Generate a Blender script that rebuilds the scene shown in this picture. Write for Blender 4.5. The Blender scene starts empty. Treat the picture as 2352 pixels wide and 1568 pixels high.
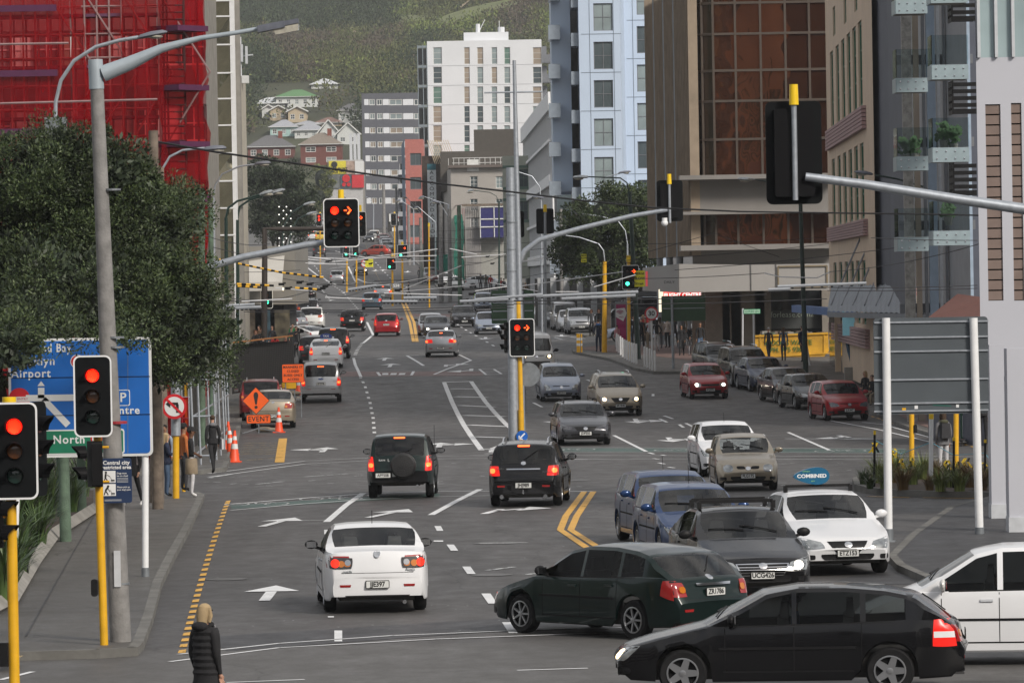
import bpy,bmesh,math,random
import numpy as np
from mathutils import Vector,Matrix,noise
from mathutils. bvhtree import BVHTree
R=math. radians
random. seed(7)
SC=bpy. context. scene
COL=SC. collection
FPX=11500.0;CH=5.5;CX,CY=1176.0,784.0;PITCH=math. atan(136/FPX);ROLL=R(1.0)
F_=Vector((0,math. cos(PITCH),-math. sin(PITCH)));U0=Vector((0,math. sin(PITCH),math. cos(PITCH)));R0=Vector((1,0,0))
RR=R0*math. cos(ROLL)-U0*math. sin(ROLL);UU=R0*math. sin(ROLL)+U0*math. cos(ROLL)
CAM=Vector((0,0,CH))
cd=bpy. data. cameras. new('camera');cam=bpy. data. objects. new('camera',cd);COL. objects. link(cam)
cam. matrix_world=Matrix(((RR. x,UU. x,-F_. x,0),(RR. y,UU. y,-F_. y,0),(RR. z,UU. z,-F_. z,CH),(0,0,0,1)))
cd. sensor_width=36;cd. lens=36*FPX/2352;cd. clip_start=1;cd. clip_end=9000
SC. camera=cam
SUN_EL,SUN_AZ=34.0,140.0
w=bpy. data. worlds. new('World');SC. world=w;w. use_nodes=True
nt=w. node_tree;bg=nt. nodes['Background']
sky=nt. nodes. new('ShaderNodeTexSky');sky. sky_type='NISHITA';sky. sun_disc=False
sky. sun_elevation=R(SUN_EL);sky. sun_rotation=R(SUN_AZ);sky. dust_density=3.0
tc=nt. nodes. new('ShaderNodeTexCoord');mp=nt. nodes. new('ShaderNodeMapping');mp. inputs['Scale']. default_value=(1,1,2.6)
nz=nt. nodes. new('ShaderNodeTexNoise');nz. inputs['Scale']. default_value=3.2;nz. inputs['Detail']. default_value=6;nz. inputs['Roughness']. default_value=.62
cr=nt. nodes. new('ShaderNodeValToRGB');cr. color_ramp. elements[0]. position=.36;cr. color_ramp. elements[1]. position=.62
cr. color_ramp. elements[0]. color=(.45,.45,.45,1)
mxs=nt. nodes. new('ShaderNodeMix');mxs. data_type='RGBA'
cc=nt. nodes. new('ShaderNodeValToRGB');cc. color_ramp. elements[0]. position=.3;cc. color_ramp. elements[1]. position=.75
cc. color_ramp. elements[0]. color=(2.6,2.75,3.0,1);cc. color_ramp. elements[1]. color=(11,10.6,10.1,1)
nz2=nt. nodes. new('ShaderNodeTexNoise');nz2. inputs['Scale']. default_value=5.0;nz2. inputs['Detail']. default_value=5
L=nt. links. new
L(tc. outputs['Generated'],mp. inputs['Vector']);L(mp. outputs[0],nz. inputs['Vector']);L(mp. outputs[0],nz2. inputs['Vector'])
L(nz. outputs['Fac'],cr. inputs['Fac']);L(nz2. outputs['Fac'],cc. inputs['Fac'])
L(cr. outputs['Color'],mxs. inputs[0]);L(sky. outputs['Color'],mxs. inputs[6]);L(cc. outputs['Color'],mxs. inputs[7])
L(mxs. outputs[2],bg. inputs['Color']);bg. inputs['Strength']. default_value=0.085
sd=bpy. data. lights. new('sun','SUN');sd. energy=2.6;sd. angle=R(14);sd. color=(1,.93,.84)
so=bpy. data. objects. new('sun',sd);COL. objects. link(so)
az=R(SUN_AZ);el=R(SUN_EL);sdir=Vector((math. sin(az)*math. cos(el),math. cos(az)*math. cos(el),math. sin(el)))
so. rotation_euler=(-sdir). to_track_quat('-Z','Y'). to_euler();so. location=(60,-60,90)
SC. view_settings. view_transform='Standard';SC. view_settings. look='None';SC. view_settings. exposure=0.42
SC. view_settings. gamma=1
PROF=[(-60,0),(190,0),(215,.3),(251,1.2),(271,1.5),(341,2.3),(418,3.3),(500,4.4),(590,6.0),(676,9.3),(761,11.8),(900,15.5),(1100,20),(1400,26)]
def gz0(y):
 if y<=PROF[0][0]:return 0.0
 for(a,za),(b,zb)in zip(PROF,PROF[1:]):
  if y<=b:return za+(zb-za)*(y-a)/(b-a)
 return PROF[-1][1]
def gz(y):return(gz0(y-9)+2*gz0(y)+gz0(y+9))/4
def ray(x,y):return F_*FPX+RR*(x-CX)+UU*(CY-y)
def at(x,y,Y):
 r=ray(x,y);return CAM+r*(Y/r. y)
def gr(x,y,up=0.0):
 r=ray(x,y);lo,hi=20.0,20.0
 Y=20.0;prev=None
 while Y<1400:
  p=CAM+r*(Y/r. y);h=p. z-gz(Y)-up
  if h<=0:break
  prev=Y;Y+=4 if Y<300 else 8
 if prev is None:prev=10
 lo,hi=prev,min(Y,1400)
 for _ in range(18):
  m=(lo+hi)/2;p=CAM+r*(m/r. y)
  if p. z-gz(m)-up>0:lo=m
  else:hi=m
 p=CAM+r*(lo/r. y);return Vector((p. x,p. y,gz(p. y)+up))
def sp(Y):return FPX/Y
def wx(x,Y,y=700):return at(x,y,Y). x
def wz(y,Y,x=1176):return at(x,y,Y). z
def G(x,Y,up=0.0):return Vector((x,Y,gz(Y)+up))
MATS={}
def mat(name,col,rough=.6,metal=0.0,var=.12,scale=3.0,bump=0.0,spec=.5,emit=0.0,emitcol=None,alpha=None,coat=0.0,det=4,bscale=None):
 if name in MATS:return MATS[name]
 m=bpy. data. materials. new(name);m. use_nodes=True;MATS[name]=m
 n=m. node_tree;b=n. nodes['Principled BSDF'];b. inputs['Roughness']. default_value=rough;b. inputs['Metallic']. default_value=metal
 b. inputs['Specular IOR Level']. default_value=spec
 if coat:b. inputs['Coat Weight']. default_value=coat;b. inputs['Coat Roughness']. default_value=.04
 t=n. nodes. new('ShaderNodeTexCoord');z=n. nodes. new('ShaderNodeTexNoise');z. inputs['Scale']. default_value=scale;z. inputs['Detail']. default_value=det
 n. links. new(t. outputs['Object'],z. inputs['Vector'])
 mr=n. nodes. new('ShaderNodeMapRange');mr. inputs[1]. default_value=.25;mr. inputs[2]. default_value=.75
 mr. inputs[3]. default_value=1-var;mr. inputs[4]. default_value=1+var
 n. links. new(z. outputs['Fac'],mr. inputs[0])
 v=n. nodes. new('ShaderNodeVectorMath');v. operation='SCALE';v. inputs[0]. default_value=col[:3]
 n. links. new(mr. outputs[0],v. inputs['Scale']);n. links. new(v. outputs[0],b. inputs['Base Color'])
 if bump:
  z2=n. nodes. new('ShaderNodeTexNoise');z2. inputs['Scale']. default_value=bscale or scale*6;z2. inputs['Detail']. default_value=3
  n. links. new(t. outputs['Object'],z2. inputs['Vector'])
  bp=n. nodes. new('ShaderNodeBump');bp. inputs['Strength']. default_value=bump;bp. inputs['Distance']. default_value=.02
  n. links. new(z2. outputs['Fac'],bp. inputs['Height']);n. links. new(bp. outputs[0],b. inputs['Normal'])
 if emit:
  b. inputs['Emission Color']. default_value=(*(emitcol or col[:3]),1);b. inputs['Emission Strength']. default_value=emit
 if alpha is not None:
  b. inputs['Alpha']. default_value=alpha
 return m
def srgb(r,g,b):
 f=lambda c:(c/255/12.92 if c<=10 else((c/255+.055)/1.055)**2.4)
 return(f(r),f(g),f(b))
def glass(name,tint=(.3,.34,.34),refl=1.0,rough=.02,ior=1.5):
 if name in MATS:return MATS[name]
 m=bpy. data. materials. new(name);m. use_nodes=True;MATS[name]=m;n=m. node_tree;n. nodes. clear()
 o=n. nodes. new('ShaderNodeOutputMaterial');tr=n. nodes. new('ShaderNodeBsdfTransparent');tr. inputs[0]. default_value=(*tint,1)
 gl=n. nodes. new('ShaderNodeBsdfGlossy');gl. inputs['Roughness']. default_value=rough;gl. inputs[0]. default_value=(refl,refl,refl,1)
 fr=n. nodes. new('ShaderNodeFresnel');fr. inputs['IOR']. default_value=ior;mx=n. nodes. new('ShaderNodeMixShader')
 t=n. nodes. new('ShaderNodeTexCoord');z=n. nodes. new('ShaderNodeTexNoise');z. inputs['Scale']. default_value=.8
 bp=n. nodes. new('ShaderNodeBump');bp. inputs['Strength']. default_value=.04;bp. inputs['Distance']. default_value=.05
 n. links. new(t. outputs['Object'],z. inputs['Vector']);n. links. new(z. outputs['Fac'],bp. inputs['Height'])
 n. links. new(bp. outputs[0],gl. inputs['Normal']);n. links. new(bp. outputs[0],fr. inputs['Normal'])
 n. links. new(fr. outputs[0],mx. inputs[0]);n. links. new(tr. outputs[0],mx. inputs[1]);n. links. new(gl. outputs[0],mx. inputs[2]);n. links. new(mx. outputs[0],o. inputs[0])
 return m
def emis(name,col,st):
 return mat(name,tuple(c*.5 for c in col),.4,emit=st,emitcol=col,var=.05)
def tag(o,label=None,cat=None,group=None,kind=None):
 if label:o['label']=label
 if cat:o['category']=cat
 if group:o['group']=group
 if kind:o['kind']=kind
 return o
def thing(name,label,cat,loc=(0,0,0),rz=0.0,group=None):
 o=bpy. data. objects. new(name,None);COL. objects. link(o);o. location=loc;o. rotation_euler=(0,0,rz)
 o. empty_display_size=.2
 return tag(o,label,cat,group)
def link(name,me,parent=None,loc=None,rz=None):
 o=bpy. data. objects. new(name,me);COL. objects. link(o)
 if parent:o. parent=parent
 if loc is not None:o. location=loc
 if rz is not None:o. rotation_euler=(0,0,rz)
 return o
def tree_copy(o,parent=None):
 c=o. copy();COL. objects. link(c)
 if parent:c. parent=parent
 for ch in o. children:tree_copy(ch,c)
 return c
def rounded(wd,ht,r,n=5,cx=0,cy=0):
 pts=[]
 for(sx,sy,a0)in((1,1,0),(-1,1,90),(-1,-1,180),(1,-1,270)):
  for k in range(n+1):
   a=R(a0+90*k/n);pts. append((cx+sx*(wd/2-r)+r*math. cos(a),cy+sy*(ht/2-r)+r*math. sin(a)))
 return pts
class MB:
 def __init__(s):s. v=[];s. f=[];s. m=[]
 def add(s,vs,fs,mi=0,M=None):
  b=len(s. v)
  s. v+=[tuple(M@Vector(p))if M is not None else tuple(p)for p in vs]
  s. f+=[tuple(i+b for i in f)for f in fs];s. m+=[mi]*len(fs);return s
 def box(s,c,d,rz=0.0,mi=0,M=None,taper=1.0):
  x,y,z=(q/2 for q in d);ca,sa=math. cos(rz),math. sin(rz);vs=[]
  for dz in(-z,z):
   t=taper if dz>0 else 1
   for dx,dy in((-x,-y),(x,-y),(x,y),(-x,y)):
    dx*=t;dy*=t
    vs. append((c[0]+dx*ca-dy*sa,c[1]+dx*sa+dy*ca,c[2]+dz))
  return s. add(vs,[(3,2,1,0),(4,5,6,7),(0,1,5,4),(1,2,6,5),(2,3,7,6),(3,0,4,7)],mi,M)
 def bar(s,a,b,wd,ht=None,mi=0):
  a=Vector(a);b=Vector(b);ht=ht or wd;d=(b-a);l=d. length
  if l<1e-6:return s
  d. normalize();up=Vector((0,1,0))if abs(d. y)<.9 else Vector((0,0,1));x=d. cross(up). normalized();y=x. cross(d)
  vs=[p+x*i*wd/2+y*j*ht/2 for p in(a,b)for i,j in((-1,-1),(1,-1),(1,1),(-1,1))]
  return s. add(vs,[(0,1,2,3),(7,6,5,4),(0,4,5,1),(1,5,6,2),(2,6,7,3),(3,7,4,0)],mi)
 def tube(s,pts,r,n=8,mi=0,cap=True):
  pts=[Vector(p)for p in pts];k=len(pts);rs=r if isinstance(r,(list,tuple))else[r]*k
  base=len(s. v);px=None
  for i,p in enumerate(pts):
   d=(pts[min(i+1,k-1)]-pts[max(i-1,0)]). normalized()
   if px is None:
    up=Vector((0,0,1))if abs(d. z)<.9 else Vector((1,0,0));px=d. cross(up). normalized()
   else:
    px=(px-d*px. dot(d)). normalized()
   py=d. cross(px)
   for j in range(n):
    a=2*math. pi*j/n;s. v. append(tuple(p+(px*math. cos(a)+py*math. sin(a))*rs[i]))
  for i in range(k-1):
   for j in range(n):
    a=base+i*n+j;b=base+i*n+(j+1)%n;s. f. append((a,a+n,b+n,b));s. m. append(mi)
  if cap:
   s. f. append(tuple(base+j for j in range(n)));s. m. append(mi)
   s. f. append(tuple(base+(k-1)*n+j for j in reversed(range(n))));s. m. append(mi)
  return s
 def lathe(s,prof,n=16,c=(0,0,0),mi=0,M=None,cap=True):
  vs=[];k=len(prof)
  for r,z in prof:
   for j in range(n):
    a=2*math. pi*j/n;vs. append((c[0]+r*math. cos(a),c[1]+r*math. sin(a),c[2]+z))
  fs=[(i*n+j,i*n+(j+1)%n,(i+1)*n+(j+1)%n,(i+1)*n+j)for i in range(k-1)for j in range(n)]
  if cap:fs+=[tuple(reversed(range(n))),tuple((k-1)*n+j for j in range(n))]
  return s. add(vs,fs,mi,M)
 def prism(s,poly,depth,M=None,mi=0,z0=0.0):
  n=len(poly);vs=[(x,y,z0)for x,y in poly]+[(x,y,z0+depth)for x,y in poly]
  fs=[tuple(reversed(range(n))),tuple(range(n,2*n))]+[(i,(i+1)%n,n+(i+1)%n,n+i)for i in range(n)]
  return s. add(vs,fs,mi,M)
 def ball(s,c,r,n=10,m=7,mi=0,sc=(1,1,1)):
  vs=[];fs=[]
  for i in range(m+1):
   t=math. pi*i/m
   for j in range(n):
    a=2*math. pi*j/n
    vs. append((c[0]+r*sc[0]*math. sin(t)*math. cos(a),c[1]+r*sc[1]*math. sin(t)*math. sin(a),c[2]+r*sc[2]*math. cos(t)))
  for i in range(m):
   for j in range(n):fs. append((i*n+j,(i+1)*n+j,(i+1)*n+(j+1)%n,i*n+(j+1)%n))
  return s. add(vs,fs,mi)
 def mesh(s,name,mats,smooth=False,ang=40):
  me=bpy. data. meshes. new(name);me. from_pydata(s. v,[],s. f)
  for m in(mats if isinstance(mats,(list,tuple))else[mats]):me. materials. append(m)
  if any(s. m):me. polygons. foreach_set('material_index',s. m)
  if smooth:
   me. polygons. foreach_set('use_smooth',[True]*len(me. polygons));me. set_sharp_from_angle(angle=R(ang))
  me. update();return me
 def build(s,name,mats,parent=None,smooth=False,loc=None,rz=None,ang=40):
  return link(name,s. mesh(name,mats,smooth,ang),parent,loc,rz)
def YZ(x=0,y=0,z=0,rz=0.0):
 return Matrix. Translation((x,y,z))@Matrix. Rotation(rz,4,'Z')@Matrix. Rotation(R(90),4,'X')
_tx={}
def text_mesh(s,size,m,ext=.004,align='CENTER',bold=0.0,sx=1.0,space=1.0):
 key=(s,round(size,4),m. name,ext,align,bold,sx,space)
 if key in _tx:return _tx[key]
 c=bpy. data. curves. new('lettering','FONT');c. body=s;c. size=size;c. extrude=ext;c. align_x=align;c. align_y='CENTER';c. offset=bold;c. resolution_u=3;c. space_character=space
 o=bpy. data. objects. new('tmp',c);COL. objects. link(o)
 me=bpy. data. meshes. new_from_object(o. evaluated_get(bpy. context. evaluated_depsgraph_get()));bpy. data. objects. remove(o)
 if sx!=1.0:
  for v in me. vertices:v. co. x*=sx
 me. materials. clear();me. materials. append(m);me. name='lettering';_tx[key]=me
 return me
def text(s,size,m,parent,loc,rz=0.0,ext=.004,align='CENTER',bold=0.0,sx=1.0,rot=0.0,space=1.0,name='lettering'):
 o=link(name,text_mesh(s,size,m,ext,align,bold,sx,space),parent)
 o. location=loc;o. rotation_euler=(Matrix. Rotation(rz,3,'Z')@Matrix. Rotation(R(90),3,'X')@Matrix. Rotation(rot,3,'Z')). to_euler()
 return o
def arc(a,b,h,n=10):
 a=Vector(a);b=Vector(b);return[a. lerp(b,t/n)-Vector((0,0,h*4*(t/n)*(1-t/n)))for t in range(n+1)]
def bez(p0,p1,p2,p3,n=14):
 p0,p1,p2,p3=map(Vector,(p0,p1,p2,p3));r=[]
 for i in range(n+1):
  t=i/n;r. append(p0*(1-t)**3+p1*3*t*(1-t)**2+p2*3*t*t*(1-t)+p3*t**3)
 return r
def asphalt_mat(name,col,patch=1.0):
 m=bpy. data. materials. new(name);m. use_nodes=True;MATS[name]=m;n=m. node_tree;b=n. nodes['Principled BSDF'];l=n. links. new
 t=n. nodes. new('ShaderNodeTexCoord')
 def nz(sc,det,sx=1,sy=1,ro=.5):
  mp=n. nodes. new('ShaderNodeMapping');mp. inputs['Scale']. default_value=(sx,sy,1);l(t. outputs['Object'],mp. inputs[0])
  z=n. nodes. new('ShaderNodeTexNoise');z. inputs['Scale']. default_value=sc;z. inputs['Detail']. default_value=det;z. inputs['Roughness']. default_value=ro;l(mp. outputs[0],z. inputs['Vector']);return z
 def rng(src,a,b_,c,d):
  r=n. nodes. new('ShaderNodeMapRange');r. inputs[1]. default_value=a;r. inputs[2]. default_value=b_;r. inputs[3]. default_value=c;r. inputs[4]. default_value=d;l(src,r. inputs[0]);return r. outputs[0]
 def mul(a,b_):
  k=n. nodes. new('ShaderNodeMath');k. operation='MULTIPLY';l(a,k. inputs[0]);l(b_,k. inputs[1]);return k. outputs[0]
 big=rng(nz(.07,3,1,.35). outputs['Fac'],.3,.7,1-.16*patch,1+.16*patch)
 streak=rng(nz(.9,4,1,.05). outputs['Fac'],.3,.7,1-.12*patch,1+.10*patch)
 mid=rng(nz(1.4,6,1,.5,.7). outputs['Fac'],.3,.7,.9,1.1)
 fine=rng(nz(24,3). outputs['Fac'],.2,.8,.78,1.22)
 vo=n. nodes. new('ShaderNodeTexVoronoi');vo. feature='DISTANCE_TO_EDGE';vo. inputs['Scale']. default_value=.11
 wz_=n. nodes. new('ShaderNodeVectorMath');wz_. operation='ADD'
 zz=nz(.6,4);l(t. outputs['Object'],wz_. inputs[0]);l(zz. outputs['Color'],wz_. inputs[1]);l(wz_. outputs[0],vo. inputs['Vector'])
 crack=rng(vo. outputs['Distance'],0,.004,.6,1.0)
 f=mul(mul(mul(big,streak),mul(mid,fine)),crack)
 v=n. nodes. new('ShaderNodeVectorMath');v. operation='SCALE';v. inputs[0]. default_value=col;l(f,v. inputs['Scale']);l(v. outputs[0],b. inputs['Base Color'])
 l(rng(mid,.9,1.1,.72,.5),b. inputs['Roughness']);b. inputs['Specular IOR Level']. default_value=.35
 bp=n. nodes. new('ShaderNodeBump');bp. inputs['Strength']. default_value=.3;bp. inputs['Distance']. default_value=.01;l(nz(40,2). outputs['Fac'],bp. inputs['Height']);l(bp. outputs[0],b. inputs['Normal'])
 return m
ASPH=asphalt_mat('asphalt',(.073,.070,.069),1.5)
ASPH2=asphalt_mat('dark asphalt',(.046,.046,.049),.6)
PAVE=asphalt_mat('pavement asphalt',(.092,.088,.082),.9)
PINKM=asphalt_mat('red brown road coating',(.13,.07,.062),.8)
GREENM=asphalt_mat('faded green road coating',(.058,.098,.088),.8)
def brickpave():
 m=mat('brick paving',(.17,.105,.09),.8,var=.2,scale=2,bump=.2);n=m. node_tree;b=n. nodes['Principled BSDF']
 br=n. nodes. new('ShaderNodeTexBrick');br. inputs['Scale']. default_value=4;br. inputs['Color1']. default_value=(.2,.11,.09,1);br. inputs['Color2']. default_value=(.14,.09,.08,1);br. inputs['Mortar']. default_value=(.06,.055,.05,1)
 t=n. nodes. new('ShaderNodeTexCoord');n. links. new(t. outputs['Object'],br. inputs['Vector']);n. links. new(br. outputs['Color'],b. inputs['Base Color']);return m
BRICKP=brickpave()
KERB=mat('kerb concrete',(.13,.127,.118),.85,var=.35,scale=1.6,bump=.5)
def worn(name,col,amt=.42):
 m=mat(name,col,.6,var=.14,scale=1.2,bump=.1,det=8);n=m. node_tree;b=n. nodes['Principled BSDF']
 t=n. nodes. new('ShaderNodeTexCoord');z=n. nodes. new('ShaderNodeTexNoise');z. inputs['Scale']. default_value=5;z. inputs['Detail']. default_value=8;z. inputs['Roughness']. default_value=.75
 mp=n. nodes. new('ShaderNodeMapping');mp. inputs['Scale']. default_value=(1,.35,1)
 n. links. new(t. outputs['Object'],mp. inputs[0]);n. links. new(mp. outputs[0],z. inputs['Vector'])
 r=n. nodes. new('ShaderNodeMapRange');r. inputs[1]. default_value=amt-.05;r. inputs[2]. default_value=amt+.02;n. links. new(z. outputs['Fac'],r. inputs[0]);n. links. new(r. outputs[0],b. inputs['Alpha'])
 return m
WPAINT=worn('white road paint',(.66,.67,.68),.37)
WWORN=worn('faded white road paint',(.42,.43,.43),.46)
YPAINT=worn('yellow road paint',(.62,.34,.05),.38)
YWORN=worn('faded yellow road paint',(.33,.24,.1),.47)
CONC=mat('concrete',(.24,.23,.21),.85,var=.25,scale=1.5,bump=.3)
GALV=mat('galvanised steel',(.36,.39,.43),.45,.55,var=.16,scale=9)
GALVD=mat('dull grey steel',(.22,.24,.26),.5,.5,var=.2,scale=6)
YELP=mat('yellow pole paint',(.66,.36,.012),.42,var=.14,scale=4,spec=.5)
YELB=mat('bright yellow cap',(.78,.52,.01),.4,var=.05)
BLACKP=mat('black plastic',(.009,.009,.01),.5,var=.15,scale=8,spec=.2)
BLACKM=mat('matt black',(.009,.009,.01),.8,var=.2,scale=8,spec=.15)
DGREEN=mat('dark green pole paint',(.012,.032,.026),.4,var=.2,scale=5)
WHITEP=mat('white paint',(.72,.73,.74),.5,var=.06,scale=4)
WHITEG=mat('off white steel',(.5,.52,.55),.5,var=.1,scale=6)
CONCP=mat('weathered concrete pole',(.2,.195,.19),.8,var=.3,scale=5,bump=.4)
WOODG=mat('green treated timber',(.085,.13,.09),.85,var=.4,scale=4,bump=.5)
WOODB=mat('weathered timber',(.15,.12,.095),.9,var=.45,scale=5,bump=.6)
RUBBER=mat('tyre rubber',(.012,.012,.013),.8,var=.2,scale=9,spec=.2)
def clipY(poly,a,keep_above):
 out=[]
 for i in range(len(poly)):
  p,q=poly[i],poly[(i+1)%len(poly)]
  ip=(p[1]>=a)if keep_above else(p[1]<=a);iq=(q[1]>=a)if keep_above else(q[1]<=a)
  if ip:out. append(p)
  if ip!=iq:
   t=(a-p[1])/(q[1]-p[1]);out. append((p[0]+t*(q[0]-p[0]),a))
 return out
def sheet(mb,poly,up,step=6.0,mi=0):
 ys=[p[1]for p in poly];y=math. floor(min(ys)/step)*step
 while y<max(ys):
  c=clipY(clipY(poly,y,True),y+step,False)
  if len(c)>=3:
   ar=sum(c[i][0]*c[(i+1)%len(c)][1]-c[(i+1)%len(c)][0]*c[i][1]for i in range(len(c)))
   if abs(ar)>1e-5:
    if ar<0:c=c[::-1]
    mb. add([(px,py,gz(py)+up)for px,py in c],[tuple(range(len(c)))],mi)
  y+=step
def slab(name,poly,up=.13,mat_top=None,kerb=.17,label=None,step=6.0):
 """raised pavement with a kerb stone band along its edge; poly in world XY, counter-clockwise"""
 ar=sum(poly[i][0]*poly[(i+1)%len(poly)][1]-poly[(i+1)%len(poly)][0]*poly[i][1]for i in range(len(poly)))
 if ar<0:poly=poly[::-1]
 mb=MB();sheet(mb,poly,up,step,0);n=len(poly)
 for i in range(n):
  p,q=Vector(poly[i]),Vector(poly[(i+1)%n]);l=(q-p). length
  if l<1e-4:continue
  k=max(1,int(l/2.0));d=(q-p)/l;nrm=Vector((-d. y,d. x))
  for j in range(k):
   a=p. lerp(q,j/k);b=p. lerp(q,(j+1)/k)
   mb. add([(a. x,a. y,gz(a. y)-.05),(b. x,b. y,gz(b. y)-.05),(b. x,b. y,gz(b. y)+up+.006),(a. x,a. y,gz(a. y)+up+.006)],[(0,1,2,3)],1)
   a2=a+nrm*kerb;b2=b+nrm*kerb;g=.012*d
   mb. add([(a. x+g. x,a. y+g. y,gz(a. y)+up+.006),(b. x-g. x,b. y-g. y,gz(b. y)+up+.006),(b2. x-g. x,b2. y-g. y,gz(b2. y)+up+.006),(a2. x+g. x,a2. y+g. y,gz(a2. y)+up+.006)],[(0,1,2,3)],1)
 o=mb. build(name,[mat_top or PAVE,KERB]);tag(o,kind='structure');return o
g=MB();ys=list(range(-40,1400,6));xs=[-260,-120,-60,-30,0,30,60,120,260]
for i in range(len(ys)-1):
 for j in range(len(xs)-1):
  g. add([(xs[j],ys[i],gz(ys[i])),(xs[j+1],ys[i],gz(ys[i])),(xs[j+1],ys[i+1],gz(ys[i+1])),(xs[j],ys[i+1],gz(ys[i+1]))],[(0,1,2,3)])
tag(g. build('road',[ASPH]),kind='structure')
P2=lambda pts:[(gr(x,y). x,gr(x,y). y)for x,y in pts]
pt=MB()
sheet(pt,P2([(-100,1500),(-100,1600),(2500,1560),(2500,1475),(1500,1462),(1000,1478)])[::-1],.004)
tag(pt. build('road_patch',[asphalt_mat('grey crossing asphalt',(.088,.085,.082),.6)]),kind='structure')
pt=MB();sheet(pt,P2([(480,1462),(1150,1420),(2100,1395),(2100,1425),(1500,1436),(1100,1452),(520,1495)]),.006)
sheet(pt,P2([(1900,1340),(2352,1345),(2352,1300),(2060,1290)]),.006)
tag(pt. build('road_patch',[ASPH2]),kind='structure')
pk=MB();sheet(pk,P2([(785,853),(1110,853),(1110,863),(780,865)]),.007);sheet(pk,P2([(940,720),(1180,722),(1180,728),(938,727)]),.007)
tag(pk. build('coated_crossing_strip',[PINKM]),kind='structure')
gk=MB()
sheet(gk,P2([(530,1160),(900,1137),(1010,1133),(1010,1141),(900,1146),(532,1169)]),.008)
sheet(gk,P2([(1290,1029),(2080,1031),(2080,1040),(1290,1037)]),.008)
tag(gk. build('green_bicycle_box',[GREENM]),kind='structure')
left=P2([(-400,1535),(0,1518),(230,1512),(318,1506),(330,1492),(352,1430),(372,1350),(400,1290),(440,1215),(462,1165),(470,1146),(455,1141),(330,1139),(-400,1139)])
slab('pavement',left)
l2=[(gr(520,1083). x,gr(520,1083). y),(gr(548,1020). x,gr(548,1020). y),(gr(556,965). x,gr(556,965). y),(gr(598,890). x,gr(598,890). y),(gr(640,835). x,gr(640,835). y),(gr(628,822). x,gr(628,822). y),(gr(450,822). x-30,gr(450,822). y),(gr(440,1088). x-40,gr(440,1090). y),(gr(455,1090). x,gr(455,1090). y)]
slab('pavement',l2)
l3=[(gr(655,798). x,gr(655,798). y),(gr(690,748). x,gr(690,748). y),(gr(700,700). x,gr(700,700). y),(gr(695,655). x,560),(-55,575),(-55,280)]
slab('pavement',l3)
l4=[(-31,610),(-33,760),(-36,930),(-80,930),(-80,610)]
slab('pavement',l4)
plaza=P2([(1312,806),(1325,803),(1365,800),(1420,795),(1470,793),(1900,795),(1905,852),(1880,870)])
plaza=P2([(1316,812),(1313,806),(1340,801),(1400,797),(1550,795),(2100,800),(2250,850),(2300,950),(2210,1025),(2160,1010),(2085,988),(2040,968),(1990,945),(1900,905),(1790,872),(1700,858),(1500,859),(1455,850),(1400,829),(1350,819)])
slab('pavement',plaza)
bp_=MB();sheet(bp_,P2([(1330,808),(1345,802),(1400,798),(1660,797),(1690,838),(1640,842),(1500,823),(1400,815)]),.145);sheet(bp_,P2([(1975,905),(2010,905),(2190,985),(2240,1010),(2210,1020),(2090,975)]),.145)
tag(bp_. build('brick_paving',[BRICKP]),kind='structure')
r2=P2([(1226,742),(1240,730),(1228,700),(1180,652),(1400,655),(1600,735),(1560,760),(1385,768),(1345,775)])
slab('pavement',r2)
r3=[(wx(1010,520),520),(wx(985,600),600),(wx(935,690),690),(wx(905,800),800),(wx(890,930),930),(20,930),(20,520)]
slab('pavement',r3)
rn=P2([(2040,1290),(2060,1312),(2150,1352),(2600,1420),(2600,1100),(2300,1145),(2180,1175),(2090,1240)])
slab('pavement',rn,mat_top=ASPH2)
isl=P2([(1958,1112),(1962,1126),(1990,1133),(2060,1140),(2300,1146),(2420,1130),(2420,1085),(2300,1078),(2100,1080),(2000,1090)])
slab('traffic_island',isl,up=.16,mat_top=mat('garden soil',(.05,.035,.025),.95,var=.4,bump=.5))
def line(mb,pts,wd,up=.012,mi=0,px=True):
 p=[Vector((gr(*q). x,gr(*q). y))for q in pts]if px else[Vector(q)for q in pts]
 for i in range(len(p)-1):
  a,b=p[i],p[i+1];d=(b-a). normalized();n=Vector((-d. y,d. x))*wd/2
  e=d*wd*.15 if i<len(p)-2 else d*0
  sheet(mb,[tuple(a-n),tuple(b+e-n),tuple(b+e+n),tuple(a+n)],up,12,mi)
def dashes(mb,pts,wd,dl,gap,up=.012,mi=0):
 p=[Vector((gr(*q). x,gr(*q). y))for q in pts];pos=0.0
 for i in range(len(p)-1):
  a,b=p[i],p[i+1];l=(b-a). length;d=(b-a)/l;n=Vector((-d. y,d. x))*wd/2;t=-pos
  while t<l:
   s0,s1=max(t,0),min(t+dl,l)
   if s1>s0:q0=a+d*s0;q1=a+d*s1;sheet(mb,[tuple(q0-n),tuple(q1-n),tuple(q1+n),tuple(q0+n)],up,12,mi)
   t+=dl+gap
  pos=(l-t)%(dl+gap)if t>l else 0
def blob(mb,pts,up=.012,mi=0):
 q=P2(pts)
 sheet(mb,q,up,300,mi)
wm=MB()
def dash_at(x,y,wpx,hpx,lean=0.0):
 blob(wm,[(x-wpx/2-lean,y-hpx/2),(x+wpx/2-lean,y-hpx/2),(x+wpx/2+lean,y+hpx/2),(x-wpx/2+lean,y+hpx/2)])
for a in[(1008,1214,15,11,3),(1039,1258,17,14,5),(1077,1310,19,17,6),(1124,1375,21,23,8),(1171,1442,20,25,8),(777,1461,18,25,0),(751,1222,13,10,0),(1007,1243,22,3,0),(1180,1411,16,3,0),(760,1417,14,3,0)]:dash_at(*a)
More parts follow.
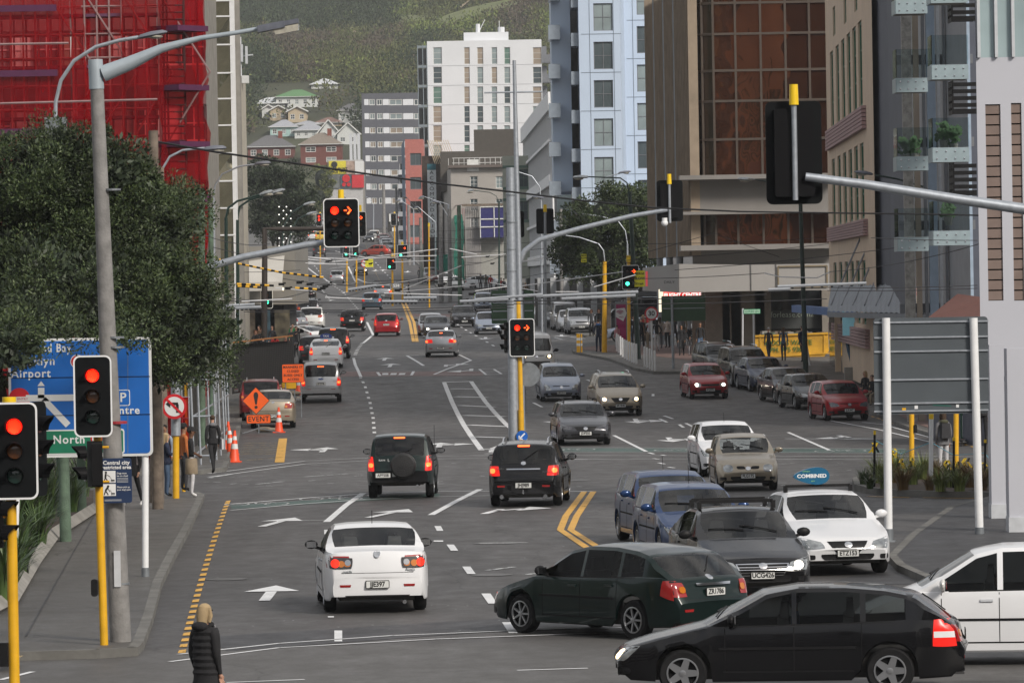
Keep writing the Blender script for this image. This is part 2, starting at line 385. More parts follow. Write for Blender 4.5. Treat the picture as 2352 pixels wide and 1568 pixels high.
line(wm,[(834,1133),(795,1160),(750,1199)],.17);line(wm,[(1102,1124),(1050,1150),(990,1183)],.17)
line(wm,[(530,1158),(700,1144),(840,1134),(1010,1128),(1300,1128),(1362,1129)],.13)
line(wm,[(530,1172),(700,1157),(840,1147),(1000,1141),(1130,1138)],.1)
line(wm,[(390,1520),(640,1488),(1000,1468),(1350,1455),(1700,1450),(2352,1452)],.1);line(wm,[(410,1503),(640,1478),(900,1460),(1300,1444),(1700,1436)],.1)
line(wm,[(1188,1540),(1350,1535)],.1);line(wm,[(520,1568),(700,1561)],.1);line(wm,[(0,1562),(75,1543)],.1)
line(wm,[(478,1096),(700,1066),(900,1055),(1110,1053),(1350,1055)],.09);line(wm,[(478,1088),(700,1059),(900,1049),(1130,1046),(1300,1046),(2270,1049)],.09)
line(wm,[(1300,1056),(1500,1054),(2200,1056)],.09);line(wm,[(1290,1028),(1600,1029),(2080,1031)],.09);line(wm,[(1290,1038),(1600,1038),(2080,1041)],.09)
line(wm,[(1410,1000),(1484,1037)],.13);line(wm,[(1810,993),(1905,1034)],.13);line(wm,[(1980,970),(2030,975),(2200,1022),(2140,1016),(2010,985),(1900,965)],.1)
line(wm,[(2072,1140),(1990,1140)],.09)
for(x0,y0,x1,y1)in[(1580,1037,1600,1041),(1560,975,1570,982),(1450,925,1466,935),(1525,955,1546,962),(1575,972,1597,983),(1600,988,1640,1010),(1348,872,1368,880),(1225,925,1245,935),(1500,905,1500,910),(1515,962,1532,970),(1500,1053,1512,1055),(1513,1063,1526,1066),(1535,1073,1549,1075),(1540,1083,1551,1086),(1520,1045,1530,1047),(1490,1040,1502,1043),(1470,792,1512,800),(1273,775,1292,780),(1310,774,1345,778)]:
 line(wm,[(x0,y0),(x1,y1)],.12)
dashes(wm,[(860,995),(857,960),(850,925),(838,885),(828,868)],.13,1.8,3.4)
line(wm,[(829,866),(816,838),(812,822)],.15);dashes(wm,[(816,815),(820,805),(832,788)],.2,1.2,2.2)
line(wm,[(833,789),(857,769),(843,740)],.16);dashes(wm,[(836,725),(790,672),(740,632),(705,590)],.14,3,6)
dashes(wm,[(760,690),(735,660),(700,640)],.14,3,6);dashes(wm,[(935,660),(890,632),(860,600)],.14,3,6);dashes(wm,[(1135,795),(1060,752),(1030,730)],.14,3,6)
line(wm,[(935,817),(973,840)],.16);line(wm,[(1055,815),(1082,828),(997,860),(1125,860)],.14);line(wm,[(1055,815),(1022,813),(780,822)],.12)
line(wm,[(1020,878),(1106,1034)],.2);line(wm,[(1082,876),(1208,1012)],.2)
for(x0,y0,x1,y1)in[(1020,878,1082,876),(1036,893,1096,893),(1046,911,1117,913),(1056,931,1133,935),(1066,954,1160,957),(1077,976,1170,980),(1090,1003,1180,1006),(1104,1032,1190,1030)]:
 line(wm,[(x0,y0),(x1,y1)],.42)
line(wm,[(1160,846),(1101,848),(1117,861),(1152,859),(1134,848)],.12);line(wm,[(1110,855),(1145,853)],.1)
line(wm,[(867,855),(950,853),(945,862),(873,863),(867,855)],.14);line(wm,[(885,857),(885,861)],.3);line(wm,[(905,857),(903,861)],.3);line(wm,[(925,857),(922,861)],.3)
line(wm,[(1115,1042),(1145,1042),(1135,1030),(1170,1018)],.3)
for(x0,y0,x1,y1)in[(735,632,775,655),(775,655,820,650),(800,612,820,650),(757,617,800,612),(758,622,803,620),(765,630,808,629),(770,638,812,638),(735,637,700,610)]:
 line(wm,[(x0,y0),(x1,y1)],.2)
line(wm,[(820,640),(842,649),(880,652)],.35);line(wm,[(1300,780),(1240,785),(1200,788)],.1);line(wm,[(700,797),(1000,790),(1180,787)],.1)
for x in range(6):line(wm,[(1385-x*26,774-x*7),(1372-x*26,771-x*7)],.12)
tag(wm. build('white_road_markings',[WPAINT]),kind='structure')
ww=MB()
rd=random. Random(4)
for _ in range(70):
 x=rd. uniform(450,2250);y=rd. uniform(1040,1120)if _%3 else rd. uniform(780,835)
 if y<900:x=rd. uniform(760,1330)
 l=rd. uniform(8,45);line(ww,[(x,y),(x+l,y-rd. uniform(-1,2))],.08,up=.010)
for(x0,y0,x1,y1)in[(480,1098,530,1089),(590,1112,650,1106),(700,1095,800,1088),(1048,1019,1092,1016),(850,1021,900,1018),(690,885,700,886),(640,1197,755,1194),(1500,1110,1560,1110),(1208,1320,1262,1313),(1450,1230,1480,1215),(1100,1248,1220,1246),(1120,1310,1180,1302)]:
 line(ww,[(x0,y0),(x1,y1)],.16,up=.010)
for _ in range(160):
 x=rd. uniform(470,1400);y=rd. uniform(880,1450);line(ww,[(x,y),(x+rd. uniform(1,6),y)],.05,up=.010)
tag(ww. build('faded_road_markings',[WWORN]),kind='structure')
ym=MB()
line(ym,[(1342,1129),(1300,1185),(1287,1217),(1345,1256),(1420,1300)],.16);line(ym,[(1363,1129),(1325,1185),(1311,1217),(1366,1252),(1450,1300)],.16)
line(ym,[(924,695),(941,740),(950,785)],.2);line(ym,[(931,695),(951,740),(958,785)],.2)
line(ym,[(650,1007),(642,1062)],.3)
for i in range(33):
 t=i/32;y=1153+(1497-1153)*(t**1.25);x=524-(y-1153)*.305-6*math. sin(t*3);h=3.4+3.2*t
 blob(ym,[(x-5-2*t,y-h/2),(x+6+4*t,y-h/2-2),(x+4+4*t,y+h/2-1),(x-7-3*t,y+h/2)])
dashes(ym,[(1372,813),(1410,822),(1455,842),(1490,857)],.1,.9,.8);dashes(ym,[(1975,948),(2020,962),(2240,1028)],.1,1.0,1.0)
line(ym,[(2120,1143),(2250,1145)],.1);line(ym,[(1990,1140),(2090,1143)],.1)
tag(ym. build('yellow_road_markings',[YPAINT]),kind='structure')
yw=MB()
for k in range(6):
 for j in range(3):line(yw,[(560+j*28-k*1.5,1018+k*5),(584+j*28-k*1.5,1017+k*5)],.22,up=.011)
line(yw,[(560,1058),(650,1050)],.12)
dashes(yw,[(905,690),(870,640),(850,600),(840,560)],.12,3,3)
line(yw,[(1150,600),(1190,640)],.1)
blob(yw,[(0,1530),(55,1526),(25,1542),(0,1545)],up=.14)
tag(yw. build('faded_yellow_road_markings',[YWORN]),kind='structure')
ar=MB()
def arrow(x,y,kind='s',L_=4.2,W_=.85,flip=False,yaw=0.0):
 c=gr(x,y);rot=Matrix. Rotation(R(yaw),2)
 def put(poly):
  q=[rot@Vector(p)for p in poly];sheet(ar,[(c. x+p. x,c. y+p. y)for p in q],.013,300)
 s=-1 if flip else 1
 h=L_/2
 if kind in('s','sl','sr'):
  put([(-.1,-h*s),(.1,-h*s),(.1,.25*h*s),(-.1,.25*h*s)]);put([(-W_/2,.2*h*s),(W_/2,.2*h*s),(0,h*s)])
 if kind in('sl','sr','l','r'):
  k=1 if kind. endswith('r')else-1
  if kind in('l','r'):put([(-.1,-h*s),(.1,-h*s),(.1,0.1*s),(-.1,0.1*s)])
  put([(0,-.45*h*s),(k*.55,0),(k*.55,.22*h*s),(0,-.2*h*s)]);put([(k*.5,-.35*h*s),(k*.5,.55*h*s),(k*1.2,.15*h*s)])
arrow(621,1362,'s',4.4,1.0);arrow(640,1199,'s',4.2,1.0,yaw=-8);arrow(893,1179,'s',4.2,1.0,yaw=-12);arrow(1150,1170,'r',4.6,1.0,yaw=-10)
arrow(745,1033,'sl',4.8,.95);arrow(1010,1022,'sr',4.8,.95);arrow(1130,1034,'r',4,.8)
arrow(897,839,'s',5.5,1.1);arrow(884,825,'s',5.5,1.0);arrow(1025,838,'r',5.5,1.0);arrow(1082,852,'l',5.5,1.1,True)
arrow(1462,967,'sr',4.6,.95,True);arrow(1540,1010,'sr',4.8,1.0,True);arrow(1272,967,'s',4.6,.9,True);arrow(1950,1005,'l',4.6,1.0,True,5);arrow(1925,1008,'s',4,.8,True,60)
arrow(1290,771,'s',5.5,1.1,True);arrow(1115,777,'s',5.5,1.1,True);arrow(1200,775,'l',5.5,1.1,True)
arrow(760,690,'s',6,1.1);arrow(880,621,'s',6,1.1);arrow(862,621,'s',6,1.1,True);arrow(936,624,'s',6,1.1,True);arrow(790,672,'s',6,1.1)
arrow(1512,720,'s',5,1,True)
tag(ar. build('lane_arrows',[WPAINT]),kind='structure')
pj=MB()
for y in(1180,1222,1275,1345,1420):line(pj,[(60,y+6),(420-(y-1180)*.33,y)],.025,up=.142)
line(pj,[(215,1200),(60,1480)],.025,up=.142)
tag(pj. build('pavement_joints',[ASPH2]),kind='structure')
bk=MB()
def bike(x,y):
 c=gr(x,y)
 for sx in(-.5,.5):
  ring=[(c. x+sx+.3*math. cos(a),c. y+.75*math. sin(a))for a in[i*math. pi/6 for i in range(13)]]
  line(bk,ring,.06,up=.014,px=False)
 line(bk,[(c. x-.5,c. y),(c. x-.1,c. y+.9),(c. x+.5,c. y)],.06,up=.014,px=False);line(bk,[(c. x-.1,c. y+.9),(c. x,c. y),(c. x+.4,c. y+1.1)],.06,up=.014,px=False)
for x,y in[(590,1158),(760,1146),(850,1140),(1310,1033),(1560,1034),(1930,1036)]:bike(x,y)
tag(bk. build('bicycle_symbols',[WWORN]),kind='structure')
mh=MB()
for x,y,r in[(900,1031,.35),(1140,1247,.5),(1320,1103,.45),(1130,1320,.4),(1375,1055,.4),(1680,1165,.4),(1000,1004,.4),(890,880,.4),(1550,1140,.35),(520,1330,.4)]:
 c=gr(x,y);mh. add([(c. x+r*math. cos(a*math. pi/8),c. y+r*math. sin(a*math. pi/8),c. z+.009)for a in range(16)],[tuple(range(16))])
tag(mh. build('manhole_covers',[mat('worn iron',(.13,.125,.12),.5,.6,var=.3,scale=8)]),kind='structure')
def paint(name,col,metal=.35,rough=.28):
 return mat('car paint '+name,col,rough,metal,var=.05,scale=1.2,coat=.5,spec=.2)
PT=dict(white=paint('white',(.68,.69,.71),0,.3),silver=paint('silver',(.4,.41,.43),.7),grey=paint('grey',(.07,.072,.08),.6),dgrey=paint('dark grey',(.035,.036,.04),.5),black=paint('black',(.004,.004,.005),0,.25),red=paint('red',(.3,.012,.018),.25),dred=paint('dark red',(.13,.012,.014),.3),blue=paint('blue',(.012,.04,.125),.4),nblue=paint('navy',(.012,.022,.06),.4),green=paint('dark green',(.003,.012,.011),.2),champ=paint('champagne',(.36,.31,.24),.6),bluegrey=paint('blue grey',(.13,.19,.24),.5),yellow=paint('yellow',(.6,.42,.05),0),pearl=paint('pearl',(.6,.6,.58),.1),paleblue=paint('pale silver blue',(.3,.34,.42),.6),orange=paint('orange red',(.35,.04,.02),.2),van=paint('van white',(.66,.66,.66),0,.4),dark2=paint('dark blue green',(.012,.04,.042),.3))
CG=glass('car glass',(.48,.5,.5),1,.03,1.5);CGD=glass('tinted car glass',(.05,.055,.055),.9,.03,1.5)
CGS=glass('side car glass',(.3,.32,.32),.65,.03,1.3)
INT=mat('car interior',(.06,.058,.055),.8,var=.2);SEATM=mat('seat fabric',(.08,.08,.085),.9,var=.2);SEATL=mat('light seat fabric',(.22,.22,.22),.9,var=.1)
CHROME=mat('chrome',(.62,.63,.65),.15,1.0,var=.05);ALLOY=mat('alloy wheel',(.42,.43,.45),.3,.85,var=.08)
TAILOFF=mat('tail lamp plastic',(.28,.008,.008),.18,var=.1,coat=1.0);AMBER=mat('amber lamp plastic',(.5,.15,.01),.2,coat=1)
TAILON=mat('lit tail lamp',(.6,.01,.005),.3,emit=1.6,emitcol=(1,.02,.008));TAILMID=mat('dim tail lamp',(.5,.01,.005),.3,emit=.4,emitcol=(1,.01,.005))
BRKHOT=mat('lit brake lamp core',(.9,.1,.02),.3,emit=3.2,emitcol=(1,.10,.02))
LAMPOFF=mat('headlamp lens',(.32,.34,.35),.08,.55,var=.5,scale=9,coat=1.0);LAMPD=mat('smoked headlamp',(.1,.1,.11),.08,.6,var=.5,scale=9,coat=1)
LAMPON=mat('lit headlamp',(.9,.7,.4),.3,emit=5,emitcol=(1,.72,.38));LAMPWH=mat('lit white headlamp',(.9,.9,.8),.3,emit=6,emitcol=(1,.88,.7));INDON=mat('lit indicator',(.9,.3,.02),.3,emit=4,emitcol=(1,.3,.03))
PLATE=mat('number plate white',(.62,.63,.62),.5,var=.05);PLBLK=mat('plate black',(.012,.012,.012),.6)
SPECS={'sedan':dict(L=4.5,W=1.75,H=1.46,wb=2.64,r=.315,gc=.2,top=[(2.25,.46),(2.22,.62),(2.1,.7),(1.75,.8),(1.2,.93),(.98,.98),(.22,1.41),(-.1,1.46),(-.7,1.455),(-1.0,1.41),(-1.62,1.1),(-1.75,1.07),(-2.15,1.06),(-2.2,1.0),(-2.24,.75),(-2.25,.55)],belt=[(1.05,.93),(0,.93),(-1.3,.98),(-1.7,1.0)],ws=(.96,.25),rw=(-1.02,-1.58),side=[(.75,-.02),(-.08,-1.0),(-1.05,-1.3)],rearf=1.04),'hatch':dict(L=4.0,W=1.68,H=1.5,wb=2.5,r=.3,gc=.19,top=[(2.0,.46),(1.98,.62),(1.86,.74),(1.55,.86),(1.1,.96),(.95,1.0),(.3,1.42),(-.05,1.5),(-.9,1.49),(-1.5,1.44),(-1.62,1.38),(-1.82,1.0),(-1.9,.92),(-1.95,.7),(-2.0,.64),(-2.0,.5)],belt=[(1.05,.95),(0,.95),(-1.4,1.02),(-1.9,1.0)],ws=(.93,.33),rw=(-1.56,-1.83),side=[(.78,.02),(-.05,-.82),(-.9,-1.35)],rearf=.98),'wagon':dict(L=4.4,W=1.72,H=1.45,wb=2.61,r=.31,gc=.19,top=[(2.2,.45),(2.18,.6),(2.05,.7),(1.7,.8),(1.2,.91),(1.0,.95),(.28,1.37),(-.1,1.44),(-1.0,1.45),(-1.75,1.4),(-1.85,1.36),(-2.05,.98),(-2.12,.92),(-2.15,.7),(-2.2,.64),(-2.2,.5)],belt=[(1.05,.91),(0,.92),(-1.4,.96),(-2.1,.96)],ws=(.98,.32),rw=(-1.8,-2.06),side=[(.78,-.02),(-.08,-.92),(-1.0,-1.62)],rearf=.96),'fast':dict(L=4.4,W=1.72,H=1.44,wb=2.61,r=.31,gc=.19,top=[(2.2,.45),(2.18,.58),(2.05,.68),(1.7,.79),(1.25,.9),(1.08,.94),(.3,1.36),(-.1,1.43),(-.7,1.43),(-1.2,1.385),(-1.5,1.32),(-1.6,1.28),(-2.0,.97),(-2.1,.92),(-2.14,.7),(-2.2,.63),(-2.2,.5)],belt=[(1.12,.9),(0,.91),(-1.4,.96),(-2.1,.96)],ws=(1.06,.34),rw=(-1.55,-2.0),side=[(.84,-.02),(-.08,-.88),(-.95,-1.45)],rearf=.95),'mpv':dict(L=4.5,W=1.78,H=1.62,wb=2.8,r=.315,gc=.19,top=[(2.25,.48),(2.22,.66),(2.1,.78),(1.8,.9),(1.45,1.02),(1.3,1.07),(.5,1.52),(.15,1.6),(-1.0,1.62),(-1.85,1.56),(-1.98,1.5),(-2.12,1.05),(-2.18,.96),(-2.2,.72),(-2.25,.66),(-2.25,.5)],belt=[(1.35,.99),(0,1.0),(-1.4,1.03),(-2.1,1.03)],ws=(1.28,.52),rw=(-1.95,-2.13),side=[(1.0,.2),(.12,-.85),(-.95,-1.8)],rearf=.98),'suv':dict(L=4.5,W=1.8,H=1.7,wb=2.62,r=.36,gc=.28,top=[(2.25,.58),(2.22,.78),(2.12,.92),(1.8,1.02),(1.25,1.1),(1.08,1.13),(.45,1.58),(.1,1.68),(-.9,1.7),(-1.8,1.66),(-1.92,1.6),(-2.08,1.12),(-2.15,1.04),(-2.18,.78),(-2.25,.7),(-2.25,.58)],belt=[(1.15,1.07),(0,1.08),(-1.4,1.12),(-2.1,1.12)],ws=(1.06,.47),rw=(-1.88,-2.09),side=[(.9,.05),(-.02,-.9),(-1.0,-1.75)],rearf=1.0),'smallsuv':dict(L=4.0,W=1.7,H=1.66,wb=2.3,r=.35,gc=.34,top=[(2.0,.6),(1.98,.78),(1.88,.9),(1.5,1.0),(1.05,1.06),(.9,1.1),(.4,1.56),(.1,1.63),(-.9,1.66),(-1.6,1.63),(-1.72,1.57),(-1.82,1.12),(-1.88,1.04),(-1.9,.82),(-2.0,.78),(-2.0,.6)],belt=[(1.0,1.04),(0,1.05),(-1.4,1.08),(-1.9,1.08)],ws=(.88,.42),rw=(-1.68,-1.83),side=[(.75,-.05),(-.12,-.85),(-.95,-1.5)],rearf=1.0),'lift':dict(L=4.45,W=1.725,H=1.49,wb=2.7,r=.305,gc=.18,top=[(2.22,.44),(2.2,.6),(2.1,.7),(1.75,.84),(1.4,.94),(1.25,.98),(.35,1.42),(-.1,1.49),(-.6,1.47),(-1.3,1.36),(-1.95,1.15),(-2.02,1.1),(-2.1,.95),(-2.16,.72),(-2.22,.62),(-2.22,.5)],belt=[(1.3,.93),(0,.95),(-1.4,1.03),(-2.1,1.05)],ws=(1.22,.38),rw=(-.85,-1.92),side=[(.98,-.05),(-.12,-1.0),(-1.06,-1.5)],rearf=1.0),'van':dict(L=4.9,W=1.75,H=2.0,wb=2.7,r=.34,gc=.22,top=[(2.45,.5),(2.43,.8),(2.36,1.0),(2.22,1.12),(2.15,1.17),(1.72,1.82),(1.5,1.95),(1.0,2.0),(-1.0,2.0),(-2.2,1.98),(-2.3,1.9),(-2.4,1.15),(-2.42,1.0),(-2.45,.7),(-2.45,.5)],belt=[(2.2,1.09),(0,1.12),(-2.4,1.12)],ws=(2.14,1.74),rw=(-2.31,-2.4),side=[(1.95,1.1),(.95,-.2),(-.3,-1.4)],rearf=1.0),'pickup':dict(L=5.1,W=1.79,H=1.75,wb=3.0,r=.37,gc=.32,top=[(2.55,.6),(2.52,.82),(2.4,.95),(2.1,1.04),(1.5,1.12),(1.35,1.15),(.75,1.6),(.4,1.72),(-.5,1.75),(-.9,1.75),(-2.2,1.74),(-2.33,1.68),(-2.46,1.16),(-2.5,1.1),(-2.53,.7),(-2.55,.62)],belt=[(1.4,1.08),(0,1.09),(-2.5,1.1)],ws=(1.33,.77),rw=(-2.32,-2.47),side=[(1.15,.3),(.22,-.65),(-.8,-2.1)],rearf=1.0),}
def interp(pts,y):
 pts=sorted(pts,key=lambda p:-p[0])
 if y>=pts[0][0]:return pts[0][1]
 for(a,za),(b,zb)in zip(pts,pts[1:]):
  if y>=b:return za+(zb-za)*((a-y)/(a-b)if a!=b else 1)
 return pts[-1][1]
_shell={}
def shell(kind,dx=0.0):
 if kind in _shell:return _shell[kind]
 S=SPECS[kind];Lh=S['L']/2;W=S['W']/2;H=S['H'];ax=[S['wb']/2+.02,-S['wb']/2+.02]
 off=.06 if kind!='van' else-.25
 ax=[a-off for a in ax]if kind in('van',)else[a+.04 for a in ax]
 ra=S['r']+.055
 ys=set(round(p[0],3)for p in S['top'])|{round(v,3)for p in S['side']for v in p}|{round(v,3)for v in S['ws']+S['rw']}
 for a in ax:
  for k in range(-10,11):ys. add(round(a+ra*math. sin(k*math. pi/20),3))
  ys|={round(a+ra+.01,3),round(a-ra-.01,3)}
 y=-Lh
 while y<Lh:ys. add(round(y,3));y+=.16
 ys=sorted(v for v in ys if-Lh<=v<=Lh);out=[ys[0]]
 keep=set(round(v,3)for p in S['side']for v in p)|{round(v,3)for v in S['ws']+S['rw']}
 for v in ys[1:]:
  if v-out[-1]>.018:out. append(v)
  elif v in keep:out[-1]=v
 ys=out
 def top(y):return(interp(S['top'],y)*2+interp(S['top'],y+.03)+interp(S['top'],y-.03))/4
 belt0,beltN=S['belt'][0][0],S['belt'][-1][0]
 rows=[]
 for y in ys:
  zt=top(y);f=abs(y)/Lh;tp=1.0
  e=max(0,(abs(y)-(Lh-.75))/.75);tp=1-.2*e**2.6 if y>0 else 1-.15*e**3.2
  wv=W*tp;z0=S['gc']+.04*e
  if e>.85:z0+=.06
  arch=0
  for a in ax:
   if abs(y-a)<ra:arch=max(arch,math. sqrt(ra*ra-(y-a)**2)+S['r'])
  zb=min(interp(S['belt'],y),zt-.045)
  z0=min(max(z0,arch),zb-.16)
  h=zt-zb;tum=.30*min(1,h/.5)*(.62 if kind in('van','pickup','suv','smallsuv')else .85)
  cab=min(1,max(0,(h-.06)/.3))
  wr=wv*(.955)-tum*.62*min(h,.6)/.5 if h>.1 else wv*.94
  z2=max(S['gc']+.2,z0+.03);z3=max(.44*(zb+z0)+.08,z0+.07);fl=.012 if arch else 0
  pr=[(wv*.965,z0),(wv*.99+fl,z0+.025),(wv*1.0+fl,z2),(wv*1.0+fl*.6,z3),(wv*.985,zb-.07),(wv*.962,zb)]
  up1=(wv*.945,zb+.012)
  t6=zt-(.085 if cab>.5 else .03+.05*cab);t7=zt-(.035 if cab>.5 else .018)
  pr+=[up1,(wr+.01*cab,max(t6,zb+.014)),(wr-.05-(.13 if kind in('sedan','hatch','lift')else .07)*(1-cab),max(t7,zb+.018)),(wr*.62,zt-.012),(wr*.3,zt-.003),(0,zt)]
  pc=[]
  for i,(x,z)in enumerate(pr):
   q=x/W;bw=.13 if y>0 else .09;bow=bw*(1-q*q)-bw*.5
   k=e if i<6 else max(e,cab if cab<.999 else 0)
   if i>=6:k=1 if(S['ws'][1]-.25<y)or(y<S['rw'][0]+.1)else 0
   sgn=1 if y>0 else-1
   yy=y+sgn*bow*(k if i>=6 else e)
   pc. append((x,yy,z))
  rows. append(pc)
 nc=len(rows[0]);cols=2*nc-1
 V=[]
 for r in rows:
  V+=[(-x,y,z)for x,y,z in r]+[(x,y,z)for x,y,z in reversed(r[:-1])]
 body=MB();body. v=V;parts={'windscreen':[],'rear_window':[],'sl':{},'sr':{}}
 def colr(j):return j if j<nc-1 else cols-2-j
 for i in range(len(ys)-1):
  ym=(ys[i]+ys[i+1])/2
  for j in range(cols-1):
   f=(i*cols+j,i*cols+j+1,(i+1)*cols+j+1,(i+1)*cols+j);c=colr(j);reg=None
   if c>=8 and S['ws'][1]<ym<S['ws'][0]:reg='windscreen'
   elif c>=8 and S['rw'][1]<ym<S['rw'][0]:reg='rear_window'
   elif c==6:
    h=top(ym)-interp(S['belt'],ym)
    for k,(a,b)in enumerate(S['side']):
     if b<ym<a and h>.2:reg=('sl' if j<nc else 'sr',k)
   if reg is None:body. f. append(f);body. m. append(0)
   elif isinstance(reg,tuple):parts[reg[0]]. setdefault(reg[1],[]). append(f)
   else:parts[reg]. append(f)
 body. f. append(tuple(reversed(range(cols))));body. m. append(0)
 n0=(len(ys)-1)*cols;body. f. append(tuple(n0+j for j in range(cols)));body. m. append(0)
 bvh=BVHTree. FromPolygons([Vector(v)for v in V],body. f+parts['windscreen']+parts['rear_window']+[f for d in(parts['sl'],parts['sr'])for l in d. values()for f in l])
 _shell[kind]=(S,body,parts,bvh,ax,V);return _shell[kind]
def sub(V,faces,nrm=0.0):
 idx={};vs=[];fs=[]
 for f in faces:
  q=[]
  for i in f:
   if i not in idx:idx[i]=len(vs);vs. append(V[i])
   q. append(idx[i])
  fs. append(tuple(q))
 m=MB();m. add(vs,fs);return m
def patch(bvh,corners,axis,sgn,nu=8,nv=4,off=.008,mi=0,mb=None,rnd=0.0,S=None,thick=.012):
 """bilinear quad patch laid on the body: axis 'y' -> corners are (x,z), cast from sgn*y ; axis 'x' -> corners (y,z)"""
 mb=mb or MB();base=[];Lh=6;S_LIM=max(1.3,max(abs(v_. y)for v_ in(bvh. find_nearest(Vector((0,9,.6)))[0],bvh. find_nearest(Vector((0,-9,.6)))[0]))-.75)
 a,b,c,d=[Vector(p)for p in corners];ok={}
 for i in range(nu+1):
  for j in range(nv+1):
   u,v=i/nu,j/nv
   if rnd:
    uu,vv=2*u-1,2*v-1
    uu2=uu*(1-rnd*(1-math. sqrt(1-vv*vv*.5)));vv2=vv*(1-rnd*(1-math. sqrt(1-uu*uu*.5)));u,v=(uu2+1)/2,(vv2+1)/2
   p=a*(1-u)*(1-v)+b*u*(1-v)+c*u*v+d*(1-u)*v
   o=Vector((p. x,sgn*Lh,p. y))if axis=='y' else Vector((sgn*Lh,p. x,p. y));dr=Vector((0,-sgn,0))if axis=='y' else Vector((-sgn,0,0))
   hit=bvh. ray_cast(o,dr)
   kx=1.0
   while(hit[0]is None or abs(hit[0]. y)<S_LIM)and kx>.6 and axis=='y':
    kx-=.01;hit=bvh. ray_cast(Vector((p. x*kx,sgn*Lh,p. y)),dr)
   if hit[0]is None:
    h2=bvh. find_nearest(Vector((p. x,sgn*2.1,p. y))if axis=='y' else Vector((sgn*.8,p. x,p. y)));q=h2[0]
   else:q=hit[0]
   base. append(tuple(q-dr*off))
 k=len(base);back=[tuple(Vector(q)+(Vector((0,-sgn,0))if axis=='y' else Vector((-sgn,0,0)))*thick)for q in base]
 fs=[];fl=(axis=='y')==(sgn>0)
 for i in range(nu):
  for j in range(nv):
   q=(i*(nv+1)+j,(i+1)*(nv+1)+j,(i+1)*(nv+1)+j+1,i*(nv+1)+j+1);fs. append(q if not fl else q[::-1])
 rim=[i*(nv+1)for i in range(nu+1)]+[nu*(nv+1)+j for j in range(1,nv+1)]+[i*(nv+1)+nv for i in reversed(range(nu))]+[j for j in reversed(range(1,nv))]
 for x,y in zip(rim,rim[1:]+rim[:1]):fs. append((x,y,y+k,x+k))
 return mb. add(base+back,fs,mi)
_wheel={}
def wheel_meshes(r,style='alloy'):
 k=(round(r,3),style)
 if k in _wheel:return _wheel[k]
 Mx=Matrix. Rotation(R(90),4,'Y');w_=.205;ri=r*.66
 t=MB();t. lathe([(ri,-w_/2+.01),(r-.03,-w_/2),(r-.008,-w_/2+.025),(r,-w_/2+.05),(r,w_/2-.05),(r-.008,w_/2-.025),(r-.03,w_/2),(ri,w_/2-.01),(ri-.02,0)],28,M=Mx)
 tm=t. mesh('tyre',[RUBBER],True,50)
 h=MB();h. lathe([(ri,-w_/2+.012),(ri,w_/2-.012),(ri-.015,w_/2-.006),(ri-.02,w_/2-.03),(ri-.03,w_/2-.05),(.03,w_/2-.06)],28,M=Mx,mi=1)
 n={'alloy':5,'multi':7,'steel':0,'star':5}[style]
 h. lathe([(ri-.004,w_/2-.03),(ri,w_/2+.002),(ri-.018,w_/2+.004),(ri-.024,w_/2-.02)],28,M=Mx,cap=False)
 if n:
  wd=ri*(.5 if style=='star' else .26 if n==5 else .16)
  for i in range(n):
   a=2*math. pi*i/n;d=Vector((0,math. cos(a),math. sin(a)));p=Vector((0,-math. sin(a),math. cos(a)));x=Vector((1,0,0))
   o=w_/2
   vs=[d*ri*.12+p*wd*.5+x*(o-.008),d*ri*.12-p*wd*.5+x*(o-.008),d*(ri-.01)-p*wd*.36+x*(o-.004),d*(ri-.01)+p*wd*.36+x*(o-.004)]
   vs+=[v-x*.03 for v in vs];h. add(vs,[(0,1,2,3),(0,4,5,1),(1,5,6,2),(2,6,7,3),(3,7,4,0)])
 else:
  h. lathe([(ri-.02,w_/2-.015),(ri*.75,w_/2+.002),(ri*.3,w_/2-.012),(.02,w_/2-.01)],20,M=Mx)
 h. lathe([(ri*.2,w_/2-.03),(ri*.2,w_/2+.004),(.02,w_/2+.008)],12,M=Mx)
 hm=h. mesh('rim',[ALLOY,BLACKM],True,35);_wheel[k]=(tm,hm);return _wheel[k]
_cc={}
def cached(key,fn):
 if key not in _cc:_cc[key]=fn()
 return _cc[key]
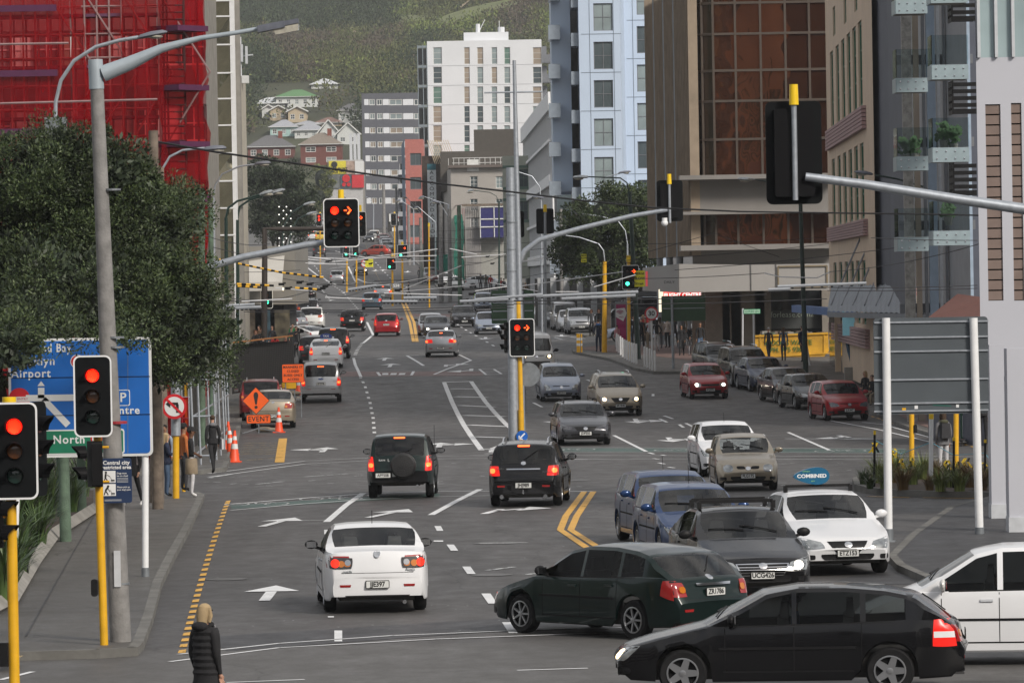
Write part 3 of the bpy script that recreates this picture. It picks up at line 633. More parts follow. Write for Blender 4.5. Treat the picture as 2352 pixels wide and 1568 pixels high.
def car(kind,color,label,name,cat,px=None,yaw=0,front=False,plate=None,lights=0,brakes=0,scale=1.0,det=2,glassm=None,wheels='alloy',lamps='mid',tails='block',grille='bar',rails=False,loc=None,group=None,indicator=False,lampmat=None,flatbed=False,cladding=False,seats=SEATM,badge=True,people=0,sc3=None,mirror=None,platepos=0.0):
 """yaw: heading in degrees, 0 = away from the camera, positive = turned to the left. px = pixel of the near end on the ground"""
 S,body,parts,bvh,ax,V=shell(kind);pm=PT[color];Lh,W=S['L']/2,S['W']/2;G_=glassm or CG
 hd=yaw+(180 if front else 0)
 fw=Vector((-math. sin(R(hd)),math. cos(R(hd))))
 if loc is None:
  p=gr(*px);near=Vector((p. x,p. y));c=near+(fw if not front else-fw)*Lh*.86*scale if abs(((hd+90)%180)-90)<60 else near
 else:c=Vector(loc)
 sl=(gz(c. y+fw. y*1.3)-gz(c. y-fw. y*1.3))/2.6
 t=thing(name,label,cat,(c. x,c. y,gz(c. y)),0,group)
 t. rotation_euler=(Matrix. Rotation(R(hd),3,'Z')@Matrix. Rotation(math. atan(sl),3,'X')). to_euler()
 t. scale=sc3 or(scale,scale,scale)
 def P(nm,key,fn,mats):
  me=cached((kind,key),fn)
  if me is None:return None
  o=link(nm,me,t)
  for i,m in enumerate(mats):
   if i<len(o. material_slots):o. material_slots[i]. link='OBJECT';o. material_slots[i]. material=m
  return o
 def fbody():
  return body. mesh('body',[pm],True,32)
 P('body','body',fbody,[pm])
 P('windscreen','ws',lambda:sub(V,parts['windscreen']). mesh('windscreen',[G_],True),[G_])
 P('rear_window','rw',lambda:sub(V,parts['rear_window']). mesh('rear_window',[G_],True),[CGD if glassm else G_])
 for sd_ in('sl','sr'):
  for k in parts[sd_]:P('side_window',(sd_,k),lambda:sub(V,parts[sd_][k]). mesh('side_window',[G_],True),[CGD if(glassm or(flatbed and k==2))else CGS])
 def finter():
  m=MB();zf=S['gc']+.03;hw=W-.25;bz=interp(S['belt'],0)
  m. box((0,0,zf+.16),(hw*2,S['L']-.5,.34));m. box((0,S['ws'][0]-.12,bz-.22),(W*1.74,.5,.3));m. box((0,S['ws'][0]+.25,.55),(hw*2,.5,.3))
  for yy in((S['side'][0][1]+.12,S['side'][1][1]+.15)if kind not in('van',)else(1.0,)):
   for sx in(-.37,.37):
    m. box((sx,yy,bz-.22),(.5,.13,.62),mi=1);m. box((sx,yy-.02,bz+.2),(.26,.1,.2),mi=1,taper=.8);m. box((sx,yy+.28,bz-.45),(.5,.5,.16),mi=1)
  for a in ax:m. box((0,a,.36),(hw*1.6,.12,.1))
  return m. mesh('interior',[INT,SEATM])
 P('interior','int',finter,[INT,seats])
 if flatbed:
  P('canopy_gap','gap',lambda:patch(bvh,[(-.74,1.15),(-.7,1.15),(-.7,1.7),(-.74,1.7)],'x',1,1,8,mb=patch(bvh,[(-.74,1.15),(-.7,1.15),(-.7,1.7),(-.74,1.7)],'x',-1,1,8)). mesh('canopy_gap',[BLACKM]),[BLACKM])
 tm,hm=wheel_meshes(S['r'],wheels)
 for a in ax:
  for s in(-1,1):
   we=bpy. data. objects. new('wheel',None);COL. objects. link(we);we. parent=t;we. location=(s*(W-.115),a,S['r']);we. rotation_euler=(0,0,0 if s>0 else math. pi);we. empty_display_size=.1
   link('tyre',tm,we);link('rim',hm,we)
 my=S['ws'][0]-.32;mz=interp(S['belt'],my)+.1
 for s in(-1,1):
  def fm(s=s):
   m=MB();m. ball((s*(W+.11),my,mz+.01),.1,10,6,sc=(1.15,.5,.78));m. bar((s*(W-.06),my,mz-.07),(s*(W+.08),my,mz-.02),.05)
   m. box((s*(W+.11),my-.052,mz+.01),(.17,.012,.1),mi=1);return m. mesh('wing_mirror',[pm,CHROME],True,50)
  mirrorm=mirror or pm
  P('wing_mirror',('mir',s),fm,[mirrorm,CHROME])
 seeF,seeR=front or abs(yaw)>60,(not front)or abs(yaw)>60
 z_hood=interp(S['top'],Lh-.12)
 if True:
  lm={'mid':[(.40,-.13),(.74,-.16),(.80,.06),(.46,-.02)],'slim':[(.42,-.10),(.78,-.12),(.84,.07),(.45,-.01)],'tall':[(.42,-.2),(.70,-.22),(.74,.1),(.5,-.02)],'round':[(.42,-.17),(.7,-.17),(.7,.03),(.42,.03)]}[lamps]
  zb_=z_hood-.03
  for s in(-1,1):
   fl=lambda s=s:patch(bvh,[(s*x*W/.87,zb_+z)for x,z in lm],'y',1,8,5,rnd=.25 if lamps!='round' else .8). mesh('headlight',[LAMPOFF],True)
   h=P('headlight',('hl',lamps,s),fl,[lampmat or LAMPOFF])
   if lights:
    cx=s*.6*W/.87;q=.075
    P('headlight',('hlon',s),lambda s=s:patch(bvh,[(cx-q,zb_-.13),(cx+q,zb_-.13),(cx+q,zb_-.0),(cx-q,zb_-.0)],'y',1,6,5,off=.02,rnd=.95). mesh('headlight',[LAMPON],True),[LAMPON if lights==1 else LAMPWH])
  def fg():
   m=MB();zz=z_hood-.02
   if grille=='bar':patch(bvh,[(-.36,zz-.13),(.36,zz-.13),(.42,zz-.04),(-.42,zz-.04)],'y',1,10,3,mb=m,rnd=.2)
   elif grille=='shield':patch(bvh,[(-.2,zz-.24),(.2,zz-.24),(.38,zz-.02),(-.38,zz-.02)],'y',1,10,4,mb=m,rnd=.1)
   elif grille=='chrome':
    patch(bvh,[(-.34,zz-.26),(.34,zz-.26),(.46,zz-.04),(-.46,zz-.04)],'y',1,10,4,mb=m,rnd=.15,mi=1)
    for k in range(4):a=zz-.235+k*.05;patch(bvh,[(-.34-.02*k,a),(.34+.02*k,a),(.35+.02*k,a+.027),(-.35-.02*k,a+.027)],'y',1,10,1,mb=m,off=.018)
   elif grille=='split':
    for s in(-1,1):patch(bvh,[(s*.05,zz-.1),(s*.3,zz-.1),(s*.32,zz-.02),(s*.1,zz-.02)],'y',1,6,2,mb=m,rnd=.5)
   elif grille=='thin':patch(bvh,[(-.34,zz-.05),(.34,zz-.05),(.38,zz-.02),(-.38,zz-.02)],'y',1,10,2,mb=m)
   patch(bvh,[(-.44,S['gc']+.1),(.44,S['gc']+.1),(.5,S['gc']+.21),(-.5,S['gc']+.21)],'y',1,10,3,mb=m,rnd=.2)
   for s in(-1,1):patch(bvh,[(s*.58,S['gc']+.11),(s*.76,S['gc']+.11),(s*.76,S['gc']+.2),(s*.58,S['gc']+.2)],'y',1,4,3,mb=m,rnd=.4)
   if badge and grille!='bar':patch(bvh,[(-.07,zz-.13),(.07,zz-.13),(.07,zz-.03),(-.07,zz-.03)],'y',1,6,4,mb=m,rnd=.95,mi=1,off=.025)
   return m. mesh('grille',[BLACKP,CHROME],True)
  P('grille',('gr',grille),fg,[BLACKP,CHROME])
  if det>1:
   def fw_():
    m=MB();y1=S['ws'][0]
    for x0,x1 in((-.5,.1),(.05,.62)):
     pts=[]
     for k in range(5):
      x=x0+(x1-x0)*k/4;hit=bvh. ray_cast(Vector((x,y1-.12-.03*k,3)),Vector((0,0,-1)))[0]
      if hit:pts. append(hit+Vector((0,0,.018)))
     if len(pts)>1:m. tube(pts,.011,4)
    return m. mesh('wiper',[BLACKP])
   P('wiper','wip',fw_,[BLACKP])
  def fs(s):
   m=MB();zs0=S['gc']+.14
   for _ in(0,):
    for yy in sorted({S['side'][0][0]-.02,S['side'][0][1]-.03,S['side'][1][1]-.02}):
     bz=interp(S['belt'],yy)-.01;patch(bvh,[(yy,zs0),(yy+.012,zs0),(yy+.012,bz),(yy,bz)],'x',s,1,8,mb=m,off=.002,thick=.004)
    patch(bvh,[(-S['wb']/2+.5,zs0-.02),(S['wb']/2-.45,zs0-.02),(S['wb']/2-.45,zs0),(-S['wb']/2+.5,zs0)],'x',s,12,1,mb=m,off=.002,thick=.004)
    patch(bvh,[(-S['wb']/2+.48,S['gc']+.42),(S['wb']/2-.4,S['gc']+.42),(S['wb']/2-.4,S['gc']+.452),(-S['wb']/2+.48,S['gc']+.452)],'x',s,12,1,mb=m,off=.008,thick=.01)
    patch(bvh,[(S['side'][0][0]-.12,interp(S['belt'],.5)+.0),(S['rw'][0]+.25 if kind!='sedan' else-1.2,interp(S['belt'],-1)+.002),(S['rw'][0]+.25 if kind!='sedan' else-1.2,interp(S['belt'],-1)+.018),(S['side'][0][0]-.12,interp(S['belt'],.5)+.016)],'x',s,14,1,mb=m,off=.003,thick=.006)
   return m. mesh('door_seam',[BLACKM])
  if det>0:
   for s_ in(-1,1):P('door_seam',('seam',s_),lambda:fs(s_),[BLACKM])
  if det>0:
   for k,yy in enumerate((S['side'][0][1]+.14,S['side'][1][1]+.16)):
    for s in(-1,1):
     P('door_handle',('dh',k,s),lambda yy=yy,s=s:patch(bvh,[(yy-.08,interp(S['belt'],yy)-.13),(yy+.1,interp(S['belt'],yy)-.13),(yy+.1,interp(S['belt'],yy)-.1),(yy-.08,interp(S['belt'],yy)-.1)],'x',s,4,1,off=.022,thick=.026). mesh('door_handle',[pm]),[pm if color!='white' else WHITEG])
 if True:
  rf=S['rearf'];hz={'sedan':1.0,'hatch':1.0,'wagon':.96,'fast':.94,'mpv':1.25,'suv':1.15,'smallsuv':1.02,'lift':1.0,'van':1.05,'pickup':1.05}[kind]
  tl={'block':[(.56,-.24),(.83,-.24),(.83,-.02),(.6,-.02)],'vert':[(.66,-.28),(.84,-.28),(.84,.1),(.7,.1)],'wide':[(.42,-.2),(.84,-.2),(.84,.0),(.46,.0)]}[tails]
  for s in(-1,1):
   cr_=[(s*x*W/.87,hz+z-.02)for x,z in tl]
   P('tail_light',('tl',tails,s),lambda cr_=cr_:patch(bvh,cr_,'y',-1,6,5,rnd=.15,off=.012). mesh('tail_light',[TAILOFF],True),[TAILMID if brakes==1 else(TAILOFF if not brakes else TAILMID)])
   if brakes>1:
    x0,x1=(tl[1][0]-.15)*W/.87,(tl[1][0]-.02)*W/.87;zc=hz-.2
    P('brake_lamp',('bl',tails,s),lambda s=s,x0=x0,x1=x1,zc=zc:patch(bvh,[(s*x0,zc),(s*x1,zc),(s*x1,zc+.11),(s*x0,zc+.11)],'y',-1,5,4,rnd=.8,off=.03). mesh('brake_lamp',[BRKHOT],True),[BRKHOT])
   elif det>0:
    x0,x1=(tl[0][0]+.02)*W/.87,(tl[0][0]+.13)*W/.87;zc=hz-.2
    P('indicator',('ind',tails,s),lambda s=s,x0=x0,x1=x1,zc=zc:patch(bvh,[(s*x0,zc),(s*x1,zc),(s*x1,zc+.1),(s*x0,zc+.1)],'y',-1,5,4,rnd=.8,off=.025). mesh('indicator',[AMBER],True),[AMBER])
  if brakes>1:
   zc=S['H']-.09 if kind not in('sedan','pickup')else S['H']-.16
   P('brake_lamp','hbl',lambda:patch(bvh,[(-.14,zc-.02),(.14,zc-.02),(.14,zc+.015),(-.14,zc+.015)],'y',-1,4,1,off=.02). mesh('brake_lamp',[BRKHOT],True),[BRKHOT])
  def frb():
   m=MB()
   patch(bvh,[(-.5,S['gc']+.03),(.5,S['gc']+.03),(.56,S['gc']+.12),(-.56,S['gc']+.12)],'y',-1,10,2,mb=m,rnd=.1)
   for s in(-1,1):patch(bvh,[(s*.45,S['gc']+.26),(s*.62,S['gc']+.26),(s*.63,S['gc']+.3),(s*.44,S['gc']+.3)],'y',-1,4,1,mb=m,mi=1)
   patch(bvh,[(-.6,hz-.31),(.6,hz-.31),(.6,hz-.302),(-.6,hz-.302)],'y',-1,10,1,mb=m,off=.003)
   patch(bvh,[(-.06,hz-.02),(.06,hz-.02),(.06,hz+.06),(-.06,hz+.06)],'y',-1,6,4,mb=m,rnd=.9,mi=2)
   m. tube([(.45,-Lh+.2,S['gc']),(.45,-Lh+.0,S['gc'])],.035,8,mi=2)
   return m. mesh('rear_trim',[BLACKP,TAILOFF,CHROME],True)
  P('rear_trim','rtrim',frb,[BLACKP,TAILOFF,CHROME])
  if kind!='sedan' and det>1:
   def frw():
    m=MB();pts=[]
    for k in range(5):
     x=.02+.32*k/4;hit=bvh. ray_cast(Vector((x,-6,S['rearf']+.1+.05*k)),Vector((0,1,0)))[0]
     if hit:pts. append(hit-Vector((0,.02,0)))
    if len(pts)>1:m. tube(pts,.01,4)
    return m. mesh('rear_wiper',[BLACKP])
   P('rear_wiper','rwip',frw,[BLACKP])
 if cladding:
  g0=S['gc']
  for s in(-1,1):P('side_cladding',('cls',s),lambda:patch(bvh,[(-S['wb']/2+.45,g0+.02),(S['wb']/2-.4,g0+.02),(S['wb']/2-.4,g0+.2),(-S['wb']/2+.45,g0+.2)],'x',s,12,3,off=.01). mesh('side_cladding',[BLACKP],True),[BLACKP])
  for s in(-1,1):P('bumper',('clb',s),lambda:patch(bvh,[(-.84,g0+.04),(.84,g0+.04),(.84,g0+.36),(-.84,g0+.36)],'y',s,12,3,off=.02). mesh('bumper',[BLACKP],True),[BLACKP])
 if rails:
  for s in(-1,1):
   def fr(s=s):
    m=MB();xr=s*(W*.62);pts=[(xr,.15,S['H']-.04),(xr,.05,S['H']+.045),(xr,-.7,S['H']+.06),(xr,-1.35,S['H']+.04),(xr,-1.5,S['H']-.06)]
    m. tube(pts,.02,6);return m. mesh('roof_rail',[BLACKP],True)
   P('roof_rail',('rail',s),fr,[BLACKP if rails!='silver' else CHROME])
 pf,pr_=S['gc']+.22,(S['gc']+.3 if kind in('sedan','wagon','suv','smallsuv')else hz-.2 if kind!='van' else .7)
 if kind in('lift','mpv','hatch'):pr_=hz-.24
 for sgn,z in((1,pf),(-1,pr_)):
  if(sgn==1 and not seeF)or(sgn==-1 and not seeR):continue
  hit=bvh. ray_cast(Vector((platepos,sgn*6,z)),Vector((0,-sgn,0)))[0]
  if not hit:continue
  n=Vector((0,sgn,0));po=link('number_plate',cached(('plate',),lambda:MB(). prism(rounded(.40,.135,.015,2),.012,YZ()). add([],[]). prism(rounded(.375,.11,.01,2),.002,YZ(),1,.012). mesh('number_plate',[PLBLK,PLATE])),t)
  po. location=(platepos,hit. y+sgn*.022,z);po. rotation_euler=(0,0,0 if sgn<0 else math. pi)
  if plate and(sgn==1)==bool(front or abs(yaw)>200):
   lt=text(plate,.112,PLBLK,po,(0,-.016,0),ext=.001,bold=.004,sx=.88)
 return t
def antenna(t,x,y,z,l=.35,lean=-.15):
 MB(). tube([(x,y,z),(x,y+lean,z+l)],.006,4). build('antenna',[BLACKP],t)
C=car
c1=C('sedan','white','white four door sedan nearest the camera on the left lanes, rear plate JJE397','sedan','car',(866,1407),4.5,plate='JJE397',brakes=0,tails='wide',wheels='alloy',mirror=BLACKP,seats=SEATL)
antenna(c1,0,-.75,1.45,.22,-.05)
def extra_lamps(t,pts,r,m,nm='tail_light',y=-2.2,kind='sedan',off=.03):
 bvh=shell(kind)[3]
 for x,z in pts:patch(bvh,[(x-r,z-r),(x+r,z-r),(x+r,z+r),(x-r,z+r)],'y',-1,6,6,rnd=.95,off=off). build(nm,[m],t,True)
for s_ in(-1,1):patch(shell('sedan')[3],[(s_*.8,.77),(s_*.42,.77),(s_*.4,.95),(s_*.82,.96)],'y',-1,8,4,rnd=.2,off=.018). build('lamp_surround',[mat('smoked lamp',(.03,.028,.028),.12,coat=1)],c1,True)
extra_lamps(c1,[(-.7,.86),(.73,.86)],.07,TAILON);extra_lamps(c1,[(-.6,.85),(.62,.85)],.055,AMBER,'indicator');extra_lamps(c1,[(-.49,.87),(.49,.87)],.05,CHROME,'reversing_lamp');extra_lamps(c1,[(0,1.0)],.05,CHROME,'badge')
text('Axela',.07,GALVD,c1,(.55,-2.262,.74),ext=.002,bold=.001);text('mazda',.06,GALVD,c1,(-.5,-2.262,.72),ext=.002,bold=.001)
c2=C('smallsuv','green','dark green small off-roader with spare wheel on its back door, plate APF508','off_roader','car',(920,1145),-1.5,plate=None,brakes=2,tails='vert',cladding=True,wheels='steel',det=2,mirror=BLACKP)
w_=MB();Mx=Matrix. Translation((.1,-2.02,.86))@Matrix. Rotation(R(90),4,'X');w_. lathe([(.31,-.1),(.33,-.05),(.33,.08),(.28,.13),(.05,.15)],28,M=Mx)
w_. build('spare_wheel',[mat('black vinyl cover',(.016,.016,.017),.45,var=.2,scale=6,bump=.5)],c2,True)
pp=link('number_plate',cached(('plate',),None),c2);pp. location=(-.42,-2.07,.62);text('APF508',.105,PLBLK,pp,(0,-.016,0),ext=.001,bold=.002,sx=.88)
text('RAV4',.07,WHITEP,c2,(-.45,-1.93,1.0),ext=.002);text('L',.1,WHITEP,c2,(-.28,-1.93,1.0),ext=.002)
antenna(c2,.78,.9,1.1,.7,.1)
c3=C('wagon','black','black station wagon with silver roof rails and lit brake lights, plate JHJ989','station_wagon','car',(1206,1163),-4.5,plate='JHJ989',brakes=2,tails='block',rails='silver',sc3=(1.03,1.04,1.1),seats=SEATM)
MB(). tube([(0,-2.15,.3),(0,-2.3,.32),(0,-2.3,.4)],.025,6). build('tow_bar',[CHROME],c3,True)
for s in(-1,1):MB(). tube([(s*.52,-2.0,.24),(s*.52,-2.24,.24)],.05,10). build('exhaust_pipe',[CHROME],c3,True)
patch(shell('wagon')[3],[(-.4,.84),(.4,.84),(.4,.865),(-.4,.865)],'y',-1,8,1,off=.02). build('chrome_strip',[CHROME],c3)
text('OUTBACK',.055,CHROME,c3,(.58,-2.17,.78),ext=.002);text('SUBARU',.05,CHROME,c3,(-.56,-2.17,.86),ext=.002)
def center(px,py,Y=None):p=gr(px,py);return(p. x,p. y)
def wl(x,y,a):
 p=gr(x,y);a=R(a);return(p. x+1.31*math. sin(a)+.75*math. cos(a),p. y-1.31*math. cos(a)+.75*math. sin(a))
c4=C('fast','green','dark green station wagon turning left across the junction, front wheels steered','station_wagon','car',loc=wl(1212,1453,41),yaw=41,plate='ZR1786',brakes=0,tails='block',wheels='multi',mirror=BLACKP)
g5=gr(1553,1594);c5=C('fast','black','black station wagon driving left across the bottom right corner, headlight lit','station_wagon','car',loc=(g5. x+1.56,g5. y+.35),yaw=86,lights=1,brakes=0,tails='block',wheels='star',mirror=BLACKP,sc3=(1.0,1.045,1.0))
patch(shell('fast')[3],[(-1.78,.62),(-2.1,.62),(-2.02,.98),(-1.8,.98)],'x',1,5,5,off=.012,rnd=.15). build('tail_light',[TAILMID],c5,True)
patch(shell('fast')[3],[(-1.78,.62),(-2.1,.62),(-2.02,.98),(-1.8,.98)],'x',-1,5,5,off=.012,rnd=.15). build('tail_light',[TAILMID],c5,True)
patch(shell('fast')[3],[(-1.8,.74),(-2.07,.74),(-2.06,.82),(-1.8,.82)],'x',-1,5,2,off=.02). build('reversing_lamp',[WHITEP],c5,True)
patch(shell('fast')[3],[(-1.86,.7),(-2.1,.62),(-2.04,.93),(-1.9,.93)],'x',-1,5,5,off=.012,rnd=.15). build('tail_light',[TAILOFF],c4,True)
patch(shell('fast')[3],[(-.34,.84),(.34,.84),(.36,.88),(-.36,.88)],'y',-1,8,2,off=.03). build('chrome_strip',[CHROME],c4,True)
c6=C('mpv','white','pearl white people mover cut off by the right edge of the view','people_mover','car',loc=(gr(2352,1530). x-.05,gr(2352,1530). y+1.0),yaw=84,sc3=(1,1,1.05),mirror=PT['pearl'])
c7=C('pickup','silver','silver pickup with a hard canopy and dark rear glass, plate EFZ998','pickup_truck','pickup',(738,925),2,plate='EFZ998',brakes=2,tails='vert',flatbed=True,wheels='alloy',mirror=BLACKP)
text('XLT',.08,GALVD,c7,(.6,-2.56,.96),ext=.002);patch(shell('pickup')[3],[(-.12,1.02),(.12,1.02),(.12,1.09),(-.12,1.09)],'y',-1,6,3,off=.02,rnd=.9). build('badge',[mat('blue badge',(.02,.05,.16),.3)],c7,True)
for s in(-1,1):MB(). box((s*.72,-1.95,.42),(.24,.03,.34)). build('mud_flap',[BLACKP],c7)
MB(). box((0,-2.56,.52),(1.7,.14,.16)). build('rear_bumper',[PT['silver']],c7)
c8=C('lift','white','white taxi hatchback with a blue roof sign, plate DYF732','taxi','taxi',(749,846),1.5,plate='DYF732',brakes=2,tails='vert',wheels='alloy')
def roofsign(t,z,body,s,sz,wd,ht,y=0.2):
 o=MB(). prism([(wd/2*math. cos(a)*(1 if abs(math. cos(a))<.95 else 1),ht/2*math. sin(a)if math. sin(a)>0 else-ht/2*.6 if math. sin(a)<-.3 else ht/2*math. sin(a))for a in[i*math. pi/12 for i in range(24)]],.16,YZ(0,.08,0)). build('roof_sign',[body],t,True,loc=(0,y,z+ht/2*.6));return o
rs=roofsign(c8,1.5,mat('blue sign',(.015,.04,.2),.4),'TAXI',.1,.62,.3,0);text('TAXI',.14,WHITEP,rs,(0,-.085,.01),ext=.002,bold=.003)
c9=C('suv','black','black sport utility vehicle braking in front of the white taxi','sport_utility_vehicle','car',(766,824),1,brakes=2,tails='vert',mirror=BLACKP,det=1)
c10=C('hatch','dgrey','dark hatchback mostly hidden left of the white taxi','hatchback','car',(722,836),2,brakes=1,det=1)
c11=C('lift','white','white liftback hatch turning left into the side street','liftback_car','car',loc=center(688,805),yaw=40,det=1,tails='vert')
c12=C('suv','pearl','white crossover with slim red tail lights parked at the left kerb','crossover','car',(716,758),1.5,tails='wide',plate='HPP66',sc3=(1,1,.94),det=1)
c13=C('suv','grey','dark grey sport utility vehicle parked ahead of the white crossover','sport_utility_vehicle','car',(708,738),1.5,rails=True,det=1)
c14=C('van','black','black van with CONSTRUCT lettering parked at the left kerb','van','van',(704,724),1.5,det=1,tails='vert',sc3=(1.05,1,1))
text('CONSTRUCT',.26,WHITEG,c14,(0,-2.5,1.32),ext=.002,bold=.004)
c15=C('suv','dgrey','black off-roader parked beyond the black van','sport_utility_vehicle','car',(697,700),1.5,det=0)
c16=C('hatch','silver','silver hatchback standing behind the waiting crowd on the left','hatchback','car',loc=center(640,762),yaw=60,det=0)
c17=C('hatch','black','black hatchback driving away in the left lane of the side junction','hatchback','car',(809,761),0,plate='DWW473',tails='block',brakes=1,det=1,mirror=BLACKP)
c18=C('hatch','red','red hatchback driving away beside the yellow centre lines, plate FDK928','hatchback','car',(888,772),0,plate='FDK928',brakes=1,tails='vert',det=1)
c19=C('hatch','bluegrey','blue grey hatchback braking below the crossing overhead wires','hatchback','car',(854,712),0,plate='DP2983',brakes=1,sc3=(1.02,1,1),det=1)
c20=C('sedan','silver','silver sedan braking just left of the small 534 sign','sedan','car',(880,690),1,brakes=2,det=1)
c21=C('sedan','silver','silver coupe with round red tail lights on the stop line, plate JAS997','coupe','car',(1013,820),-1,plate='JAS997',brakes=2,tails='wide',det=2)
c22=C('hatch','silver','silver hatchback driving away by the far painted island','hatchback','car',(774,651),1,det=0,brakes=0)
c23=C('hatch','white','white hatchback cut off by the left awning with one lit tail light','hatchback','car',(673,651),2,det=0,brakes=2)
c24=C('suv','dgrey','dark van like vehicle driving up the far left lane','sport_utility_vehicle','car',(733,590),1,det=0)
c25=C('hatch','orange','orange red hatchback crossing the far junction','hatchback','car',loc=center(863,588),yaw=72,det=0,brakes=1,lights=0)
c26=C('hatch','yellow','yellow hatchback far up the street behind the hanging signals','hatchback','car',(736,553),1,det=0,brakes=2)
c27=C('hatch','white','white hatchback far up the street left of the yellow one','hatchback','car',(719,552),1,det=0,brakes=2)
c28=C('suv','silver','silver car at the top of the visible street','car_far','car',(735,522),1,det=0,brakes=0,front=True)
c29=C('hatch','grey','dark small car with round lit headlights behind the silver coupe','small_car','car',(1004,776),2,front=True,lights=2,lamps='round',det=1,sc3=(1.02,1,.93))
c30=C('wagon','silver','silver wagon half hidden left of the dark small car','station_wagon','car',(991,771),2,front=True,det=1,mirror=BLACKP)
c31=C('hatch','black','black hatchback waiting in the oncoming lane beside the silver sedan','hatchback','car',(1067,751),3,front=True,det=1,plate='DUZ946',grille='shield',sc3=(1.04,1,1),mirror=BLACKP,lampmat=LAMPD)
c32=C('sedan','paleblue','silver sedan oncoming left of the big grey pole, plate KCE643','sedan','car',(1123,768),2,front=True,det=1,plate='KCE643',lamps='slim')
c33=C('hatch','paleblue','pale silver hatchback oncoming behind the green sign back','hatchback','car',(1112,714),2,front=True,det=0,plate='GRS17')
c34=C('lift','white','white liftback crossing to the right by the green netted scaffold','liftback_car','car',loc=center(1117,664),yaw=-98,det=1)
c35=C('hatch','pearl','pale hatchback oncoming with an orange indicator before the crossing liftback','hatchback','car',(1048,668),3,front=True,det=0)
c36=C('wagon','white','white wagon oncoming just behind the pale hatchback','station_wagon','car',(1027,656),3,front=True,det=0)
c37=C('sedan','dred','dusky red sedan in the far queue of parked cars','sedan','car',(1002,652),4,front=True,det=0,lights=0)
c38=C('suv','silver','silver utility vehicle in the far queue of parked cars','sport_utility_vehicle','car',(992,648),4,front=True,det=0)
c39=C('hatch','grey','dark small car with one lit headlight oncoming by the far island','small_car','car',(829,632),2,front=True,det=1,lights=2,lamps='round')
for i,(x,y,k,col,lb)in enumerate([(891,579,'sedan','silver','silver sedan nearest in the far parked row'),(888,572,'hatch','white','white hatchback second in the far parked row'),(885,566,'wagon','silver','silver wagon third in the far parked row'),(882,560,'hatch','dred','dark red hatchback last in the far parked row'),(861,554,'suv','pearl','pale car oncoming high up the street'),(847,556,'sedan','black','black sedan left of the pale car high up the street'),(742,500,'hatch','silver','small silver car near the crest of the street')]):
 C(k,col,lb,{'sedan':'sedan','hatch':'hatchback','wagon':'station_wagon','suv':'sport_utility_vehicle'}[k],'car',(x,y),3,front=True,det=0,group='cars far up the street')
for x,y,k,col,lb,r_ in[(1246,739,'hatch','black','black hatchback at the far end of the row parked before the dark tree',0),(1256,742,'sedan','silver','silver sedan second from the far end of the row before the dark tree',0),(1268,748,'hatch','dred','dark red hatchback in the row parked before the dark tree',0),(1281,752,'mpv','grey','grey people mover in the row parked before the dark tree',0),(1299,758,'van','silver','silver van parked behind the silver off-roader',0),(1313,763,'sedan','silver','low silver sedan tucked directly behind the silver off-roader',0)]:
 C(k,col,lb,{'sedan':'sedan','hatch':'hatchback','mpv':'people_mover','van':'van'}[k],'car',(x,y),2,front=True,det=1,group='cars parked along the kerb before the dark tree',sc3=(1,1,.95)if k=='van' else None)
C('suv','silver','silver off-roader with roof rails nearest in the row before the dark tree, plate DA FLY','off_roader','car',(1336,768),3,front=True,plate='DA FLY',rails=True,det=2,grille='bar',group='cars parked along the kerb before the dark tree')
c47=C('van','van','white passenger van half behind the central traffic lights, plate FWL847','passenger_van','van',(1233,862),3,front=True,plate='FWL847',lights=1,det=1,grille='thin',mirror=BLACKP)
patch(shell('van')[3],[(-.8,.32),(.8,.32),(.8,.62),(-.8,.62)],'y',1,10,3,off=.014). build('bumper',[BLACKP],c47,True)
c48=C('mpv','paleblue','pale silver people mover with high lamps, plate HBT417','people_mover','car',(1289,922),3,front=True,plate='HBT417',lamps='tall',grille='thin',sc3=(.99,1,.98));antenna(c48,0,.1,1.6,.2,-.1)
c49=C('mpv','champ','champagne people mover with roof rails and lit headlights, plate BRY840','people_mover','car',(1424,955),5,front=True,plate='BRY840',lights=1,grille='shield',rails='silver',sc3=(1.04,1,1.04))
c50=C('wagon','grey','dark grey station wagon driving toward the camera, plate JDF550','station_wagon','car',(1343,1022),3.5,front=True,plate='JDF550',lamps='slim',grille='shield',rails=True,sc3=(1.04,1.08,1.0),lampmat=LAMPD)
c51=C('hatch','red','red hatchback with both headlights lit in the middle of the road, plate BQE351','hatchback','car',(1630,916),6,front=True,plate='BQE351',lights=2,grille='bar',lamps='round')
antenna(c51,0,.1,1.48,.2,-.1)
c52=C('hatch','red','glossy red hatchback parked nearest on the right kerb, plate JLK447','hatchback','car',(1948,966),9,front=True,plate='JLK447',grille='thin',lamps='mid',lampmat=LAMPD,group='cars parked along the right kerb')
c53=C('sedan','black','black sedan parked just behind the glossy red hatchback','sedan','car',(1880,940),10,front=True,lamps='slim',grille='thin',group='cars parked along the right kerb',lampmat=LAMPOFF,sc3=(1,1,.97))
c54=C('sedan','grey','grey saloon parked third along the right kerb','saloon','car',(1832,925),10,front=True,grille='bar',group='cars parked along the right kerb',lampmat=LAMPD)
c55=C('sedan','nblue','navy blue sedan parked fourth along the right kerb, plate HHP182','sedan','car',(1770,899),9,front=True,plate='HHP182',lamps='slim',grille='shield',group='cars parked along the right kerb',sc3=(1,1,1.02),lampmat=LAMPD)
c56=C('suv','black','black sport utility vehicle with roof bars parked behind the navy sedan','sport_utility_vehicle','car',(1730,889),9,front=True,grille='bar',rails='silver',group='cars parked along the right kerb',lampmat=LAMPD,sc3=(1.02,1,1.05))
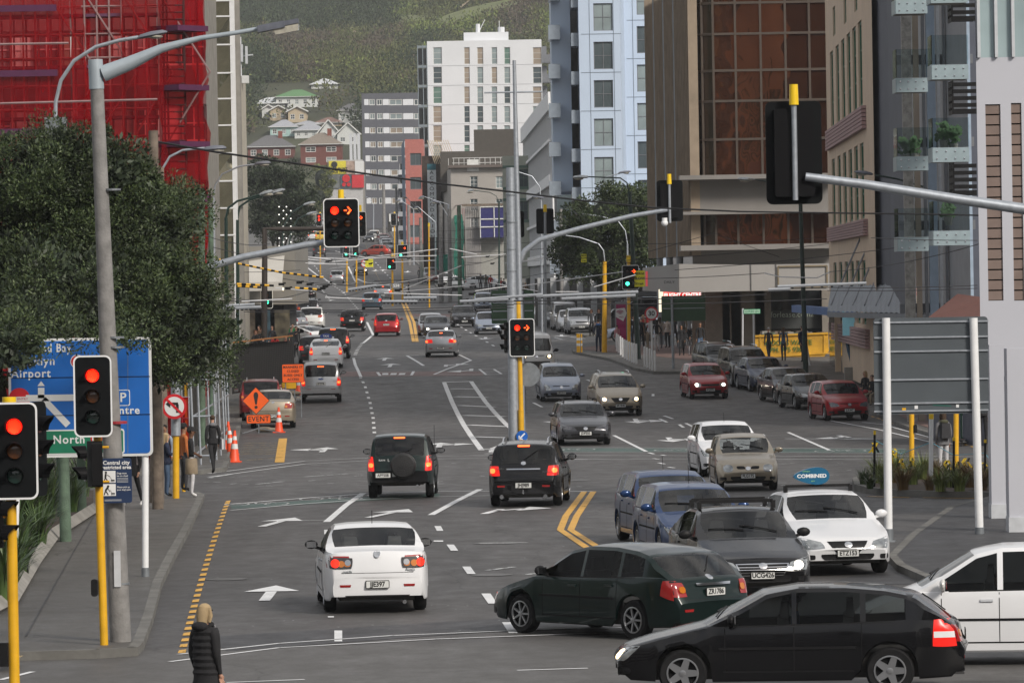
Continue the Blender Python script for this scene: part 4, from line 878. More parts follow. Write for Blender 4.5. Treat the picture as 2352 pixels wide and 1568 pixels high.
c57=C('suv','dgrey','dark off-roader with pale side pillars last in the right kerb row','off_roader','car',(1675,868),12,front=True,grille='bar',rails='silver',group='cars parked along the right kerb',lampmat=LAMPD,sc3=(.98,1,.95))
c58=C('hatch','white','white hatchback hidden partly behind the gold small car','hatchback','car',(1680,1094),4,front=True,lamps='slim',grille='shield',sc3=(1.04,1.02,1),lights=0,mirror=PT['white']);antenna(c58,0,.1,1.48,.25,-.1)
c59=C('hatch','champ','gold small hatchback with two people inside, plate FLG175','hatchback','car',(1718,1127),1.5,front=True,plate='FLG175',lamps='round',grille='split',sc3=(.955,.95,.96),mirror=PT['champ'])
c60=C('hatch','blue','bright blue hatchback at the back of the right turning queue','hatchback','car',(1568,1253),8,front=True,lights=1,lamps='slim',grille='shield',sc3=(1.05,1.02,1),mirror=PT['blue']);antenna(c60,0,-.5,1.48,.3,-.1)
c61=C('wagon','blue','blue station wagon in the right turning queue behind the black sedan','station_wagon','car',(1624,1292),8,front=True,lamps='slim',grille='bar',sc3=(1,1.0,1.02),mirror=PT['blue']);antenna(c61,0,-.0,1.44,.35,-.05)
c62=C('sedan','black','glossy black sedan with a wide chrome grille and roof bars, plate UCG426','sedan','car',(1742,1375),7.5,front=True,plate='UCG426',lights=2,lamps='mid',grille='chrome',sc3=(1.06,1.06,1.03),lampmat=LAMPOFF,mirror=BLACKP)
for yy in(-.1,-.85):
 MB(). bar((-.62,yy,1.55),(.62,yy,1.55),.06,.03). box((-.62,yy,1.49),(.06,.12,.13)). box((.62,yy,1.49),(.06,.12,.13)). build('roof_bar',[BLACKP],c62)
c63=C('sedan','white','white taxi sedan with a blue COMBINED roof sign, plate ETZ153','taxi','taxi',(1936,1320),8.5,front=True,plate='ETZ153',lamps='mid',grille='shield',sc3=(1.04,1.07,1.02),lampmat=LAMPOFF)
MB(). bar((-.6,-.15,1.54),(.6,-.15,1.54),.05,.03). box((-.6,-.15,1.49),(.06,.1,.12)). box((.6,-.15,1.49),(.06,.1,.12)). build('roof_bar',[BLACKP],c63)
TEAL=mat('teal sign plastic',(.006,.1,.2),.35)
rs=MB(). prism([(.33*math. cos(a),.15*math. sin(a)+.03*math. sin(2*a))for a in[i*math. pi/14 for i in range(28)]],.1,YZ(0,.05,0)). build('roof_sign',[TEAL],c63,True,loc=(.12,-.15,1.72),rz=math. pi)
text('COMBINED',.092,WHITEP,rs,(0,-.055,0),ext=.002,bold=.003,sx=1.15);text('wellington',.035,mat('pale green ink',(.3,.6,.25),.5),rs,(-.1,-.055,.09),ext=.002);text('taxis',.035,mat('pale green ink',(.3,.6,.25),.5),rs,(.02,-.055,-.09),ext=.002)
c64=C('sedan','champ','champagne grey sedan parked behind the orange EVENT sign, plate DWQ239','sedan','car',(628,984),3,plate='DWQ239',tails='wide',det=2)
c65=C('suv','dred','dark red sport utility vehicle parked left ahead of the champagne sedan','sport_utility_vehicle','car',(600,966),3,brakes=0,tails='vert',det=2,rails='silver',sc3=(.97,1,.97))
c66=C('wagon','white','white wagon with roof rails parked below the dark message board','station_wagon','car',(614,930),3,brakes=0,det=2,rails=True,tails='block',sc3=(1,1,1.08))
c67=C('hatch','grey','dark car just entering at the far left edge','hatchback','car',loc=(gr(0,1520). x-2.35,gr(0,1520). y+2.2),yaw=80,det=1)
C('sedan','paleblue','pale silver sedan in the side street behind the corner crowd','sedan','car',loc=(wx(1470,300),300),yaw=85,det=0)
C('hatch','silver','silver hatchback in the side street right of the speed limit sign','hatchback','car',loc=(wx(1540,300),300),yaw=85,det=0)
for i in range(3):C('hatch','black',['black hatchback nearest on the ramp beside the corner shop','black hatchback second on the ramp beside the corner shop','black hatchback highest on the ramp beside the corner shop'][i],'hatchback','car',loc=(wx(1478+i*8,312+5*i),312+5*i),yaw=75,det=0,group='black cars on the ramp'). location. z+=1.0+.75*i
SIGBODY=mat('signal housing',(.004,.004,.005),.6,spec=.12,var=.1);SIGBACK=mat('signal back board',(.005,.006,.007),.7,spec=.12,var=.15)
LREDON=mat('lit red signal',(.9,.05,.03),.4,emit=1.8,emitcol=(1,.003,.001));LREDHOT=mat('lit red signal centre',(1,.5,.1),.4,emit=2.6,emitcol=(1,.06,.008));LGRN=mat('lit green signal',(.1,.9,.6),.4,emit=2.6,emitcol=(.06,1,.5))
LRO=mat('unlit red lens',(.06,.01,.008),.2,coat=1,var=.3,scale=30);LAO=mat('unlit amber lens',(.1,.032,.006),.2,coat=1,var=.3,scale=30);LGO=mat('unlit green lens',(.01,.035,.028),.2,coat=1,var=.3,scale=30)
def signal_head(parent,loc,rz=0.0,cols=1,pitch=.3,lit=(),rot=0.0,back=False,board=True,label=None,rows=3,sc=1.0,border=True):
 """signal face toward -Y. lit: dict (row,col)->kind"""
 h=bpy. data. objects. new('signal_head',None);COL. objects. link(h);h. parent=parent;h. location=loc;h. rotation_euler=(0,0,rz);h. scale=(sc,sc,sc);h. empty_display_size=.2
 wd=.3*cols+.28;ht=pitch*rows+.3
 if board:
  MB(). prism(rounded(wd,ht,.1,5),.03,YZ(0,.02,0)). build('backboard',[SIGBACK],h)
  if border:
   m=MB();o=rounded(wd,ht,.1,5);i_=rounded(wd-.05,ht-.05,.08,5);n=len(o)
   vs=[(x,-.014,z)for x,z in o]+[(x,-.014,z)for x,z in i_]+[(x,-.004,z)for x,z in o]+[(x,-.004,z)for x,z in i_]
   fs=[]
   for k in range(n):
    j=(k+1)%n;fs+=[(k,j,n+j,n+k),(2*n+k,2*n+j,j,k),(n+k,n+j,3*n+j,3*n+k)]
   m. add(vs,fs);m. build('white_border',[WHITEP],h)
 for c in range(cols):
  x=(c-(cols-1)/2)*.32
  MB(). prism(rounded(.3,pitch*rows+.06,.04,3),.16,YZ(x,.19,0)). build('housing',[SIGBODY],h)
  for r in range(rows):
   z=((rows-1)/2-r)*pitch;k=lit. get((r,c))if isinstance(lit,dict)else None
   if not back:
    base=[LRO,LAO,LGO][r if rows==3 else(0 if r==0 else 2)]
    lens=MB(). lathe([(.1,0),(.098,.012),(.06,.022),(.002,.026)],18,M=YZ(x,-.03,z)). build('lens',[LREDON if k=='red' else LGRN if k=='green' else base],h,True)
    if k=='red':
     m=MB()
     rd_=random. Random(3)
     for q in range(37):
      a_=q*2.39996;rr_=.014*math. sqrt(q)*1.05;m. lathe([(.007,.0),(.007,.006),(.001,.008)],6,M=YZ(x+rr_*math. cos(a_),-.054,z+rr_*math. sin(a_)))
     o=m. build('light_points',[LREDHOT],lens);o. matrix_parent_inverse=Matrix. Identity(4)
    if k=='arrow':
     m=MB();m. bar((x-.09,-.062,z),(x-.02,-.062,z),.032,.01)
     m. bar((x+.0,-.062,z+.09),(x+.08,-.062,z-.01),.036,.012). bar((x+.0,-.062,z-.09),(x+.08,-.062,z+.01),.036,.012)
     m. build('arrow_symbol',[LREDHOT],lens)
    m=MB();n=12;dv=.2
    for s0 in range(n):
     a0,a1=R(-35+250*s0/n),R(-35+250*(s0+1)/n)
     def q(a,y_,r_=.118):return(x+r_*math. cos(a),y_,z+r_*math. sin(a))
     ya,yb=-.03-dv*(.45+.55*max(0,math. sin(a0))),-.03-dv*(.45+.55*max(0,math. sin(a1)))
     m. add([q(a0,-.03),q(a1,-.03),q(a1,yb),q(a0,ya),q(a0,-.03,.111),q(a1,-.03,.111),q(a1,yb,.111),q(a0,ya,.111)],[(0,3,2,1),(4,5,6,7),(3,7,6,2)])
    m. build('visor',[SIGBODY],h)
 return h
def sigthing(name,label,x,y,Y,**k):
 p=at(x,y,Y);return thing(name,label,'traffic light',p)
def pole(name,label,cat,x,ytop,ybase,r,m,cap=None,taper=1.0,lean=None,Y=None,group=None,n=14):
 b=gr(x if lean is None else lean,ybase)if Y is None else Vector((at(x if lean is None else lean,ybase,Y). x,Y,gz(Y)))
 tp=at(x,ytop,b. y);t=thing(name,label,cat,b,0,group);d=Vector((tp. x-b. x,0,tp. z-b. z))
 MB(). tube([(0,0,-.05),d*.5,d],[r,r*(1+taper)/2,r*taper],n). build('shaft',[m],t,True)
 if cap:MB(). tube([d-d. normalized()*.02,d+Vector((0,0,cap))],[r*1.35,r*1.25],n). build('cap',[YELB],t,True)
 return t,b,d
def near_signal(label,xp,ytop,Yb,hx,hy,r,head=True,tilt=0.0):
 b=Vector((at(xp,1500,Yb). x,Yb,0));tp=at(xp-22*(1 if xp>100 else .5),ytop,Yb)
 t=thing('traffic_light',label,'traffic light',b);d=tp-b
 MB(). tube([(0,0,0),d],r,16). build('pole',[YELP],t,True)
 MB(). tube([d-Vector((0,0,.38)),d+Vector((0,0,.02))],[r*1.45,r*1.3],16). build('cap',[YELB],t,True)
 hp=at(hx,hy,Yb)-b;signal_head(t,(hp. x,-.2,hp. z),0,1,lit={(0,0):'red'},pitch=.31)
 return t,b
s1,b1=near_signal('yellow pole traffic light nearest the camera at the left edge, red lit',32,915,63.5,38,1034,.068)
hp=at(104,1030,63.7)-b1
sh=signal_head(s1,(hp. x-.1,.15,hp. z),R(72),1,lit={},border=False)
signal_head(s1,(at(5,1180,63.5). x-b1. x,-.1,at(5,1180,63.5). z-b1. z-.1),R(75),1,rows=2,lit={},board=False)
MB(). box((.0,-.1,0),(.12,.09,.3)). build('push_button',[BLACKP],s1,loc=(-.12,0,.9))
s2,b2=near_signal('yellow pole traffic light beside the big grey lamp post, red lit',240,827,gr(243,1500). y,216,909,.062)
h_=at(205,1065,b2. y)-b2;signal_head(s2,(h_. x-.02,-.08,h_. z),R(-72),1,rows=2,lit={},board=False,sc=1.05)
MB(). tube([(h_. x,0,h_. z+.25),(h_. x+.3,0,h_. z+.25)],.02,6). build('bracket',[YELP],s2);MB(). tube([(h_. x,0,h_. z-.27),(h_. x+.3,0,h_. z-.27)],.02,6). build('bracket',[YELP],s2)
MB(). prism(rounded(.1,.26,.04,4),.08,YZ(-.13,.0,1.0)). build('push_button',[BLACKP],s2)
p4=gr(1199,1010);t4=thing('traffic_light','six lamp red traffic light on the yellow pole at the central island','traffic light',p4)
d4=at(1190,690,p4. y)-p4
MB(). tube([(0,0,0),d4],.085,14). build('pole',[YELP],t4,True)
MB(). tube([(-.02,-.12,0),(-.02,-.12,1.05)],.1,12). build('pole_guard',[YELP],t4,True)
q=at(1199,775,p4. y)-p4;signal_head(t4,(q. x,-.25,q. z),0,2,.34,{(0,0):'red',(0,1):'arrow'})
q=at(1160,775,p4. y)-p4;signal_head(t4,(q. x+.02,0,q. z),R(-58),1,.34,{},border=False,board=False)
q=at(1199,1004,p4. y)-p4;ks=MB(). prism([(.2*math. cos(a),.2*math. sin(a))for a in[i*math. pi/12 for i in range(24)]],.012,YZ(0,0,0)). build('keep_left_sign',[mat('sign blue',(.005,.1,.42),.4)],t4,loc=(q. x,-.25,q. z+.05))
MB(). bar((.1,-.02,.1),(-.08,-.02,-.08),.05,.01). bar((-.1,-.02,-.1),(-.1,-.02,.02),.04,.01). bar((-.1,-.02,-.1),(.02,-.02,-.1),.04,.01). build('arrow_symbol',[WHITEP],ks)
q=at(1213,860,p4. y)-p4;MB(). prism([(.42*math. cos(a),.42*math. sin(a))for a in[i*math. pi/14 for i in range(28)]],.012,YZ(0,0,0)). build('round_sign_back',[GALVD],t4,loc=(q. x,.15,q. z))
pg=gr(1180,1012);tg=thing('service_pole','tall grey steel pole with clamps behind the central signals','pole',(pg. x,pg. y+.8,pg. z))
dg=at(1172,385,pg. y+.8)-Vector(tg. location);MB(). tube([(0,0,0),dg],[.19,.15],18). build('shaft',[GALV],tg,True)
for k in(.35,.5,.62,.7,.8,.9):MB(). tube([dg*k-Vector((0,0,.015)),dg*k+Vector((0,0,.015))],.185,16). build('clamp',[GALVD],tg)
tm_=thing('antenna_mast','thin tall grey mast with a cross bar beside the service pole','mast',(pg. x+.3,pg. y+2,pg. z))
dm=at(1181,139,pg. y+2)-Vector(tm_. location);MB(). tube([(0,0,0),dm*.5,dm],[.12,.11,.06],12). build('shaft',[GALV],tm_,True)
zc=dm. z-.0;cb=at(1181,212,pg. y+2)-Vector(tm_. location);MB(). tube([(cb. x-1.05,0,cb. z),(cb. x+1.0,0,cb. z)],.03,8). build('cross_bar',[GALV],tm_,True)
def mast(label,basepx,Y,pts,heads,r=.11,m=None,cap=None,yel=0.0,camd=None):
 b=Vector((at(basepx[0],basepx[1],Y). x,Y,gz(Y)));t=thing('mast_arm_signal',label,'traffic light',b)
 P_=[at(x,y,Y)-b for x,y in pts];k=len(P_)
 MB(). tube(P_,[r*(1.25-.5*i/(k-1))for i in range(k)],14). build('arm',[m or GALV],t,True)
 for hx,hy,kw in heads:
  q=at(hx,hy,Y)-b;bk=kw. get('back');signal_head(t,(q. x,.25 if bk else-.3,q. z),math. pi if bk else 0.0,**{a:v for a,v in kw. items()if a not in('capy','ptop')})
  if kw. get('capy'):
   c=at(kw. get('capx',hx),kw['capy'],Y)-b if False else at(hx-2,kw['capy'],Y)-b
   MB(). tube([(c. x,0,q. z-.75*kw. get('sc',1)),(c. x,0,c. z)],.05,10). build('head_post',[GALV],t,True);MB(). tube([(c. x,0,c. z-.2),(c. x,0,c. z+.16)],[.085,.075],12). build('cap',[YELB],t,True)
 return t,b
t3,b3=mast('red six lamp signal with arrow on the curved arm reaching from the left tree',(404,1140),128,[(404,1000),(403,800),(408,665),(432,640),(470,616),(560,590),(700,563),(752,555)],[(785,512,dict(cols=2,lit={(0,0):'red',(0,1):'arrow'},pitch=.3,sc=1.04,capy=450))],r=.1)
MB(). tube([(0,0,0),at(404,990,128)-b3],.085,12). build('lower_post',[YELP],t3,True)
t3b,b3b=mast('second red arrow signal partly hidden behind the six lamp signal',(600,780),262,[(607,780),(608,600),(608,525),(640,526),(760,525),(830,524)],[(829,515,dict(cols=1,lit={(0,0):'arrow'},pitch=.34,capy=478))],r=.13,m=mat('brown steel',(.06,.05,.045),.6,.3))
t5,b5=mast('back of the double signal on the curved arm right of the grey pole',(1196,1010),177,[(1192,1010),(1189,800),(1187,640),(1191,605),(1206,575),(1240,550),(1330,525),(1450,496),(1533,482)],[(1539,461,dict(cols=2,back=True,pitch=.36,capy=410,sc=1.05))],r=.1)
cm_=at(1527,512,176.7)-b5;MB(). ball((cm_. x,-.1,cm_. z),.12,12,8). tube([(cm_. x,-.1,cm_. z),(cm_. x,-.1,cm_. z+.18)],.1,10). build('camera_dome',[WHITEP],t5,True)
t6,b6=mast('large double signal seen from behind on the long arm from the right edge',(2700,1300),88,[(2480,1300),(2480,560),(2450,500),(2352,480),(2200,458),(1990,424),(1850,406)],[(1825,350,dict(cols=2,back=True,pitch=.44,capy=215,sc=1.12))],r=.1)
def post_signal(label,x,ybase,ytop,hx,hy,lit,cols=1,Y=None,sc=1.0,pitch=.32,back=False,m=None):
 t,b,d=pole('traffic_light',label,'traffic light',x,ytop,ybase,.09,m or YELP,Y=Y,cap=.3)
 q=at(hx,hy,b. y)-b;signal_head(t,(q. x,-.25,q. z),math. pi if back else 0,cols,pitch,lit,sc=sc);return t,b
t7,b7=post_signal('green signal with a MERGE SLOW sign left of the grey canopy',1444,800,600,1448,637,{(0,1):'arrow',(2,0):'green'},2,Y=258,sc=1.0)
def yellow_sign(parent,loc,s=1.0):
 o=MB(). box((0,0,0),(.75*s,.02,1.15*s)). build('merge_slow_sign',[mat('fluorescent yellow',(.72,.68,.02),.5)],parent,loc=loc)
 for w_,z,sz in(('MERGE',.36,.23),('SLOW',.02,.29),('15 kph',-.36,.2)):text(w_,sz*s,PLBLK,o,(0,-.015,z*s),ext=.002,bold=.004,sx=.95)
q=at(1470,640,257)-b7;yellow_sign(t7,(q. x,-.3,q. z),.72)
t8,b8=post_signal('green signal on the tall yellow pole above the left crowd',643,762,620,637,657,{(2,0):'green'},2,Y=297,sc=.95)
t8b,b8b=post_signal('green signal just left of the tall yellow pole',613,780,650,613,678,{(2,0):'green'},1,Y=285,sc=1.2,m=BLACKM)
t9,b9=post_signal('green signal with red arrow on the far yellow pole left of the pedestrian',901,664,590,899,606,{(0,1):'arrow',(2,0):'green'},2,Y=440,sc=.95,pitch=.27)
t9b,b9b=post_signal('red arrow signal on the taller far yellow pole',924,664,563,925,578,{(0,1):'arrow',(2,0):'green'},2,Y=450,sc=1.05,pitch=.3)
for x,y,Y,lb,lt in[(795,575,520,'left of the two green signals under the big hanging signal',{(0,0):'red',(2,0):'green'}),(817,575,525,'right of the two green signals under the big hanging signal',{(2,0):'green'}),(733,505,600,'far red signal at the left of the dark tree',{(0,0):'red',(1,0):'red'}),(904,504,640,'far signal seen from behind on a thin arm',{})]:
 post_signal(lb,x+2,700 if Y<600 else 600,y-12,x,y,lt,1,Y=Y,sc=1.25)
for x,y,Y,lb in[(1252,508,250,'signal back with yellow cap left of the dark green tree'),(1183,515,240,'signal back partly hidden by the big grey pole'),(1505,480,330,'signal back partly hidden by the tree at the brown tower')]:
 t,b,d=pole('traffic_light',lb,'traffic light',x,y-22,780,.07,GALV,Y=Y,cap=.35);q=at(x,y,Y)-b;signal_head(t,(q. x,.2,q. z),math. pi,2,.32,{},sc=1.0,border=False)
t,b,d=pole('traffic_light','yellow signal post with a lower head by the netted scaffold','traffic light',985,520,640,.07,YELP,Y=430,cap=.3)
LAMPG=mat('lamp glass',(.42,.4,.34),.25,coat=.6,var=.2,scale=14);LAMPH=mat('lamp housing grey',(.16,.17,.2),.5,.3)
def lamp_head(parent,a,b,wd=.24,h=.13,m=None):
 a=Vector(a);b=Vector(b);d=b-a;mb=MB()
 for t_,s_ in((0,.35),(.12,.8),(.5,1.0),(.9,.75),(1.0,.3)):
  pass
 prof=[(0,.3),(.1,.75),(.45,1),(.85,.8),(1,.25)];rings=[]
 up=Vector((0,0,1));sd_=d. normalized(). cross(up)
 vs=[]
 for t_,s_ in prof:
  c=a+d*t_
  for k in range(10):
   an=2*math. pi*k/10;vs. append(tuple(c+sd_*math. cos(an)*wd/2*s_+up*math. sin(an)*h/2*s_*(1 if math. sin(an)>0 else .5)))
 fs=[(i*10+k,i*10+(k+1)%10,(i+1)*10+(k+1)%10,(i+1)*10+k)for i in range(4)for k in range(10)]+[tuple(range(10))[::-1],tuple(40+k for k in range(10))]
 hd_=MB(). add(vs,fs). build('lamp_head',[m or LAMPH],parent,True)
 MB(). ball(tuple(a+d*.6-up*h*.28),wd*.42,10,6,sc=(1.25,.9,.35)). build('lamp_glass',[LAMPG],hd_,True)
def lamp(label,x,ybase,ytop,Y,arm,head,r=.09,m=None,armr=.035,xb=None,name='street_lamp',hm=None,base=True,wd=.28,group=None):
 xb=x if xb is None else xb;b=Vector((at(xb,ybase,Y). x,Y,gz(Y)));t=thing(name,label,'street lamp',b,0,group);top=at(x,ytop,Y)-b
 MB(). tube([(0,0,-.05),top*.5,top],[r,r*.85,r*.7],14). build('shaft',[m or GALV],t,True)
 P_=[at(px,py,Y)-b for px,py in arm];MB(). tube(P_,armr,8). build('arm',[m if m is DGREEN else GALV],t,True)
 h0,h1=at(*head[:2],Y)-b,at(*head[2:],Y)-b;lamp_head(t,h0,h1,wd,.16*wd/.28,hm);return t,b
YL1=gr(275,1492). y
l1=thing('street_lamp','big concrete street lamp post in the left foreground with a long tapered arm','street lamp',gr(278,1492));b=Vector(l1. location)
tp=at(221,165,YL1)-b;MB(). tube([(0,0,-.05),tp*.3,tp*.7,tp],[.165,.15,.118,.1],20). build('shaft',[CONCP],l1,True)
MB(). tube([at(222,205,YL1)-b,at(219,137,YL1)-b],[.115,.11],16). build('collar',[mat('lamp arm paint',(.33,.38,.42),.5,.2)],l1,True)
ap=[at(x,y,YL1)-b for x,y in[(236,170),(300,145),(370,112),(460,88),(540,76),(598,66)]]
MB(). tube(ap,[.13,.11,.07,.04,.035,.035],10). build('arm',[mat('lamp arm paint',(.33,.38,.42),.5,.2)],l1,True)
A,B=at(592,68,YL1)-b,at(686,50,YL1)-b;dd=(B-A);an=math. atan2(dd. z,dd. x)
hm_=MB();hm_. box((dd. length*.33,0,0),(dd. length*.66,.26,.1));hm_. box((dd. length*.5,0,.01),(dd. length,.22,.07));o=hm_. build('lamp_head',[mat('lamp head paint',(.11,.12,.15),.6,.1,var=.3,scale=8)],l1);o. location=A;o. rotation_euler=(0,-an,0)
o2=MB(). box((dd. length*.68,0,-.085),(dd. length*.56,.18,.1),taper=1.1). build('lamp_glass',[LAMPG],o)
MB(). box((0,0,0),(.1,.02,.55)). build('notice_strip',[WHITEG],l1,loc=(-.02,-.17,1.25))
MB(). tube([(0,0,3.45),(0,0,3.49)],.155,18). build('red_band',[mat('red paint',(.3,.02,.03),.6)],l1)
for z in(1.0,4.6,4.75,7.0):MB(). tube([(-.0,0,z),(0,0,z+.03)],.155-.004*z,18). build('steel_strap',[GALVD],l1)
NAVY=mat('navy sign',(.012,.03,.085),.45)
ns=thing('notice_sign','navy central city restricted area dog notice strapped to the big grey lamp post','sign',at(268,1103,YL1-.25))
MB(). prism(rounded(.46,.68,.04,3),.012,YZ()). build('sign_panel',[NAVY],ns)
for s_,z,sz in(('Central city',.27,.085),('restricted area',.2,.075)):text(s_,sz,WHITEP,ns,(0,-.02,z),ext=.001,bold=.002)
for z in(.06,-.14):MB(). box((-.115,-.016,z),(.2,.006,.18)). build('pictogram_panel',[WHITEP],ns)
for z,bend in((.06,0),(-.14,1)):
 m=MB();x0=-.16;m. prism([(.018*math. cos(a),.018*math. sin(a))for a in[i*math. pi/6 for i in range(12)]],.003,YZ(x0+.0+.03*bend,-.02,z+.065-.01*bend))
 m. bar((x0+.03*bend,-.021,z+.045),(x0-.01,-.021,z-.01),.03,.003). bar((x0-.01,-.021,z-.01),(x0+.03,-.021,z-.075),.016,.003). bar((x0-.01,-.021,z-.01),(x0-.03,-.021,z-.075),.016,.003). bar((x0+.02,-.021,z+.03),(x0+.06,-.021,z+.0-.03*bend),.01,.003)
 m. bar((x0+.06,-.021,z),(x0+.09,-.021,z-.05),.004,.003). bar((x0+.075,-.021,z-.055),(x0+.13,-.021,z-.055),.02,.003)
 for q_ in(.08,.1,.12):m. bar((x0+q_,-.021,z-.06),(x0+q_,-.021,z-.08),.006,.003)
 m. build('pictogram',[PLBLK],ns)
for s_,z,sz in(('Dogs must',.11,.034),('be on a lead',.07,.034),('Please pick up',-.1,.034),("your dog's poo",-.14,.034)):text(s_,sz,WHITEP,ns,(.005,-.02,z),ext=.001,align='LEFT',bold=.0005)
for z in(.035,.015,-.005,-.025):MB(). box((.09,-.016,z),(.17,.003,.006)). build('small_print',[WHITEG],ns)
for z in(-.29,-.305):MB(). box((-.06,-.016,z),(.26,.003,.006)). build('small_print',[WHITEG],ns)
lamp('curved grey street lamp rising out of the left tree top',128,420,285,118,[(128,285),(128,235),(140,185),(170,140),(220,108),(275,93),(318,86)],(316,88,384,74),r=.12,m=WOODG,wd=.34,armr=.045)
MB(). box((at(128,292,117.8). x,117.8,at(128,292,117.8). z),(.5,.3,.45)). build('lamp_bracket',[GALVD],None);tag(bpy. data. objects['lamp_bracket'],'grey steel bracket clamped around the green post top in the left tree','bracket')
lamp('pale street lamp with a curved arm against the red netting',370,700,385,150,[(375,385),(390,360),(420,345),(470,340)],(468,344,520,340),r=.13,m=WOODB,wd=.4)
lamp('slim street lamp before the mirrored tower with a high curved arm',490,700,455,205,[(490,455),(494,425),(510,400),(550,382),(590,377)],(585,377,622,374),r=.1,wd=.4)
for i,(x,ar_,hd_,Y,lb)in enumerate([(519,[(519,500),(524,478),(545,462),(600,447)],(596,448,628,440),225,'dark green lamp with fairy lights left of the brown pole'),(545,[(545,505),(550,475),(575,458),(615,446)],(611,448,655,436),232,'second dark green lamp whose head is beside the brown pole top'),(648,[(648,560),(652,520),(670,488),(700,470)],(697,471,725,465),330,'dark green fairy light lamp before the dark tree'),(665,[(665,560),(668,530),(685,502),(708,492)],(704,493,728,488),338,'second dark green fairy light lamp before the dark tree')]):
 t,b_=lamp(lb,x,780 if Y<300 else 740,ar_[0][1],Y,ar_,hd_,r=.11,m=DGREEN,hm=LAMPOFF,wd=.5,armr=.05)
 if i>1:
  fl_=MB()
  for k in range(16):
   q=at(x-7+(k%2)*10,475+k*9,Y)-b_;fl_. ball(tuple(q),.045,6,4)
  fl_. build('fairy_lights',[mat('fairy light',(.8,.8,.75),.4,emit=1.2,emitcol=(1,.97,.9))],t)
lamp('dark green street lamp post in front of the brown glass tower',1838,850,450,236,[(1838,452),(1830,432),(1810,424),(1730,412)],(1735,414,1694,411),r=.13,m=DGREEN,xb=1851,hm=LAMPOFF,wd=.42)
lamp('dark green street lamp post behind the grey sign back',2138,760,440,190,[(2138,442),(2130,432),(2060,411),(2010,402)],(2005,401,1962,395),r=.1,m=DGREEN,xb=2143,hm=LAMPH,wd=.36)
lamp('dark green street lamp post by the corner bollards',1446,838,440,258,[(1446,445),(1440,420),(1425,409),(1350,406)],(1352,407,1315,408),r=.14,m=DGREEN,xb=1467,hm=LAMPOFF,wd=.45)
lamp('yellow lower post street lamp at the corner plaza',1389,808,600,271,[(1389,600),(1386,575),(1375,560),(1330,545),(1240,533)],(1300,540,1235,531),r=.15,m=YELP,xb=1388,wd=.4)
lamp('grey lamp arm leaving the dark green tree',1441,760,560,300,[(1441,560),(1436,530),(1420,508),(1380,497),(1345,492)],(1348,493,1305,489),r=.08,wd=.42)
lamp('grey lamp with small bulbs along its arm right of the grey pole',1243,640,460,330,[(1243,480),(1240,430),(1222,405),(1190,395)],(1250,455,1222,452),r=.09,wd=.4)
lamp('grey lamp curving before the pale blue tower',1366,640,440,345,[(1366,470),(1368,430),(1380,410),(1425,398)],(1420,398,1450,394),r=.06,wd=.4)
lamp('dark lamp post by the blue hoarding',1146,660,462,420,[(1146,465),(1140,450),(1125,442),(1085,437)],(1088,437,1074,440),r=.1,m=DGREEN,hm=LAMPOFF,wd=.6)
for i,(x,yb,yt,Y,a2,hd2)in enumerate([(1101-70,620,500,470,(1010,466),(992,462)),(1086-56,610,470,480,(975,452),(962,455)),(1000,600,510,560,(960,475),(950,480)),(975,600,500,600,(935,455),(925,452)),(950,590,480,640,(920,460),(910,462)),(858,560,470,820,(846,455),(838,452)),(790+20,560,470,760,(795,455),(785,452))]):
 lamp('grey street lamp number %s of the far right kerb row'%['one','two','three','four','five','six','seven'][i]if False else['far lamp nearest the green net','far lamp second from the green net','far lamp left of the lettered tower sign','far lamp by the salmon building','far lamp left of the salmon building','far lamp at the top of the street','far lamp below the billboard'][i],x,yb,yt,Y,[(x,yt),a2],(a2[0],a2[1],hd2[0],hd2[1]),r=.12,wd=.6,group='street lamps up the hill')
for i,(x,xt,yt,yb,Y,r,m,lb)in enumerate([(463,463,433,1000,170,.13,WOODG,'green painted timber pole nearest the red netting'),(488,484,476,1000,185,.11,WOODG,'shorter green timber pole behind the first'),(354,352,300,700,122,.14,WOODB,'weathered timber pole top above the left tree'),(360,360,900,1152,125.6,.19,WOODB,'thick weathered timber pole beside the blue sign'),(151,146,1020,1248,107,.13,WOODG,'green timber post nearest in the flower bed'),(188,186,1020,1178,120,.12,WOODG,'green timber post farther back in the flower bed'),(1013,1012,470,650,450,.22,CONCP,'concrete pole left of the netted scaffold'),(1033,1032,480,650,455,.2,CONCP,'concrete pole in front of the netted scaffold'),(1056,1054,472,650,440,.2,WOODG,'timber pole right of the netted scaffold'),(882,881,425,530,780,.28,CONCP,'dark pole above the far cars'),(940,938,470,600,640,.2,CONCP,'pole before the red shop sign'),(1290,1288,480,700,340,.13,CONCP,'pole at the left side of the dark green tree'),(967,966,500,620,560,.2,CONCP,'concrete pole at the foot of the lettered sign'),(912,910,430,560,700,.2,CONCP,'pole below the salmon building')]):
 pole('utility_pole',lb,'pole',xt,yt,yb,r,m,lean=x,Y=Y,taper=.85)
for x,y0,y1,r,lb in[(422,985,1136,.05,'short yellow post beside the man in white trousers')]:
 pole('yellow_post',lb,'post',x,y0,y1,r,YELP,cap=None)
for x,y0,y1,Y,lb in[(1884+210,1040-90,1063,None,'yellow pedestrian button post on the planted island'),(2196,950,1075,None,'yellow post on the right of the planted island')]:
 t,b,d=pole('yellow_post',lb,'post',x,y0,y1,.075,YELP)
 if x<2150:MB(). prism(rounded(.1,.26,.04,4),.08,YZ(.12,.0,1.0)). build('push_button',[BLACKP],t)
